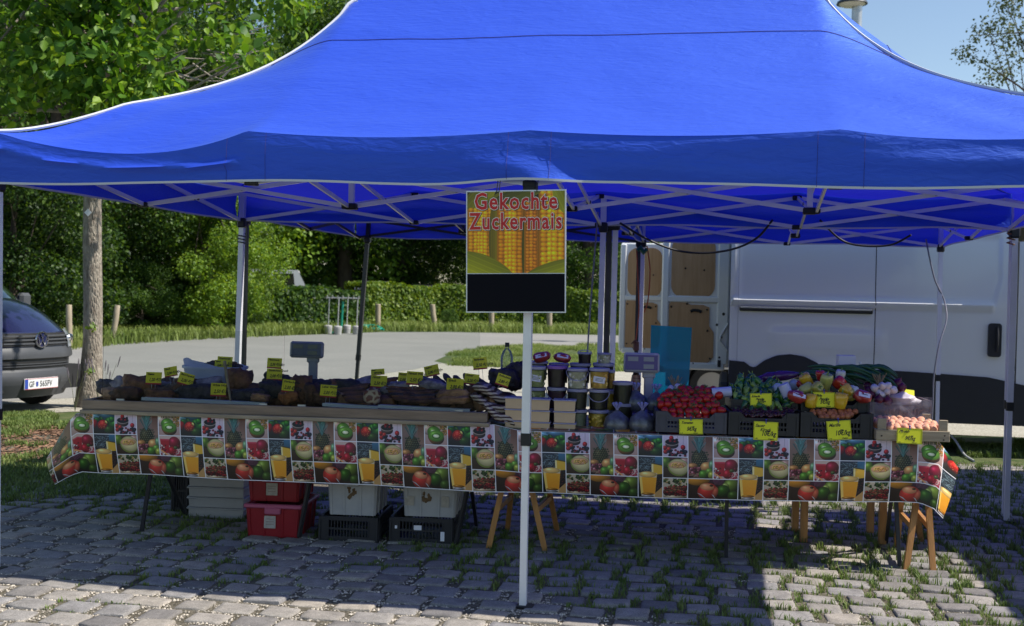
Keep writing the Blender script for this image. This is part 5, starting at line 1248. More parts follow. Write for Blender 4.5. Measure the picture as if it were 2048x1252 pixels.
m_gar = mat('garlic_skin', (.6, .55, .6), .5, col2=(.72, .68, .7), vscale=20, stretch=(5, 5, 1)); gar_me = fruit_mesh('garlic_bulb', m_gar, [(.0005, -.02), (.014, -.019), (.026, -.006), (.022, .01), (.009, .022), (.004, .032), (.0005, .036)], 14, .04, 0, .06)
m_dry = mat('dry_stalks', (.3, .22, .13), .9, var=.3)
def garlic(bulbs, tip, b, lab):
    c = tw(*tip, b); t = thing('garlic_bunch', lab, 'garlic', c, TAB.a)
    for (x, y) in bulbs:
        p = TAB.loc(tw(x, y, b - .03)) - TAB.loc(c); link('bulb', gar_me, t, p, (rr.uniform(.8, 1.8), rr.uniform(-.6, .6), rr.uniform(0, 6)), rr.uniform(.85, 1.1))
    for i in range(16):
        a = rr.uniform(-.8, .8); l = rr.uniform(.07, .11); mb = MB(); x, y = rr.choice(bulbs); p = TAB.loc(tw(x, y, b - .02)) - TAB.loc(c)
        mb.tube([p, p * .25 + Vector((0, 0, -.01)), (a * .06, rr.uniform(-.02, .02), l * .6)], [.003, .0025, .002], 5); mb.build('stalk', m_dry, t)
garlic([(1350, 782), (1362, 778), (1342, 779), (1368, 780), (1356, 774)], (1349, 770), .42, 'white garlic bunch with dry stalks above the tomatoes')
garlic([(1749, 776), (1764, 772), (1776, 772), (1757, 785), (1775, 783), (1786, 780), (1762, 790)], (1757, 766), .42, 'garlic bunch hung among the red onions')
m_aub = mat('aubergine_skin', (.05, .01, .06), .2, col2=(.1, .03, .12), vscale=4, coat=.4); aub_me = fruit_mesh('aubergine', m_aub, [(.0005, -.11), (.024, -.1), (.036, -.06), (.033, 0), (.022, .06), (.016, .09), (.0005, .1)], 14)
for x, y, ry, lab in ((1532, 757, 1.2, 'left one of the purple aubergines behind the green peppers'), (1552, 753, 1.45, 'middle purple aubergine behind the green peppers'), (1573, 751, 1.5, 'right one of the purple aubergines behind the green peppers')):
    put('aubergine', aub_me, lab, 'aubergine', 'aubergines behind the green peppers', tw(x, y, .52), (0, ry, .25), .95)
m_leek = mat('leek_leaf', (.012, .06, .028), .45, col2=(.03, .11, .04), vscale=6)
for i in range(34):
    x0, y0 = 1600 + i * 4.6 + rr.uniform(-8, 8), 752 + rr.uniform(-12, 16); l = min(rr.uniform(55, 95), 1795 - x0); b = .5 + rr.uniform(0, .16)
    A_, B_ = tw(x0, y0 - 8, b), tw(x0 + l, y0 + 6 + .1 * l * rr.uniform(.2, 1.2), b - .08); mb = MB()
    pts = [A_.lerp(B_, q / 6) + Vector((0, 0, .03 * math.sin(q / 6 * 3.14))) - A_ for q in range(7)]; mb.tube(pts, [.004, .01, .012, .012, .01, .008, .003], 6)
    o = mb.build('leek', m_leek, None, True, 80); o.location = A_; tag(o, 'long dark green leek leaf piled behind the bell peppers', 'leek', 'leeks behind the bell peppers')
m_cab = mat('pale_cabbage', (.42, .5, .5), .5, col2=(.62, .68, .66), vscale=10)
for x, y, b, r_, lab in ((1557, 780, .3, .05, 'pale cabbage head beside the green peppers'), (1588, 770, .5, .04, 'small pale kohlrabi behind the white roll'), (1706, 782, .34, .04, 'pale cabbage head behind the red powder bag')):
    mb = MB(); mb.ball((0, 0, 0), (r_, r_, r_ * .9), 16, 10, .2, x); o = mb.build('cabbage', m_cab); o.location = tw(x, y, b); tag(o, lab, 'cabbage')
m_roll = mat('white_roll', (.5, .52, .72), .45)
for (p, q, b, r_, lab) in (((1424, 786), (1463, 783), .22, .032, 'white roll of thin bags lying right of the tomatoes'), ((1566, 768), (1580, 800), .18, .034, 'white roll of thin bags leaning between the two pepper crates')):
    A_, B_ = tw(*p, b), tw(*q, b); mb = MB(); mb.tube([(0, 0, 0), (B_ - A_) * .02, (B_ - A_) * .98, B_ - A_], [r_ * .9, r_, r_, r_ * .9], 18); t = mb.build('bag_roll', m_roll); t.location = A_; tag(t, lab, 'roll')
    mb = MB(); mb.tube([(B_ - A_) * 1.0, (B_ - A_) * 1.004], r_ * .3, 12); mb.build('core', m_dry, t)
mb = MB(); mb.bbox((0, 0, .05), (.11, .09, .1), .003); o = mb.build('white_box', mat('white_carton', (.6, .6, .68), .6)); o.location = TAB.w(*T(1691, 741, .62)); o.rotation_euler.z = TAB.a; tag(o, 'small white carton on the leeks at the back', 'box')
mb = MB(); mb.lathe([(.014, 0), (.014, .03), (.006, .036), (.006, .042), (.009, .043), (.009, .055), (.0005, .056)], 12); o = mb.build('small_bottle', m_white); o.location = TAB.w(*T(1720, 741, .6)); tag(o, 'tiny white bottle right of the white carton', 'bottle')
mb = MB(); mb.bbox((0, 0, 0), (.08, .004, .055), .001); o = mb.build('green_note', m_cardl); o.location = tw(1816, 787, .56); o.rotation_euler = (-.5, .1, TAB.a); tag(o, 'lime green note behind the white bag', 'note')
mb = MB(); mb.lathe([(.04, 0), (.042, .1), (.03, .14), (.013, .16), (.013, .175), (.0005, .176)], 16); o = mb.build('clear_bottle', clear_mat('bottle_clear', (.4, .45, .5), .12)); o.location = TAB.w(*T(1013, 745, .62)); tag(o, 'clear plastic bottle with dark cap behind the black ham', 'bottle')
mb = MB(); mb.lathe([(.015, .172), (.015, .2), (.0005, .2)], 12); mb.build('cap', m_black, o)
t = thing('decorated_bottle', 'tall bottle with a red printed label beside the pale scale', 'bottle', TAB.w(*T(1271, 786, .6)), TAB.a)
mb = MB(); mb.lathe([(.03, 0), (.03, .1), (.018, .135), (.012, .15), (.0005, .15)], 14); mb.build('glass', mat('brown_glass', (.05, .03, .02), .1, coat=.5), t)
mb = MB(); mb.lathe([(.0305, .015), (.0305, .05)], 14, None, False); mb.lathe([(.026, .12), (.0315, .09), (.0315, .068)][::-1], 14, None, False); mb.build('label', mat('red_green_label', (.4, .04, .05), .5, col2=(.4, .35, .22), vscale=40), t)
# turquoise sheet
A, B, C_, D = (tw(1302, 650, .72), tw(1384, 655, .72), tw(1374, 834, .66), tw(1298, 834, .66))
mb = MB(); nrm = Vector((0, .004, 0)); mb.add([A, B, C_, D, A + nrm, B + nrm, C_ + nrm, D + nrm], [(3, 2, 1, 0), (4, 5, 6, 7), (0, 1, 5, 4), (1, 2, 6, 5), (2, 3, 7, 6), (3, 0, 4, 7)])
tq = clear_mat('turquoise_sheet', (.0, .36, .52), .34, .2); [n for n in tq.node_tree.nodes if n.type == 'BSDF_TRANSPARENT'][0].inputs[0].default_value = (.05, .5, .72, 1)
tag(mb.build('plastic_sheet', tq, None, False), 'see-through turquoise plastic sheet standing behind the tomatoes', 'plastic sheet')

# ================================================================== boxes under the table
def lugbox(label, px0, px1, pyb, z0, h, d, material, rim, group, name='storage_box', tapering=.93, slots=False):
    A_ = at_z(px0, pyb, z0); B_ = at_z(px1, pyb + (px1 - px0) * .03, z0); a = TAB.loc(A_); w = (B_ - A_).length
    t = thing(name, label, 'box', TAB.w(a.x + w / 2, a.y, z0), TAB.a, group)
    k = tapering
    def side(nm, M, ln):
        mb = MB()
        mb.add([(-ln / 2 * k, .012, 0), (ln / 2 * k, .012, 0), (ln / 2, 0, h), (-ln / 2, 0, h), (-ln / 2 * k, .018, 0), (ln / 2 * k, .018, 0), (ln / 2, .008, h), (-ln / 2, .008, h)], [(0, 1, 2, 3), (7, 6, 5, 4), (1, 0, 4, 5), (2, 1, 5, 6), (3, 2, 6, 7), (0, 3, 7, 4)], M)
        for x in (-.46, -.18, .18, .46): mb.add([(x * ln * k - .006, .006, 0), (x * ln * k + .006, .006, 0), (x * ln + .006, -.008, h * .96), (x * ln - .006, -.008, h * .96), (x * ln * k - .006, .014, 0), (x * ln * k + .006, .014, 0), (x * ln + .006, .002, h * .96), (x * ln - .006, .002, h * .96)], [(0, 1, 2, 3), (1, 0, 4, 5), (2, 1, 5, 6), (0, 3, 7, 4)], M)
        mb.build(nm, material, t, False)
    side('front_side', Matrix.Identity(4), w); side('back_side', Matrix.Translation((0, d, 0)) @ Matrix.Rotation(math.pi, 4, 'Z'), w)
    side('end_side', Matrix.Translation((w / 2, d / 2, 0)) @ Matrix.Rotation(R(90), 4, 'Z'), d); side('end_side', Matrix.Translation((-w / 2, d / 2, 0)) @ Matrix.Rotation(R(-90), 4, 'Z'), d)
    mb = MB()
    for c, s_ in (((0, -.006, h - .012), (w + .03, .03, .026)), ((0, d + .006, h - .012), (w + .03, .03, .026)), ((w / 2 + .004, d / 2, h - .012), (.028, d - .02, .024)), ((-w / 2 - .004, d / 2, h - .012), (.028, d - .02, .024))): mb.bbox(c, s_, .006)
    mb.bbox((0, -.012, h - .04), (w * .3, .028, .045), .006); mb.build('rim', rim, t)
    mb = MB(); mb.box((0, d / 2, .01), (w * k - .04, d - .05, .012)); mb.build('floor', material, t, False)
    return t, w
def sticker(t, x, z, w, h, y, material, lines=3):
    mb = MB(); mb.box((x, y, z), (w, .002, h)); s_ = mb.build('sticker', material, t, False)
    for i in range(lines):
        mb = MB(); mb.box((x, y - .0016, z + h * (.25 - .22 * i)), (w * .7, .001, h * .05)); mb.build('print_line', mat('faded_print', (.3, .22, .2), .8), s_, False)
m_rbox = mat('red_box_plastic', (.28, .008, .015), .4, var=.1); m_prim = mat('pink_rim_plastic', (.42, .09, .16), .45); m_wbox = mat('dull_white_box', (.4, .4, .41), .5, col2=(.5, .49, .47), vscale=5)
m_stk = mat('old_sticker', (.42, .38, .32), .8, var=.2, vscale=30)
t, w = lugbox('lower red plastic box with a pinkish rim under the table', 492, 600, 1073, .003, .215, .42, m_rbox, m_prim, 'red boxes under the table'); sticker(t, -.02, .1, .075, .08, -.006 + .004, m_stk)
t, w = lugbox('upper red plastic box standing on the other red box', 496, 598, 1001, .22, .215, .42, m_rbox, m_rbox, 'red boxes under the table'); sticker(t, -.01, .08, .075, .08, -.006 + .005, m_stk)
def blackcrate(px0, px1, pyb, lab, h):
    A_ = TAB.loc(at_z(px0, pyb, .003)); B_ = TAB.loc(at_z(px1, pyb + 3, .003))
    return crate('black_crate', lab, TAB, A_.x, B_.x, A_.y, .5, .003, h, m_cblack, 0, 'black crates under the table'), B_.x - A_.x
c1, w1 = blackcrate(637, 757, 1080, 'black slotted crate under the stained white box, sign pole side away', .155); c2, w2 = blackcrate(778, 906, 1084, 'black crate with torn white stickers next to the dark table leg', .16)
for (x, z, a, b) in ((-.02, .1, .05, .03), (.14, .05, .025, .06), (-.16, .1, .015, .02)): sticker(c2, x, z, a, b, -.006, m_label, 0)
t, w = lugbox('white box with a brown stain on the left black crate', 656, 752, 1029, .16, .25, .42, m_wbox, m_wbox, 'white boxes on black crates'); 
m_stain = mat('brown_stain', (.16, .1, .05), .9, var=.4, vscale=40)
for q in range(9):
    mb = MB(); mb.ball((.0 + rr.uniform(-.025, .025), .0025, .15 + rr.uniform(-.035, .035)), (rr.uniform(.006, .014), .0035, rr.uniform(.006, .016)), 8, 5, .5, q); mb.build('stain', m_stain, t)
t, w = lugbox('white box with sticker remains on the right black crate', 806, 912, 1032, .165, .25, .42, m_wbox, m_wbox, 'white boxes on black crates'); sticker(t, .1, .1, .05, .07, .0, m_stk, 0); sticker(t, -.13, .1, .06, .06, .0, m_stk, 0)
for q in range(8):
    mb = MB(); mb.ball((-.02 + rr.uniform(-.025, .025), .0025, .12 + rr.uniform(-.035, .035)), (rr.uniform(.006, .014), .0035, rr.uniform(.006, .02)), 8, 5, .5, q); mb.build('stain', m_stain, t)
proto_c = crate('shade_crate', 'grey crate in the unseen stacks added to shade the ground behind the table end', SITE, 3.28, 3.78, 2.15, .4, .003, .27, m_cgrey, 0, 'unseen crate stacks added for shade')  # added crate stacks out of view, there to shade ground behind the table end
for k in range(1, 24):
    c_ = copy_tree(proto_c); c_.location = SITE.w(3.53 + .03 * (k % 3 - 1), 2.15 + .45 * (k // 8), .003 + .272 * (k % 8)); c_.rotation_euler.z = SITE.a + .04 * (k % 3 - 1)
for i in range(5):      # stacked white trays
    z0 = .004 + i * .072; A_ = TAB.loc(at_z(378, 1034, .003)); B_ = TAB.loc(at_z(486, 1038, .003)); w = B_.x - A_.x
    t = thing('white_tray', 'shallow white tray, %s of the stack under the table' % ('lowest', 'second lowest', 'middle', 'second highest', 'topmost')[i], 'tray', TAB.w((A_.x + B_.x) / 2, A_.y, z0), TAB.a, 'stack of white trays')
    mb = MB(); mb.box((0, .2, .033), (w, .4, .064), None, (1.02, 1.02)); mb.build('body', m_wbox, t, False)
    mb = MB(); mb.bbox((0, .2, .064), (w + .03, .43, .012), .004); mb.build('rim', m_wbox, t)
    mb = MB(); mb.bbox((-w / 2 - .015, .1, .058), (.04, .1, .02), .008); mb.build('handle', m_wbox, t)
mb = MB(); mb.bbox((0, .2, .01), (w + .04, .44, .018), .004); o = mb.build('red_tray_cover', m_rbox); o.location = TAB.w((A_.x + B_.x) / 2, A_.y, .374); o.rotation_euler.z = TAB.a; tag(o, 'dark red cover lying on the white tray stack', 'cover')
A_ = TAB.loc(at_z(340, 1025, 0)); crate('black_crate', 'tall black crate in shadow left of the white trays', TAB, A_.x, A_.x + .12, A_.y + .02, .4, .003, .3, m_cblack, 0, 'black crates under the table')
# ================================================================== corn sign on the front pole
def corn_print():
    W, H = 520, 420; img = np.zeros((H, W, 3)); yy, xx = np.mgrid[0:H, 0:W].astype(float); rs = np.random.RandomState(3)
    img[:] = (.16, .12, .02)
    def el(cx, cy, rx, ry, c, rot=0):
        q = max(rx, ry) + 2; w_ = (slice(max(0, int(cy - q)), max(0, int(cy + q) + 1)), slice(max(0, int(cx - q)), max(0, int(cx + q) + 1)))
        X, Y, im = xx[w_], yy[w_], img[w_]
        if im.size == 0: return
        ca, sa = math.cos(rot), math.sin(rot); u = ((X - cx) * ca + (Y - cy) * sa) / rx; v = (-(X - cx) * sa + (Y - cy) * ca) / ry; d = u * u + v * v; m = d < 1
        lit = 1.18 - .38 * d + .4 * np.exp(-((u + .3) ** 2 + (v + .35) ** 2) * 8) - .12 * v
        im[m] = np.clip(np.array(c)[None, None] * lit[..., None], 0, 1)[m]
    def leaf(x0, y0, x1, y1, w, c):
        l = math.hypot(x1 - x0, y1 - y0); ux, uy = (x1 - x0) / l, (y1 - y0) / l
        t = ((xx - x0) * ux + (yy - y0) * uy) / l; s = (-(xx - x0) * uy + (yy - y0) * ux)
        hw = w * np.sin(np.clip(t, 0, 1) * 3.1416) ** .5; m = (t > 0) & (t < 1) & (abs(s) < hw)
        st = .92 + .07 * np.sin(s * .4) * np.sin(s * .13 + 1) + .2 * (s / np.maximum(hw, 1))
        img[m] = np.clip(np.array(c)[None, None] * st[..., None], 0, 1)[m]
    def cob(x0, x1, y0, y1, kw, kh, c, shade):
        n = max(2, round((x1 - x0) / kw))
        w_ = (xx > x0 - 3) & (xx < x1 + 3) & (yy > y0) & (yy < y1); img[w_] = (.62, .4, .03)
        for j in range(int((y1 - y0) / kh) + 1):
            for i in range(n):
                t = (i + .5) / n; e = 1 - shade * (abs(t - .5) * 2) ** 2
                x = x0 + (x1 - x0) * (t - .06 * math.sin((t - .5) * 6)); k = np.array(c) * e * rs.uniform(.88, 1.08)
                el(x + rs.uniform(-1.5, 1.5), y0 + j * kh + (t - .5) ** 2 * 10 + rs.uniform(-1.5, 1.5), kw * .58, kh * .6, np.clip(k, 0, 1))
    leaf(-40, 150, 150, -60, 60, (.5, .5, .08)); leaf(-60, 260, 330, -40, 70, (.56, .56, .1)); leaf(120, 70, 420, -30, 40, (.35, .36, .08))
    cob(2, 140, 90, 400, 23, 18, (.98, .62, .03), .3)
    leaf(150, 460, 150, 30, 34, (.5, .45, .06)); leaf(175, 460, 190, 100, 22, (.62, .56, .1))
    cob(162, 300, 75, 440, 27, 20, (1, .6, .02), .35); leaf(305, 460, 308, 120, 14, (.36, .36, .05))
    cob(308, 378, 60, 430, 22, 17, (.8, .47, .06), .3); cob(384, 522, 10, 430, 33, 24, (1, .64, .03), .25)
    leaf(470, -60, 560, 130, 50, (.5, .52, .1))
    leaf(-90, 330, 260, 470, 74, (.6, .62, .1)); leaf(300, 450, 620, 360, 44, (.58, .6, .12))
    return np.clip(img * np.array([1.2, 1.12, 1.0]), 0, 1)
m_corn = paint_material('corn_photo_print', corn_print(), .35, False)
m_outl = mat('letter_outline', (.92, .88, .8), .5); m_lred = mat('letter_red', (.62, .012, .015), .4); m_shade = mat('letter_shadow', (.06, .04, .01), .6)
c = SITE.px(1031.5, 503, -.055); sw, sh = 203 * (5.86 - .055) / F_PX, 245 * (5.86 - .055) / F_PX
sg = thing('corn_sign', 'sign reading Gekochte Zuckermais over a corn photo, hung on the front pole', 'sign', SITE.w(c.x, c.y, c.z), 0, None, (0, R(-1.35), SITE.a))
mb = MB(); mb.box((0, 0, 0), (sw, .006, sh)); mb.build('panel', mat('sign_white', (.85, .85, .87), .5), sg, False)
e = .006; yb = sh / 2 - sh * (165 / 244.)
mb = MB(); mb.grid(lambda a, b: (-sw / 2 + e + (sw - 2 * e) * a, -.0042, yb + (sh / 2 - e - yb) * b), 1, 1, lambda a, b: (a, b)); mb.build('picture', m_corn, sg, False)
mb = MB(); mb.box((0, -.0035, (yb - .004 - sh / 2 + e) / 2), (sw - 2 * e, .002, yb - .004 + sh / 2 - e)); mb.build('blackboard', mat('blackboard', (.006, .006, .01), .9, spec=.15), sg, False)
for txt, z, fit in (('Gekochte', sh / 2 - .094, .83), ('Zuckermais', sh / 2 - .195, .93)):
    for mt, off, y, dx, ex in ((m_shade, .006, -.0050, .003, .01), (m_outl, .0056, -.0056, 0, .008), (m_lred, .0026, -.0064, 0, 0)):
        lettering(txt, .118, mt, sg, Matrix.Translation((dx, y, z - dx)) @ FACE, offset=off, align='CENTER', space=1.14, fit=fit * sw + ex)
for x in (-.098, -.086, .108):
    mb = MB(); mb.tube([(x, -.006, sh / 2 - .012), (x + .002, -.004, sh / 2 + .01), (x + .004, .01, sh / 2 + .05)], .0025, 5); mb.build('tie', m_black, sg)

# ================================================================== cables
def cable(name, label, pts, r, material, group=None):
    P = [Vector(p) for p in pts]; out = []
    for i in range(len(P) - 1):                    # Catmull-Rom
        p0, p1, p2, p3 = P[max(i - 1, 0)], P[i], P[i + 1], P[min(i + 2, len(P) - 1)]
        for k in range(8):
            t = k / 8; out.append(.5 * ((2 * p1) + (p2 - p0) * t + (2 * p0 - 5 * p1 + 4 * p2 - p3) * t * t + (3 * p1 - p0 - 3 * p2 + p3) * t ** 3))
    out.append(P[-1]); mb = MB(); mb.tube([q - out[0] for q in out], r, 6); o = mb.build(name, material, None, True, 80); o.location = out[0]
    return tag(o, label, 'cable', group)
def sv(px, py, v): p = SITE.px(px, py, v); return SITE.w(*p)
m_cab2 = mat('grey_cable', (.2, .2, .24), .5); m_org = mat('orange_cord', (.45, .07, .02), .5)
cable('power_cable', 'black cable sagging below the roof in front of the open van door', [sv(1240, 446, 3.2), sv(1290, 476, 3.3), sv(1350, 500, 3.4), sv(1410, 506, 3.4), sv(1470, 497, 3.4), sv(1515, 475, 3.35), sv(1545, 440, 3.25)], .009, m_black)
cable('power_cable', 'black cable sagging below the roof in front of the van side panel', [sv(1640, 440, 3.3), sv(1680, 478, 3.4), sv(1720, 491, 3.4), sv(1780, 490, 3.4), sv(1822, 470, 3.3)], .008, m_black)
cable('power_cable', 'grey cable winding down the pale pole beside the van', [sv(1852, 478, 6.4), sv(1858, 510, 6.4), sv(1870, 560, 6.45), sv(1888, 600, 6.5), sv(1893, 640, 6.4), sv(1878, 690, 6.3), sv(1868, 750, 6.3), sv(1866, 800, 6.3), sv(1864, 840, 6.3)], .008, m_cab2)
cable('power_cable', 'grey cable hanging straight down beside the double pole', [sv(1196, 424, 3.15), sv(1190, 500, 3.15), sv(1182, 600, 3.15), sv(1175, 705, 3.15), sv(1174, 780, 3.1)], .007, m_cab2)
cable('power_cable', 'pale hose loop lying on the grass behind the peach crate', [at_z(1884, 905, .0) + Vector((0, 0, .15)), at_z(1893, 903) + Vector((0, 0, .2)), at_z(1910, 905) + Vector((0, 0, .13)), at_z(1928, 912) + Vector((0, 0, .02)), at_z(1948, 922)], .012, mat('pale_hose', (.5, .5, .48), .5))
cable('extension_cord', 'red cord hanging in a loop from the dark pole', [sv(1273, 496, 6.3), sv(1276, 560, 6.3), sv(1278, 620, 6.3), sv(1272, 680, 6.3)], .007, m_org); cable('extension_cord', 'red cord hanging right of the dark pole', [sv(1294, 492, 6.3), sv(1300, 540, 6.3), sv(1296, 600, 6.3), sv(1288, 625, 6.3)], .007, m_org)
mb = MB(); mb.tube([(-.05, 0, 0), (-.02, .0, .03), (.02, 0, -.02), (.05, 0, .02)], [.02, .03, .03, .02], 8); o = mb.build('green_strap', mat('green_strap', (.01, .12, .06), .6)); o.location = sv(1284, 501, 6.28); tag(o, 'green strap tied round the dark pole top', 'strap')
mb = MB(); mb.bbox((0, 0, 0), (.06, .05, .1), .01); mb.tube([(-.05, -.02, .02), (-.02, -.03, .06), (.02, -.03, .03)], .008, 6); o = mb.build('hook_clamp', mat('rusty_clamp', (.16, .06, .04), .5)); o.location = sv(1272, 692, 6.28); tag(o, 'brownish clamp hanging on the dark pole', 'clamp')
mb = MB(); mb.tube([(.03 * math.cos(a * .7), .03 * math.sin(a * .7), -.004 * a) for a in range(28)], .005, 6); o = mb.build('brown_strap', mat('brown_leather', (.22, .08, .03), .6)); o.location = sv(2023, 462, DP - .03); tag(o, 'brown strap wound round the far pole top', 'strap')
mb = MB(); mb.tube([(.032 * math.cos(a * .7), .032 * math.sin(a * .7), -.003 * a) for a in range(28)], .005, 6); o = mb.build('black_strap', m_black); o.location = sv(483, 467, DP - .03); tag(o, 'black strap wound round the pole left of the scale', 'strap')

# ================================================================== street furniture
m_bol = mat('weathered_post', (.34, .28, .2), .9, var=.25, vscale=8, stretch=(4, 4, .6), bump=.3)
def bollard(px, yb, h, lean, lab):
    p = at_z(px, yb); mb = MB(); r = .0036 * p.y ** .9
    mb.tube([(0, 0, -.05), (.01, 0, h * .3), (lean * .6, 0, h * .6), (lean, 0, h - .02), (lean, 0, h)], [r * 1.0, r * .95, r * 1.0, r * .95, r * .8], 12)
    o = mb.build('wooden_bollard', m_bol); o.location = p; tag(o, lab, 'bollard', 'wooden bollards along the road')
for px, yb, h, ln, lab in ((138, 694, 1.08, -.02, 'wooden bollard between the dark van and the tree trunk'), (226, 686, 1.05, .1, 'wooden bollard right of the tree trunk'), (755, 659, 1.08, 0, 'wooden bollard with a green hose round its foot'), (868, 658, 1.1, -.1, 'crooked wooden bollard left of the corn sign'), (982, 661, 1.1, 0, 'wooden bollard showing below the left half of the corn sign'), (1098, 664, 1.1, 0, 'wooden bollard showing below the right edge of the corn sign')): bollard(px, yb, h, ln, lab)
p = at_z(684, 668); rk = thing('water_rack', 'thin steel tap rack standing on concrete feet by the hedge', 'rack', p, 0)
def lx(px): return (px - 684) * p.y / F_PX
for x, dy in ((656, 0), (680, -.6), (687, .8), (713, 0)):
    mb = MB(); mb.tube([(lx(x), dy, .3), (lx(x) + .02, dy, 1.35)], .024, 8); mb.build('post', m_steel, rk)
    mb = MB(); mb.lathe([(.14, 0), (.16, .28), (.14, .31), (.0005, .33)], 14, Matrix.Translation((lx(x), dy, 0))); mb.build('concrete_foot', mat('concrete', (.36, .35, .34), .9, var=.2), rk)
mb = MB(); mb.tube([(lx(650), 0, 1.34), (lx(718), 0, 1.34)], .024, 8); mb.build('top_bar', m_steel, rk)
for i in range(7):
    x = lx(652 + i * 10.5); mb = MB(); mb.tube([(x, -.04, 1.3), (x + .03, -.06, 1.42)], .025, 6); mb.build('tap', m_steel, rk)
m_hose = mat('green_hose', (.0, .22, .14), .45)
cable('garden_hose', 'green hose hanging on the steel tap rack', [at_y(686, 603, p.y), at_y(684, 630, p.y), at_y(682, 655, p.y), at_y(675, 664, p.y - .3), at_y(664, 666, p.y - .3)], .05, m_hose)
q = at_z(752, 661); cable('garden_hose', 'green hose heaped round the foot of a wooden bollard', [q + Vector((.55 * math.cos(i * 1.3) * (1 - i * .03) - .2, -.3 + .3 * math.sin(i * 1.3), .06 + .05 * (i % 4))) for i in range(14)], .045, m_hose)
# street lamp far behind the tent
lp = at_z(1712, 700); lp = Vector((lp.x * 40 / lp.y, 40, 0)); lamp = thing('street_lamp', 'grey street lamp post rising behind the tent roof', 'street lamp', lp, 0)
x = at_y(1714, 20, 40).x - lp.x; zt = at_y(1714, 4, 40).z
mb = MB(); mb.tube([(x, 0, 0), (x, 0, zt + 1.2)], [.2, .17], 14); mb.build('post', m_steel, lamp)
mb = MB(); mb.lathe([(.02, .25), (.2, .22), (.5, .02), (.53, -.06), (.48, -.06)], 20, Matrix.Translation((x - .18, 0, zt - .02))); hd = mb.build('lamp_head', mat('lamp_shell', (.04, .045, .06), .5), lamp)
mb = MB(); mb.lathe([(.46, -.05), (.34, -.13), (.001, -.16)], 20, Matrix.Translation((x - .18, 0, zt - .02))); mb.build('diffuser', mat('lamp_lens', (.6, .58, .5), .3), hd)

# ================================================================== vehicles
m_vwhite = mat('van_white_paint', (.66, .67, .68), .3, coat=.5); m_clad = mat('black_cladding', (.014, .014, .016), .6, var=.15); m_glassd = mat('dark_glass', (.01, .012, .014), .06, coat=.6); m_ply = mat('plywood_lining', (.36, .2, .09), .6, col2=(.46, .28, .14), vscale=3, stretch=(6, 6, .5))
m_tyre = mat('tyre_rubber', (.015, .015, .016), .85); m_rim = mat('steel_rim', (.3, .3, .31), .4, .7); m_rubber = mat('rubber_plug', (.01, .01, .01), .7)
def wheel(t, c, r, wd):
    MW = Matrix.Translation(c) @ Matrix.Rotation(R(90), 4, 'X')
    mb = MB(); mb.lathe([(r * .62, -wd / 2), (r * .93, -wd / 2), (r, -wd * .3), (r, wd * .3), (r * .93, wd / 2), (r * .62, wd / 2)], 28, MW, False); w = mb.build('wheel', m_tyre, t)
    mb = MB(); mb.lathe([(.001, -wd * .3), (r * .2, -wd * .34), (r * .5, -wd * .2), (r * .62, -wd * .42), (r * .64, -wd * .42), (r * .64, wd * .42), (.001, wd * .3)], 24, MW); mb.build('rim', m_rim, w)
def rrect(x0, z0, x1, z1, r, n=5, cut=None):
    pts = []
    for cx, cz, a0 in ((x1 - r, z0 + r, -90), (x1 - r, z1 - r, 0), (x0 + r, z1 - r, 90), (x0 + r, z0 + r, 180)):
        for i in range(n + 1): a = R(a0 + 90 * i / n); pts.append((cx + r * math.cos(a), cz + r * math.sin(a)))
    return pts
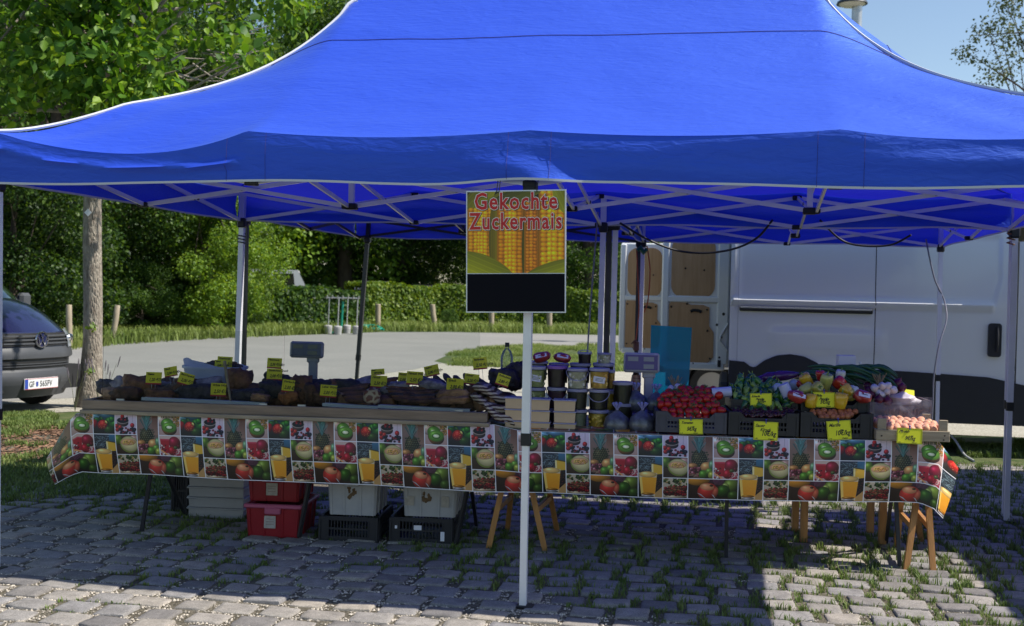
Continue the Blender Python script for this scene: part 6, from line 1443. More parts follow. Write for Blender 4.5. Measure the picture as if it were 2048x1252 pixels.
def cargo_van(lab, loc, rz, doors=True):
    """local: x towards the cab, y away from the viewer, origin at the near rear corner on the ground"""
    t = thing('cargo_van', lab, 'van', loc, rz); L_, Wd, Hh = 5.6, 2.05, 2.62; zb_ = .6
    def ysec(x, z):                           # how far the side leans in at height z
        y = .05 * max(0, (z - 1.6)) ** 1.3 + .012 * (1.6 - z if z < 1.6 else 0)
        y += -.045 * math.exp(-((z - 1.595) / .028) ** 2) * (1 if .0 < x < 3.35 else 0)
        def sm(v, a, w): return 1 / (1 + math.exp(max(-60, min(60, -(v - a) / w))))
        inp = sm(x, .12, .012) * sm(3.42 - .25 * max(0, (1.9 - z)) , x, .012) * sm(z, 1.63, .01) * sm(2.36, z, .01)
        y += .025 * inp
        low = sm(x, .55, .03) * sm(2.0, x, .03) * sm(z, 1.05, .02) * sm(1.3 - .03 * (x - 1.2) ** 2, z, .012); y -= .012 * low
        if z > Hh - .25: y += .16 * ((z - Hh + .25) / .25) ** 2
        return y
    nx = 150
    zs = [zb_ + (Hh - zb_) * i / 60 for i in range(61)]
    def front(x): return max(0, (x - 3.9)) ** 2 * .0
    mb = MB(); mb.grid(lambda a, b: (a * 3.62, ysec(a * 3.62, zs[round(b * 60)]), zs[round(b * 60)]), nx, 60); mb.build('side_panel', m_vwhite, t, True, 50)
    mb = MB(); mb.grid(lambda a, b: ((1 - a) * L_ * .8, Wd - ysec(3.5, zs[round(b * 60)]), zs[round(b * 60)]), 10, 60); mb.build('far_side_panel', m_vwhite, t, True, 50)
    mb = MB(); y0 = ysec(3.5, Hh); mb.grid(lambda a, b: (a * (L_ - 1.25), y0 + (Wd - 2 * y0) * b, Hh + .05 * math.sin(b * 3.14)), 12, 12); mb.build('roof', m_vwhite, t)
    # cab: door with window, bonnet, windscreen
    dz0 = .75
    win = [(3.92, 1.45), (4.72, 1.45), (4.45, 2.12), (4.1, 2.2), (3.95, 2.15)]
    dr = [(3.64, dz0), (4.75, dz0), (4.95, 1.3), (4.83, 1.46), (4.5, 2.22), (4.3, 2.3), (3.64, 2.3)]
    mb = MB(); mb.prism([(3.64, dz0), (3.9, dz0), (3.9, 2.22), (3.98, 2.3), (3.64, 2.3)], .012, .06); mb.prism([(3.9, dz0), (4.75, dz0), (4.95, 1.3), (4.83, 1.45), (3.9, 1.45)], .01, .06); mb.prism([(4.83, 1.45), (4.5, 2.22), (4.3, 2.3), (3.98, 2.3), (4.1, 2.22), (4.43, 2.16), (4.72, 1.45)], .012, .06); d = mb.build('cab_door', m_vwhite, t)
    mb = MB(); mb.prism([(3.9, 1.43), (4.74, 1.43), (4.44, 2.18), (3.9, 2.24)], .035, .045); mb.build('door_window', clear_mat('tinted_window', (.01, .012, .012), .55, .05), d, False)
    mb = MB(); mb.prism(rrect(3.5 - .22, 1.06, 3.5 - .06, 1.42, .035), -.035, .02); mb.build('door_handle', m_clad, t); 
    mb = MB(); mb.tube([(3.385, -.038, 1.12), (3.385, -.06, 1.2), (3.385, -.06, 1.3), (3.385, -.038, 1.38)], .018, 8); mb.build('grip', m_clad, t)
    mb = MB(); mb.grid(lambda a, b: (3.64 + a * .9, .05 + b * (Wd - .1), 2.3 + (Hh - 2.3) * (1 - a) ** 1.5 + .03), 6, 6); mb.grid(lambda a, b: (4.5 + a * .4, .1 + b * (Wd - .2), 2.3 - a * .8), 4, 6); mb.grid(lambda a, b: (4.9 + .7 * math.sin(a * 1.57), .1 + b * (Wd - .2), 1.5 - .35 * a), 5, 6); mb.grid(lambda a, b: (5.6 + .03 * a, .1 + b * (Wd - .2), 1.15 - .8 * a), 4, 6); mb.grid(lambda a, b: (4.7 + .93 * a, .03 + .07 * a * a, .6 + (1.45 - .28 * a - .6) * b), 6, 6); mb.grid(lambda a, b: (3.6 + 2 * a, Wd - .03 - .06 * a * a, .6 + (2.3 - 1.1 * a - .6) * b), 6, 6); mb.build('cab_shell', m_vwhite, t)
    mb = MB(); mb.prism([(4.05, 1.0), (4.35, 1.0), (4.22, 1.75), (4.08, 1.75)], .35, .75); st = mb.build('seat', m_clad, t, False)
    mb = MB(); mb.prism(rrect(4.02, 1.25, 4.3, 1.8, .06), .3, .34); mb.build('leopard_seat_cover', mat('leopard_cloth', (.04, .02, .015), .9, col2=(.42, .3, .18), vscale=40), st)
    # lower cladding with the wheel arch
    ac, ar = .8, .43
    pts = [(.0, .33), (ac - ar, .33)] + [(ac - ar * math.cos(R(i * 15)), .33 + ar * math.sin(R(i * 15)) * 1.0) for i in range(1, 12)] + [(ac + ar, .33), (4.75, .33), (4.75, .62), (4.2, .66), (3.9, .74), (3.3, .84), (2.4, .87), (1.62, .89), (1.45, .85)] + [(ac + .5 * math.cos(R(i * 20)), .72 + .33 * math.sin(R(i * 20))) for i in range(1, 9)] + [(.42, .86), (.3, .92), (.0, .93)]
    mb = MB()
    top = pts[14:]; 
    lo = [(.0, .33), (ac - ar, .33)] + [(ac - ar * math.cos(R(i * 15)), .33 + ar * math.sin(R(i * 15))) for i in range(1, 12)] + [(ac + ar, .33), (4.75, .33)]
    def interp(l, x): xs = [q[0] for q in l]; return float(np.interp(x, xs, [q[1] for q in l]))
    tp = [(0, .93), (.2, .92), (.3, .86), (.36, .87), (.46, .94), (.62, 1.0), (.8, 1.02), (.98, 1.0), (1.14, .94), (1.26, .85), (1.42, .89), (2.4, .87), (3.3, .84), (3.9, .74), (4.2, .66), (4.75, .62)]
    mb.grid(lambda a, b: (a * 4.75, -.018 + .012 * b, interp(lo, a * 4.75) + (interp(tp, a * 4.75) - interp(lo, a * 4.75)) * b), 120, 3); mb.grid(lambda a, b: (a * 4.75, -.018 + .2 * b, interp(lo, a * 4.75)), 120, 1); mb.build('side_cladding', m_clad, t, True, 40)
    mb = MB(); mb.box((2.4, Wd / 2, .55), (4.6, Wd - .5, .3)); mb.box((2.2, Wd / 2 , .94), (4.0, Wd - .12, .05)); mb.build('underbody', m_clad, t, False)
    for x in (ac * .83, 4.65 * .83): wheel(t, Vector((x, .16, .34)), .34, .22); wheel(t, Vector((x, Wd - .16, .34)), .34, .22)
    # sliding-door gap, rail, crease trim
    mb = MB(); mb.box((1.87, -.0015 + .005, 1.75), (.012, .01, 1.65)); 
    mb = MB(); mb.grid(lambda a, b: (1.868 + a * .01, ysec(1.87, .9 + b * 1.65) - .002, .9 + b * 1.65), 1, 40); mb.build('door_gap', m_rubber, t)
    mb = MB(); mb.grid(lambda a, b: (.1 + a * .004, ysec(.1, .9 + b * 1.65) - .002, .9 + b * 1.65), 1, 40); mb.build('rear_corner_gap', mat('grey_gap', (.3, .3, .32), .6), t)
    mb = MB(); mb.bbox((.98, -.008, 1.512), (1.72, .05, .055), .01); ra = mb.build('slide_rail', mat('rail_dark', (.03, .03, .03), .4, .4), t)
    mb = MB(); mb.bbox((.98, -.036, 1.528), (1.7, .006, .018), .002); mb.build('rail_lip', m_steel, ra)
    # rear frame and inside, open door
    mb = MB(); mb.box((.02, .05, 1.7), (.05, .1, 1.75)); mb.box((.02, Wd - .05, 1.7), (.05, .1, 1.75)); mb.box((.02, Wd / 2, 2.55), (.05, Wd - .2, .12)); mb.build('rear_frame', m_vwhite, t, False)
    mb = MB(); mb.box((1.9, Wd - .1, 1.7), (3.4, .02, 1.6)); mb.box((3.5, Wd / 2, 1.7), (.02, Wd - .25, 1.6)); mb.build('cargo_lining', m_ply, t, False)
    mb = MB(); mb.bbox((-.06, Wd / 2, .6), (.14, Wd - .1, .16), .03); mb.build('rear_bumper', m_clad, t)
    if doors:
        # far rear door swung out: it runs from the far corner to -x, its lining towards the viewer
        dw = .88; Y = Wd - .06
        def door_y(x, z): return 0
        fz0, fz1 = .72, 2.5
        up_ = rrect(-dw + .12 - .0, 1.62, -.2, 2.42, .16, 6); lw_ = [(-.78, .8), (-.7, .74), (-.3, .74), (-.2, .86), (-.2, 1.18), (-.26, 1.26), (-.26, 1.5), (-.34, 1.53), (-.5, 1.53), (-.6, 1.58), (-.74, 1.58), (-.78, 1.53)]
        mb = MB(); mb.bbox((-dw / 2, Y + .035, (fz0 + fz1) / 2), (dw, .06, fz1 - fz0), .02); d = mb.build('rear_door', m_vwhite, t)
        for c_, s_ in (((-dw + .05, Y - .005, 1.62), (.1, .05, 1.72)), ((-.09, Y - .005, 1.62), (.15, .05, 1.72)), ((-dw / 2, Y - .005, 1.6), (dw - .1, .045, .09)), ((-dw / 2, Y - .005, .74), (dw - .1, .045, .1))):
            mb = MB(); mb.bbox(c_, s_, .018); mb.build('door_frame', m_vwhite, d)
        mb = MB(); mb.prism(up_, Y - .008, Y + .004); mb.build('upper_lining', m_ply, d); mb = MB(); mb.prism(lw_, Y - .014, Y + .004); lw2 = mb.build('lower_lining', m_ply, d)
        for (x, z, rr_) in ((-.58, 2.0, .012), (-.34, 1.98, .012), (-.75, 1.5, .014), (-.75, .85, .014), (-.55, 1.54, .012), (-.29, 1.47, .014), (-.28, 1.2, .014), (-.16, 1.28, .016), (-.1, 1.12, .016), (-.12, .86, .014), (-.24, .84, .013), (-.45, .77, .013), (-.64, .78, .013), (-.08, 1.42, .02)):
            mb = MB(); mb.ball((x, Y - .022 if x < -.2 else Y - .03, z), (rr_, .008, rr_), 8, 5); mb.build('plug', m_rubber, d)
        mb = MB(); mb.tube([(-.5, Y - .018, 1.445), (-.46, Y - .02, 1.46), (-.4, Y - .02, 1.455), (-.36, Y - .018, 1.44)], .02, 8); mb.build('grip_hole', m_rubber, d)
        mb = MB(); mb.bbox((-.12, Y - .03, .78), (.04, .02, .09), .006); mb.build('latch', m_clad, d)
        mb = MB(); mb.tube([(-.02, Y - .03, .95), (-.12, Y - .06, 1.08), (-.11, Y - .06, 1.14), (-.02, Y - .03, 1.3)], .014, 6); mb.build('door_check', m_vwhite, d)
    for ch in t.children:
        if ch.name.startswith('wheel'): continue
        if not ch.name.startswith('rear_door'): ch.scale = (.83, 1, 1)
    return t
vr = SITE.px(1457, 760, 7.3)
v1 = cargo_van('white cargo van parked behind the stall with its rear door open', SITE.w(vr.x, 7.3), SITE.a)
hx = SITE.px(1345, 700, 13.1)
v2 = copy_tree(v1); v2.location = SITE.w(hx.x, 13.1 - 2.0); v2['label'] = 'second white van, only its plywood lined rear door showing'
# ---- dark blue van at the left edge
m_vblue = mat('dark_blue_paint', (.012, .014, .06), .22, coat=.8); m_bump = mat('grey_bumper_plastic', (.055, .058, .065), .5, var=.1, vscale=4); m_chrome = mat('chrome', (.7, .7, .72), .15, 1.0); m_lampg = clear_mat('lamp_glass', (.3, .33, .36), .3, .05)
p0 = at_z(80, 826); fv = thing('transporter_van', 'dark blue van with round chrome emblem parked at the road', 'van', p0, R(-22)); XF = 0.0
# local: +x forward (towards viewer and right), +y to its left
def plan(t_, inset=0):                          # front plan curve, t_ from -1 (right side) to 1 (left side)
    a = abs(t_); f = min(1, a / .66)
    y = .94 * math.copysign(f ** .95 if a < .66 else 1, t_)
    x = -.42 * f ** 2.6 - (max(0, a - .66)) * 2.6
    k = (.94 - inset) / .94
    return x - inset, y * k
def wrap(z0, z1, i0, i1, bulge=0, ts=(-1, 1), n=70, m=6):
    return lambda a, b: (lambda q: (q[0], q[1], z0 + (z1 - z0) * b))(plan(ts[0] + (ts[1] - ts[0]) * a, i0 + (i1 - i0) * b - bulge * math.sin(b * 3.14)))
mb = MB(); mb.grid(wrap(.2, .36, .06, .0), 70, 4); mb.grid(wrap(.36, .52, 0.0, 0.0, .015), 70, 4); mb.grid(wrap(.52, .545, .0, .02), 70, 1); mb.grid(wrap(.655, .68, .02, -.01), 70, 1); mb.grid(wrap(.545, .655, .02, .02), 70, 2); mb.grid(wrap(.68, .82, -.01, .02, .01), 70, 4); bmp = mb.build('bumper', m_bump, fv)
mb = MB(); mb.grid(wrap(.56, .645, .012, .012, 0, (-.42, .42)), 40, 1); mb.build('lower_grille', m_rubber, bmp)
for z in (.585, .615):
    mb = MB(); mb.grid(wrap(z - .006, z + .006, .002, .002, 0, (-.41, .41)), 40, 1); mb.build('grille_slat', m_bump, bmp)
mb = MB(); mb.grid(wrap(.82, 1.0, .02, .06), 70, 4); mb.build('nose_panel', m_vblue, fv)
mb = MB(); mb.grid(wrap(.83, .99, .005, .035, 0, (-.36, .36)), 40, 2); gri = mb.build('grille', m_rubber, fv)
for z in (.862, .91, .958):
    mb = MB(); mb.grid(wrap(z - .009, z + .009, -.004, -.002, 0, (-.35, .35)), 40, 1); mb.build('grille_slat', m_bump, gri)
for s_ in (-1, 1):
    mb = MB(); mb.grid(wrap(.8, 1.03, .0, .06, .02, (s_ * .38, s_ * .66) if s_ > 0 else (-.66, -.38)), 14, 6); h_ = mb.build('headlight', mat('headlight_glass', (.25, .28, .32), .08, coat=.8), fv)
    for tt in (.45, .55):
        q = plan(s_ * tt, .02); mb = MB(); mb.ball((q[0] + .012, q[1], .91), (.03, .05, .05), 10, 7); mb.build('reflector', m_chrome, h_)
# bonnet, windscreen, body
def hood(a, b):
    q = plan((a - .5) * 1.32, .06); x1 = -.85 - .3 * (2 * a - 1) ** 2; w = .8; y1 = (a - .5) * 2 * w
    k = b; x = q[0] + (x1 - q[0]) * k; y = q[1] + (y1 - q[1]) * k
    return (x, y, 1.0 + .42 * math.sin(k * 1.45) * (1 - .12 * (2 * a - 1) ** 2) - .05 * (2 * a - 1) ** 4)
mb = MB(); mb.grid(hood, 30, 12); mb.build('bonnet', m_vblue, fv)
mb = MB(); mb.grid(lambda a, b: (-.83 - .62 * b - .3 * (2 * a - 1) ** 2, (a - .5) * 2 * (.8 - .08 * b), 1.4 + .5 * b - .06 * (2 * a - 1) ** 2), 16, 8); mb.build('windscreen', mat('green_tint_glass', (.05, .09, .07), .06, coat=.8), fv)
body = lambda sgn: (lambda a, b: (-1.1 - 3.75 * a, sgn * (.95 - .02 * b - .16 * max(0, b - .55) ** 1.5 * 2), .32 + 1.58 * b * (1 if a > .2 else min(1, .45 + .275 * a / .1))))
for s_, nm in ((1, 'left_side'), (-1, 'right_side')):
    mb = MB(); mb.grid(body(s_), 24, 16); mb.build(nm, m_vblue, fv)
    mb = MB(); mb.prism([(-3.0, 1.2), (-1.75, 1.2), (-1.75, 1.72), (-3.0, 1.72)], s_ * .935 - .01, s_ * .935 + .01); mb.build('side_window', m_glassd, fv)
    for x in (-.9, -3.9): wheel(fv, Vector((x, s_ * .82, .33)), .33, .22)
    mb = MB(); mb.bbox((-1.35, s_ * 1.06, 1.35), (.12, .2, .24), .04); mb.build('mirror', m_bump, fv)
mb = MB(); mb.grid(lambda a, b: (-1.5 - 3.35 * a, (b - .5) * 1.66, 1.88 + .08 * math.sin(b * 3.14) * min(1, a * 8 + .4)), 16, 12); mb.build('roof', m_vblue, fv)
mb = MB(); mb.box((-4.85, 0, 1.1), (.04, 1.86, 1.56)); mb.build('rear', m_vblue, fv, False); mb = MB(); mb.box((-2.4, 0, .42), (4.6, 1.6, .3)); mb.box((-2.2, 0, .8), (3.0, 1.7, .6)); mb.build('underbody', m_clad, fv, False)
# emblem: ring with V over W
em = MB(); ME = Matrix.Translation((-.004, 0, .91)) @ Matrix.Rotation(R(90), 4, 'Y') @ Matrix.Rotation(R(90), 4, 'Z')
em.lathe([(.084, 0), (.088, .014), (.1, .014), (.104, 0)], 32, ME @ Matrix.Translation((0, 0, .012)), False); emo = em.build('emblem_ring', m_chrome, fv)
em = MB(); em.lathe([(.001, .002), (.086, .002)], 28, ME @ Matrix.Translation((0, 0, .012)), False); em.build('emblem_disc', m_vblue, emo)
em = MB()
def stroke(l): 
    for (a, b), (c_, d_) in zip(l[:-1], l[1:]): em.bar((.016, a * .085, .91 + b * .085), (.016, c_ * .085, .91 + d_ * .085), .008, .016, (1, 0, 0))
stroke([(-.42, .9), (0, .12), (.42, .9)]); stroke([(-.85, .42), (-.42, -.85), (0, .05), (.42, -.85), (.85, .42)]); em.build('emblem_letters', m_chrome, emo, False)
pl = MB(); pl.bbox((.012, 0, .37), (.014, .55, .135), .004); plo = pl.build('number_plate', mat('plate_white', (.72, .72, .72), .4), fv)
pl = MB(); pl.box((.0205, -.245, .37), (.002, .05, .115)); pl.build('blue_band', mat('plate_blue', (.02, .06, .35), .4), plo, False)
for z in (.432, .308):
    pl = MB(); pl.box((.0205, 0, z), (.002, .54, .005)); pl.build('red_line', m_red, plo, False)
MP = Matrix.Translation((.0212, 0, .333)) @ Matrix.Rotation(R(90), 4, 'Z') @ FACE
lettering('GF', .1, m_ink, plo, MP @ Matrix.Translation((-.205, 0, 0)), offset=.002, sx=.72); lettering('565FV', .1, m_ink, plo, MP @ Matrix.Translation((-.03, 0, 0)), offset=.002, sx=.76, space=1.05)
pl = MB(); pl.prism([(-.018, .345), (.0, .33), (.018, .345), (.018, .395), (-.018, .395)], -.001, .001, Matrix.Translation((.0215, -.075, 0)) @ Matrix.Rotation(R(90), 4, 'Z')); pl.build('crest', mat('crest_blue', (.05, .08, .3), .5), plo, False)
# ---- far cars behind the hedge
def far_car(lab, px, ytop, D, paint, ln, hgt, rz, van=False):
    b = at_y(px, ytop, D); t = thing('parked_car', lab, 'car', (b.x, D, 0), rz)
    sec = [(-ln / 2, .45), (-ln / 2, .95), (-ln * .44, hgt - .1), (-ln * .38, hgt), (ln * .12, hgt), (ln * .2, hgt - .06), (ln * .33, 1.0), (ln * .48, .86), (ln / 2, .7), (ln / 2, .4)] if not van else [(-ln / 2, .45), (-ln / 2, hgt - .1), (-ln * .47, hgt), (ln * .25, hgt), (ln * .4, 1.15), (ln * .5, 1.0), (ln / 2, .4)]
    mb = MB(); w = 1.75
    n = len(sec); vs = [(x, s_ * (w / 2 - (.12 if z > 1.05 else 0)), z) for s_ in (-1, 1) for x, z in sec]
    mb.add(vs, [tuple(range(n)), tuple(range(2 * n - 1, n - 1, -1))] + [(i, i + n, (i + 1) % n + n, (i + 1) % n) for i in range(n)]); mb.build('body', paint, t, False)
    for s_ in (-1, 1):
        for x0, x1 in (((-ln * .38, -ln * .1), (-ln * .07, ln * .17)) if not van else ((ln * .02, ln * .22), (-ln * .2, -.02 * ln))):
            mb = MB(); mb.prism([(x0, 1.08), (x1 + .1, 1.08), (x1 - .04, hgt - .16), (x0 + .06, hgt - .16)], s_ * (w / 2 - .125) - .02 + s_ * .02, s_ * (w / 2 - .1) + s_ * .02); mb.build('side_window', m_glassd, t)
        for x in (-ln * .32, ln * .32): wheel(t, Vector((x, s_ * (w / 2 - .1), .31)), .31, .2)
    mb = MB(); e = .02
    if not van: mb.add([(ln * .2 + e, -.72, hgt - .12), (ln * .2 + e, .72, hgt - .12), (ln * .32 + e, .74, 1.04), (ln * .32 + e, -.74, 1.04)], [(0, 1, 2, 3)])
    else: mb.add([(ln * .27, -.7, hgt - .1), (ln * .27, .7, hgt - .1), (ln * .39, .72, 1.2), (ln * .39, -.72, 1.2)], [(0, 1, 2, 3)])
    mb.build('windscreen', m_glassd, t, False)
    return t
far_car('white van showing between the tree branches behind the hedge', 546, 542, 53, m_vwhite, 4.6, 2.5, R(8), True)
far_car('dark car showing its roof above the hedge beside the dark pole', 745, 556, 60, mat('grey_paint', (.08, .085, .09), .3, coat=.6), 4.2, 2.15, R(-90)); far_car('black car roof above the hedge left of the corn sign', 852, 561, 62, mat('black_paint', (.012, .012, .014), .3, coat=.6), 4.2, 2.05, R(-80))
# ================================================================== vegetation
def leaf_mat(name, c1, c2, c3, tr=.38, rough=.5):
    m = bpy.data.materials.new(name); m.use_nodes = True
    N = m.node_tree.nodes; L = m.node_tree.links; P = N['Principled BSDF']; P.inputs['Roughness'].default_value = rough; P.inputs['Specular IOR Level'].default_value = .35
    g = N.new('ShaderNodeNewGeometry'); cr = N.new('ShaderNodeValToRGB'); L.new(g.outputs['Random Per Island'], cr.inputs['Fac'])
    e = cr.color_ramp.elements; e[0].color = (*c1, 1); e[1].color = (*c3, 1); x = e.new(.66); x.color = (*c2, 1)
    oi = N.new('ShaderNodeObjectInfo'); hs = N.new('ShaderNodeHueSaturation'); mr = N.new('ShaderNodeMapRange'); mr.inputs[3].default_value = .75; mr.inputs[4].default_value = 1.2; L.new(oi.outputs['Random'], mr.inputs[0]); L.new(mr.outputs[0], hs.inputs['Value']); L.new(cr.outputs[0], hs.inputs['Color'])
    L.new(hs.outputs[0], P.inputs['Base Color']); ts = N.new('ShaderNodeBsdfTranslucent'); mu = N.new('ShaderNodeMix'); mu.data_type = 'RGBA'; mu.blend_type = 'MULTIPLY'; mu.inputs[0].default_value = 1; L.new(hs.outputs[0], mu.inputs[6]); mu.inputs[7].default_value = (1.7, 1.5, .6, 1); L.new(mu.outputs[2], ts.inputs['Color'])
    mx = N.new('ShaderNodeMixShader'); mx.inputs[0].default_value = tr; L.new(P.outputs[0], mx.inputs[1]); L.new(ts.outputs[0], mx.inputs[2]); L.new(mx.outputs[0], N['Material Output'].inputs['Surface'])
    return m
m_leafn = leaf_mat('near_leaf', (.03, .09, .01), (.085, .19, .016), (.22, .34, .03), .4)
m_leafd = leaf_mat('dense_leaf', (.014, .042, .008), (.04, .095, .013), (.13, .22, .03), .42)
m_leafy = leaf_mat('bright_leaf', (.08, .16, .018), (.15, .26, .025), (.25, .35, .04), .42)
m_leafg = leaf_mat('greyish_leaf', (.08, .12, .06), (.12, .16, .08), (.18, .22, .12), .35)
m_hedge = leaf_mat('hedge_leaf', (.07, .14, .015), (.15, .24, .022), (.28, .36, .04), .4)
def bark(name, c1, c2, sc):
    m = mat(name, c1, .95, col2=c2, vscale=sc, stretch=(1, 1, .35)); N = m.node_tree.nodes; L = m.node_tree.links
    v = N.new('ShaderNodeTexVoronoi'); v.feature = 'DISTANCE_TO_EDGE'; v.inputs['Scale'].default_value = sc * 1.6; mp = [n for n in N if n.type == 'MAPPING'][0]; L.new(mp.outputs[0], v.inputs['Vector'])
    bp = N.new('ShaderNodeBump'); bp.inputs['Strength'].default_value = 1; bp.inputs['Distance'].default_value = .03; L.new(v.outputs['Distance'], bp.inputs['Height']); L.new(bp.outputs[0], N['Principled BSDF'].inputs['Normal']); return m
m_barkn = bark('grey_bark', (.15, .12, .095), (.36, .32, .26), 22); m_barkd = bark('dark_bark', (.06, .045, .035), (.12, .09, .07), 6)
LEAF5 = [(0, -.5, 0), (.36, -.2, .05), (.3, .2, .1), (0, .6, -.06), (-.3, .2, .1), (-.36, -.2, .05)]
def leaves(clumps, n, size, seed, droop=.5, flat=1.0):
    """n leaf faces spread through the clumps (centre, radius); numpy for speed"""
    rs = np.random.RandomState(seed); w = np.array([c[1] ** 2 for c in clumps]); k = rs.choice(len(clumps), n, p=w / w.sum())
    C = np.array([c[0] for c in clumps])[k]; Rr = np.array([c[1] for c in clumps])[k]
    d = rs.normal(size=(n, 3)); d /= np.linalg.norm(d, axis=1)[:, None]; r = rs.rand(n) ** .45
    P = C + d * (Rr * r)[:, None] * np.array([1, 1, .8 * flat])
    nrm = d * .55 + rs.normal(size=(n, 3)) * .6 + np.array([0, 0, .45]); nrm /= np.linalg.norm(nrm, axis=1)[:, None]
    t = rs.normal(size=(n, 3)); t[:, 2] -= droop * 1.5; t -= nrm * (t * nrm).sum(1)[:, None]; t /= np.linalg.norm(t, axis=1)[:, None]; b = np.cross(nrm, t)
    s = size * rs.uniform(.65, 1.25, n); L5 = np.array(LEAF5)
    V = P[:, None] + (b[:, None] * L5[None, :, :1] + t[:, None] * L5[None, :, 1:2] + nrm[:, None] * L5[None, :, 2:]) * s[:, None, None]
    F = np.arange(n)[:, None] * 6 + np.array([[0, 1, 2, 3]]); F2 = np.arange(n)[:, None] * 6 + np.array([[0, 3, 4, 5]])
    return V.reshape(-1, 3), np.concatenate([F, F2])
def leaf_mesh(name, V, F, material):
    me = bpy.data.meshes.new(name); nf = len(F)
    me.vertices.add(len(V)); me.vertices.foreach_set('co', V.astype(np.float32).ravel()); me.loops.add(nf * 4); me.loops.foreach_set('vertex_index', F.astype(np.int32).ravel())
    me.polygons.add(nf); me.polygons.foreach_set('loop_start', np.arange(nf, dtype=np.int32) * 4); me.update(calc_edges=True); me.materials.append(material); return me
def limbs(mb, base, tips, r0, seed, split=.45):
    r = random.Random(seed)
    for tp in tips:
        tp = Vector(tp); b = Vector(base[r.randrange(len(base))]); mid = b.lerp(tp, split) + Vector((r.uniform(-.2, .2), r.uniform(-.2, .2), r.uniform(-.1, .35))) * (tp - b).length * .3
        mb.tube([b, b.lerp(mid, .5) + Vector((0, 0, .05)), mid, tp], [r0, r0 * .7, r0 * .45, r0 * .12], 6)
# ---- the near tree at the left
p = at_z(178, 812); nt = thing('street_tree', 'tree with a grey straight trunk standing behind the stall end', 'tree', p, 0)
top = at_y(189, 400, p.y) - p; kx = top.x / top.z
mb = MB(); pts = []; rad = []
for i in range(15):
    z = i * .42; pts.append((kx * z + .02 * math.sin(z * 1.7), .015 * math.sin(z * 2), z)); rad.append(.19 if i == 0 else .145 if i == 1 else .125 - .0035 * z)
mb.tube(pts, rad, 20); tk = mb.build('trunk', m_barkn, nt, True, 80)
r = random.Random(11); cl = []
for _ in range(150):
    x = r.uniform(-330, 500); y = r.uniform(-260, 250) if x < 330 else r.uniform(-260, 190 - (x - 330) * .3)
    dpt = p.y + r.uniform(-2.2, 2.6); q = at_y(x, y, dpt) - p
    if q.z > 7.8: continue
    if 290 < x < 470 and 90 < y < 210 and r.random() < .72: continue
    cl.append(((q.x, q.y, q.z), r.uniform(.28, .55)))
for _ in range(26):
    q = at_y(r.uniform(120, 330), r.uniform(-60, 200), p.y - r.uniform(.5, 1.6)) - p; cl.append((tuple(q), r.uniform(.3, .5)))
for _ in range(40):
    q = Vector((r.uniform(-4, 3.6), r.uniform(-3, 3), r.uniform(5.5, 8.6))); cl.append((tuple(q), r.uniform(.4, .8)))
V, F = leaves(cl, 15500, .13, 2, .7); link('crown', leaf_mesh('crown', V, F, m_leafn), nt)
mb = MB(); limbs(mb, [pts[8], pts[9], pts[10], pts[12], pts[14]], [c[0] for c in cl[::5]], .05, 3); lim = mb.build('limbs', m_barkn, nt, True, 80)
mb = MB()
for i in range(26):                              # bare pale twigs
    x, y = r.uniform(280, 480), r.uniform(60, 215); a = at_y(x, y, p.y - .6 + r.uniform(-.6, .6)) - p; l = r.uniform(.3, .9); an = r.uniform(-.6, 1.0)
    mb.tube([a, a + Vector((l * .5 * math.cos(an), r.uniform(-.1, .1), l * .5 * math.sin(an) - .02)), a + Vector((l * math.cos(an * .8), r.uniform(-.2, .2), l * math.sin(an * .8)))], [.014, .01, .004], 5)
mb.build('bare_twigs', mat('dead_twig', (.3, .26, .22), .9), nt, True, 80)
for (x, y) in ((183, 655), (178, 742)):
    a = at_y(x, y, p.y - .2) - p; V, F = leaves([(tuple(a), .07)], 12, .07, x); link('sprig', leaf_mesh('sprig', V, F, m_leafy), nt)
mb = MB(); a = at_y(176, 425, p.y - .17) - p; mb.box((0, 0, 0), (.07, .004, .07), Matrix.Translation(a) @ Matrix.Rotation(R(45), 4, 'Y')); mb.build('tree_tag', m_white, nt, False)
# ---- background trees
def tree_proto(seed, h, rad, nclump, nleaf, size, low, material, crad=(.7, 1.5)):
    r = random.Random(seed); cl = []
    for _ in range(nclump):
        t = r.random(); z = low + (h - low) * t; w = rad * math.sin(min(1, .22 + t * .78) * 3.0) ** .6; a = r.uniform(0, 6.283); q = w * math.sqrt(r.random())
        cl.append(((q * math.cos(a), q * math.sin(a), z + r.uniform(-.4, .4)), r.uniform(*crad)))
    V, F = leaves(cl, nleaf, size, seed, .6); cm_ = leaf_mesh('crown', V, F, material)
    mb = MB(); tr = .028 * h; tp = [(0, 0, -.2), (.1, 0, h * .25), (-.05, .1, h * .5), (.1, 0, h * .75), (0, 0, h * .95)]; mb.tube(tp, [tr, tr * .8, tr * .6, tr * .35, tr * .08], 10)
    limbs(mb, tp[1:4], [c[0] for c in cl[::4]], tr * .35, seed); return cm_, mb.mesh('trunk', m_barkd, True, 80)
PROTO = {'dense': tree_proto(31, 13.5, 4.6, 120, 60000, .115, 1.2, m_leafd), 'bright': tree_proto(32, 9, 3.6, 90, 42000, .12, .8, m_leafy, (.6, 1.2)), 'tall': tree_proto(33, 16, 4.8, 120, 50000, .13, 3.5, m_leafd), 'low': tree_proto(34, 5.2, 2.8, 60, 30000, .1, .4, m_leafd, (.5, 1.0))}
def plant_tree(kind, px, D, sc, rz, lab, name='background_tree', cat='tree', grp='trees beyond the road', z=0):
    x = (px - 1024) / F_PX * D; t = thing(name, lab, cat, (x, D, z), rz, grp); t.scale = (sc, sc, sc)
    link('crown', PROTO[kind][0], t); link('trunk', PROTO[kind][1], t)
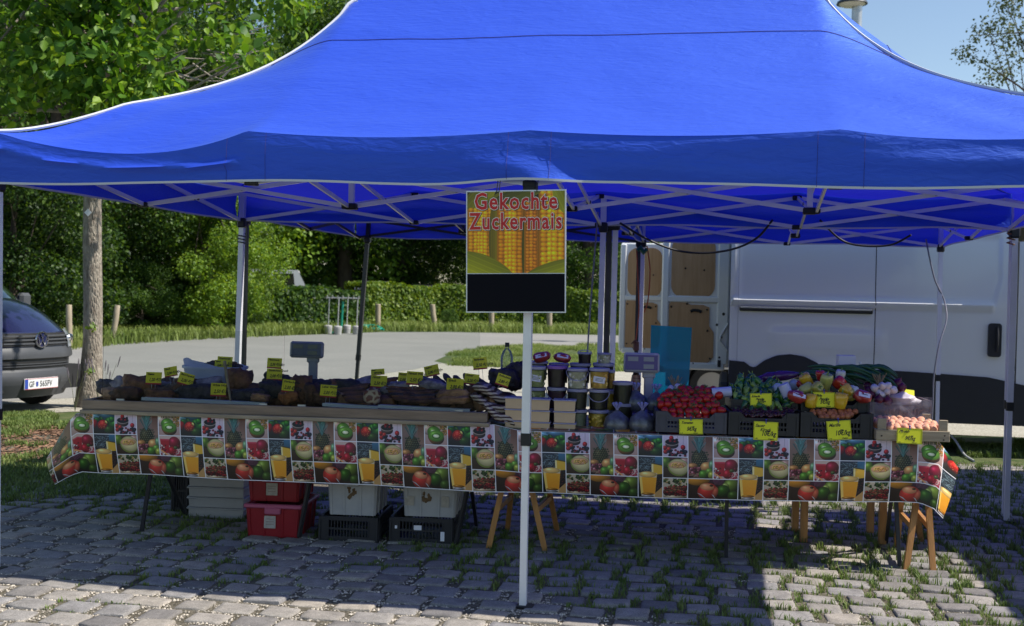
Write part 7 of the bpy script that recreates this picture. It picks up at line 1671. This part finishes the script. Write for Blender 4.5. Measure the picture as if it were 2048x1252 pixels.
for i, (k, px, D, sc, lab) in enumerate((('low', 20, 33, 1.0, 'low dark tree overhanging the verge behind the dark van'), ('dense', 110, 38, .9, 'dense dark tree behind the bollard left of the trunk'), ('dense', 310, 42, .95, 'dense dark tree right of the grey trunk'), ('bright', 415, 40, .72, 'sunlit tree hanging over the hedge left of the white pole'), ('bright', 440, 43, .56, 'sunlit low tree left of the white van behind the hedge'),
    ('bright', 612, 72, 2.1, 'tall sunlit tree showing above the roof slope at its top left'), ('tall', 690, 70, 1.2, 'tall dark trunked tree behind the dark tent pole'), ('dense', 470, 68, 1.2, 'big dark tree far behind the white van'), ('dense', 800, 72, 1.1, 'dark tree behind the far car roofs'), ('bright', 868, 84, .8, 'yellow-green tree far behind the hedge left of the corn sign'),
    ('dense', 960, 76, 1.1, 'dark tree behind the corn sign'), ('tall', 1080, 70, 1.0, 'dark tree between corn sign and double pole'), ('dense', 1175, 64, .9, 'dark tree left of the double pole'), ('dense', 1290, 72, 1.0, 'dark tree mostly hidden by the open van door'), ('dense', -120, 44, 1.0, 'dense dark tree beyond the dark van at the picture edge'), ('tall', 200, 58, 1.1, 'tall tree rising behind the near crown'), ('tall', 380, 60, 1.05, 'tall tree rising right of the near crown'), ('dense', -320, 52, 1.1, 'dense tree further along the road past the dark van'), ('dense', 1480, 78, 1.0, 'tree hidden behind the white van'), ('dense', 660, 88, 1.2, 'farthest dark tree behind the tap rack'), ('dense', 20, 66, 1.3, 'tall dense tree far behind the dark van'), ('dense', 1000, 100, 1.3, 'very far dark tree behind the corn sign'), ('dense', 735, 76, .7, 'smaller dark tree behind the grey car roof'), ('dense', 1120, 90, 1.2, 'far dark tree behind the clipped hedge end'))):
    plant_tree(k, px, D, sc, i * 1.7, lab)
for i, (px, D, sc, lab) in enumerate(((60, 36, .42, 'low shrub at the verge behind the dark van'), (285, 38, .42, 'shrub beside the second wooden bollard'), (370, 41, .45, 'shrub left of the white pole at the road'), (455, 43, .42, 'shrub behind the white pole at the road edge'), (165, 37, .4, 'shrub hidden behind the grey trunk'), (900, 52, .16, 'leafy weed clump beside the crooked bollard'), (500, 45, .3, 'shrub at the dark end of the hedge'))):
    plant_tree('low' if px != 900 else 'low', px, D, sc, i * 2.1, lab, 'shrub', 'shrub', 'shrubs along the road')
# airy tree at the far right top
q = at_z(2090, 760); D = 34; b = Vector(((2105 - 1024) / F_PX * D, D, 0)); at_ = thing('airy_tree', 'airy grey-green tree top rising beyond the roof slope', 'tree', b, 0)
r = random.Random(5); cl = []
for _ in range(110):
    x, y = r.uniform(1930, 2220), r.uniform(-140, 175)
    if x < 2048 - (170 - y) * .0 and (x - 1925) < abs(y - 110) * .55: continue
    w = at_y(x, y, D + r.uniform(-1.5, 1.5)) - b; cl.append((tuple(w), r.uniform(.3, .62)))
V, F = leaves(cl, 8000, .085, 8, .3); link('crown', leaf_mesh('crown', V, F, m_leafg), at_)
mb = MB(); tp = [(0, 0, 0), (0, 0, 4), (.1, 0, 7), (.2, 0, 9.5)]; mb.tube(tp, [.3, .24, .16, .06], 10); limbs(mb, tp[1:], [c[0] for c in cl[::3]], .06, 4); mb.build('trunk', m_barkd, at_, True, 80)
# ---- clipped hedge
def hedge(lab, pts, h, wd, n, size, material, seed):
    t = thing('hedge', lab, 'hedge', (0, 0, 0), 0, 'hedge along the road'); rs = np.random.RandomState(seed); P = [at_z(x, y) for x, y in pts]
    seg = [(P[i], P[i + 1]) for i in range(len(P) - 1)]; ln = np.array([(b_ - a_).length for a_, b_ in seg]); Vs = []; Fs = []; k0 = 0
    for (a_, b_), l in zip(seg, ln):
        m_ = int(n * l / ln.sum()); d_ = (b_ - a_).normalized(); nn = Vector((d_.y, -d_.x, 0)); u = rs.rand(m_) * l
        face = rs.rand(m_); pos = np.zeros((m_, 3)); nm = np.zeros((m_, 3))
        hz = h + .08 * np.sin(u * 1.1) + .05 * np.sin(u * 3.7)
        for i in range(m_):
            jit = rs.normal() * .05
            if face[i] < .36: w_ = rs.rand() * wd; z = hz[i] + jit; nv_ = (0, 0, 1)
            elif face[i] < .9: w_ = 0 - jit - .12 * math.sin(u[i] * 2.3 + 5 * rs.rand() * .2) * .6; z = rs.rand() ** .8 * hz[i]; nv_ = (nn.x, nn.y, .2)
            else: w_ = wd + jit; z = rs.rand() * hz[i]; nv_ = (-nn.x, -nn.y, .2)
            pos[i] = (a_.x + d_.x * u[i] - nn.x * w_, a_.y + d_.y * u[i] - nn.y * w_, z); nm[i] = nv_
        nm += rs.normal(size=nm.shape) * .55; nm /= np.linalg.norm(nm, axis=1)[:, None]; t_ = rs.normal(size=nm.shape); t_ -= nm * (t_ * nm).sum(1)[:, None]; t_ /= np.linalg.norm(t_, axis=1)[:, None]; b2 = np.cross(nm, t_)
        s = size * rs.uniform(.6, 1.3, m_); L5 = np.array(LEAF5); V = pos[:, None] + (b2[:, None] * L5[None, :, :1] + t_[:, None] * L5[None, :, 1:2] + nm[:, None] * L5[None, :, 2:]) * s[:, None, None]
        Vs.append(V.reshape(-1, 3)); base = (k0 + np.arange(m_))[:, None] * 6; Fs += [base + np.array([[0, 1, 2, 3]]), base + np.array([[0, 3, 4, 5]])]; k0 += m_
    link('foliage', leaf_mesh('foliage', np.concatenate(Vs), np.concatenate(Fs), material), t)
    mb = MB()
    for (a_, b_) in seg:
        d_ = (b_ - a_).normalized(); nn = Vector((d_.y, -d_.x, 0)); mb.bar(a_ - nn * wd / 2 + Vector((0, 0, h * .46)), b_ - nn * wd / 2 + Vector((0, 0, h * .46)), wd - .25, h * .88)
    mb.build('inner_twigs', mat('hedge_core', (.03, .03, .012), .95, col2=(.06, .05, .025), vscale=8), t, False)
hedge('clipped sunlit hedge running behind the bollards to the double pole', [(728, 656), (880, 654), (1040, 656), (1300, 662)], 1.86, 1.3, 26000, .16, m_hedge, 3)
hedge('looser dark hedge left of the steel tap rack', [(330, 668), (470, 662), (600, 660), (735, 657)], 1.55, 1.5, 20000, .18, m_leafd, 4)
# ---- weeds by the tree foot
m_weed = mat('dry_weed', (.12, .13, .06), .8, var=.3)
for i, (x, y) in enumerate(((150, 822), (200, 818), (208, 816))):
    b = at_z(x, y); t = thing('tall_weed', 'thin tall weed growing at the foot of the grey trunk', 'weed', b, 0, 'weeds at the tree foot'); r = random.Random(i)
    for k in range(4):
        dx, l = r.uniform(-.2, .2), r.uniform(.3, .6); mb = MB(); mb.tube([(0, 0, 0), (dx * .4, 0, l * .6), (dx, r.uniform(-.1, .1), l)], [.004, .003, .002], 5); st_ = mb.build('stalk', m_weed, t)
        mb = MB(); mb.tube([(dx * .9, 0, l * .92), (dx * 1.05, 0, l + .05), (dx * 1.1, 0, l + .1)], [.004, .009, .002], 6); mb.build('seed_head', mat('weed_head', (.12, .1, .12), .9), st_)
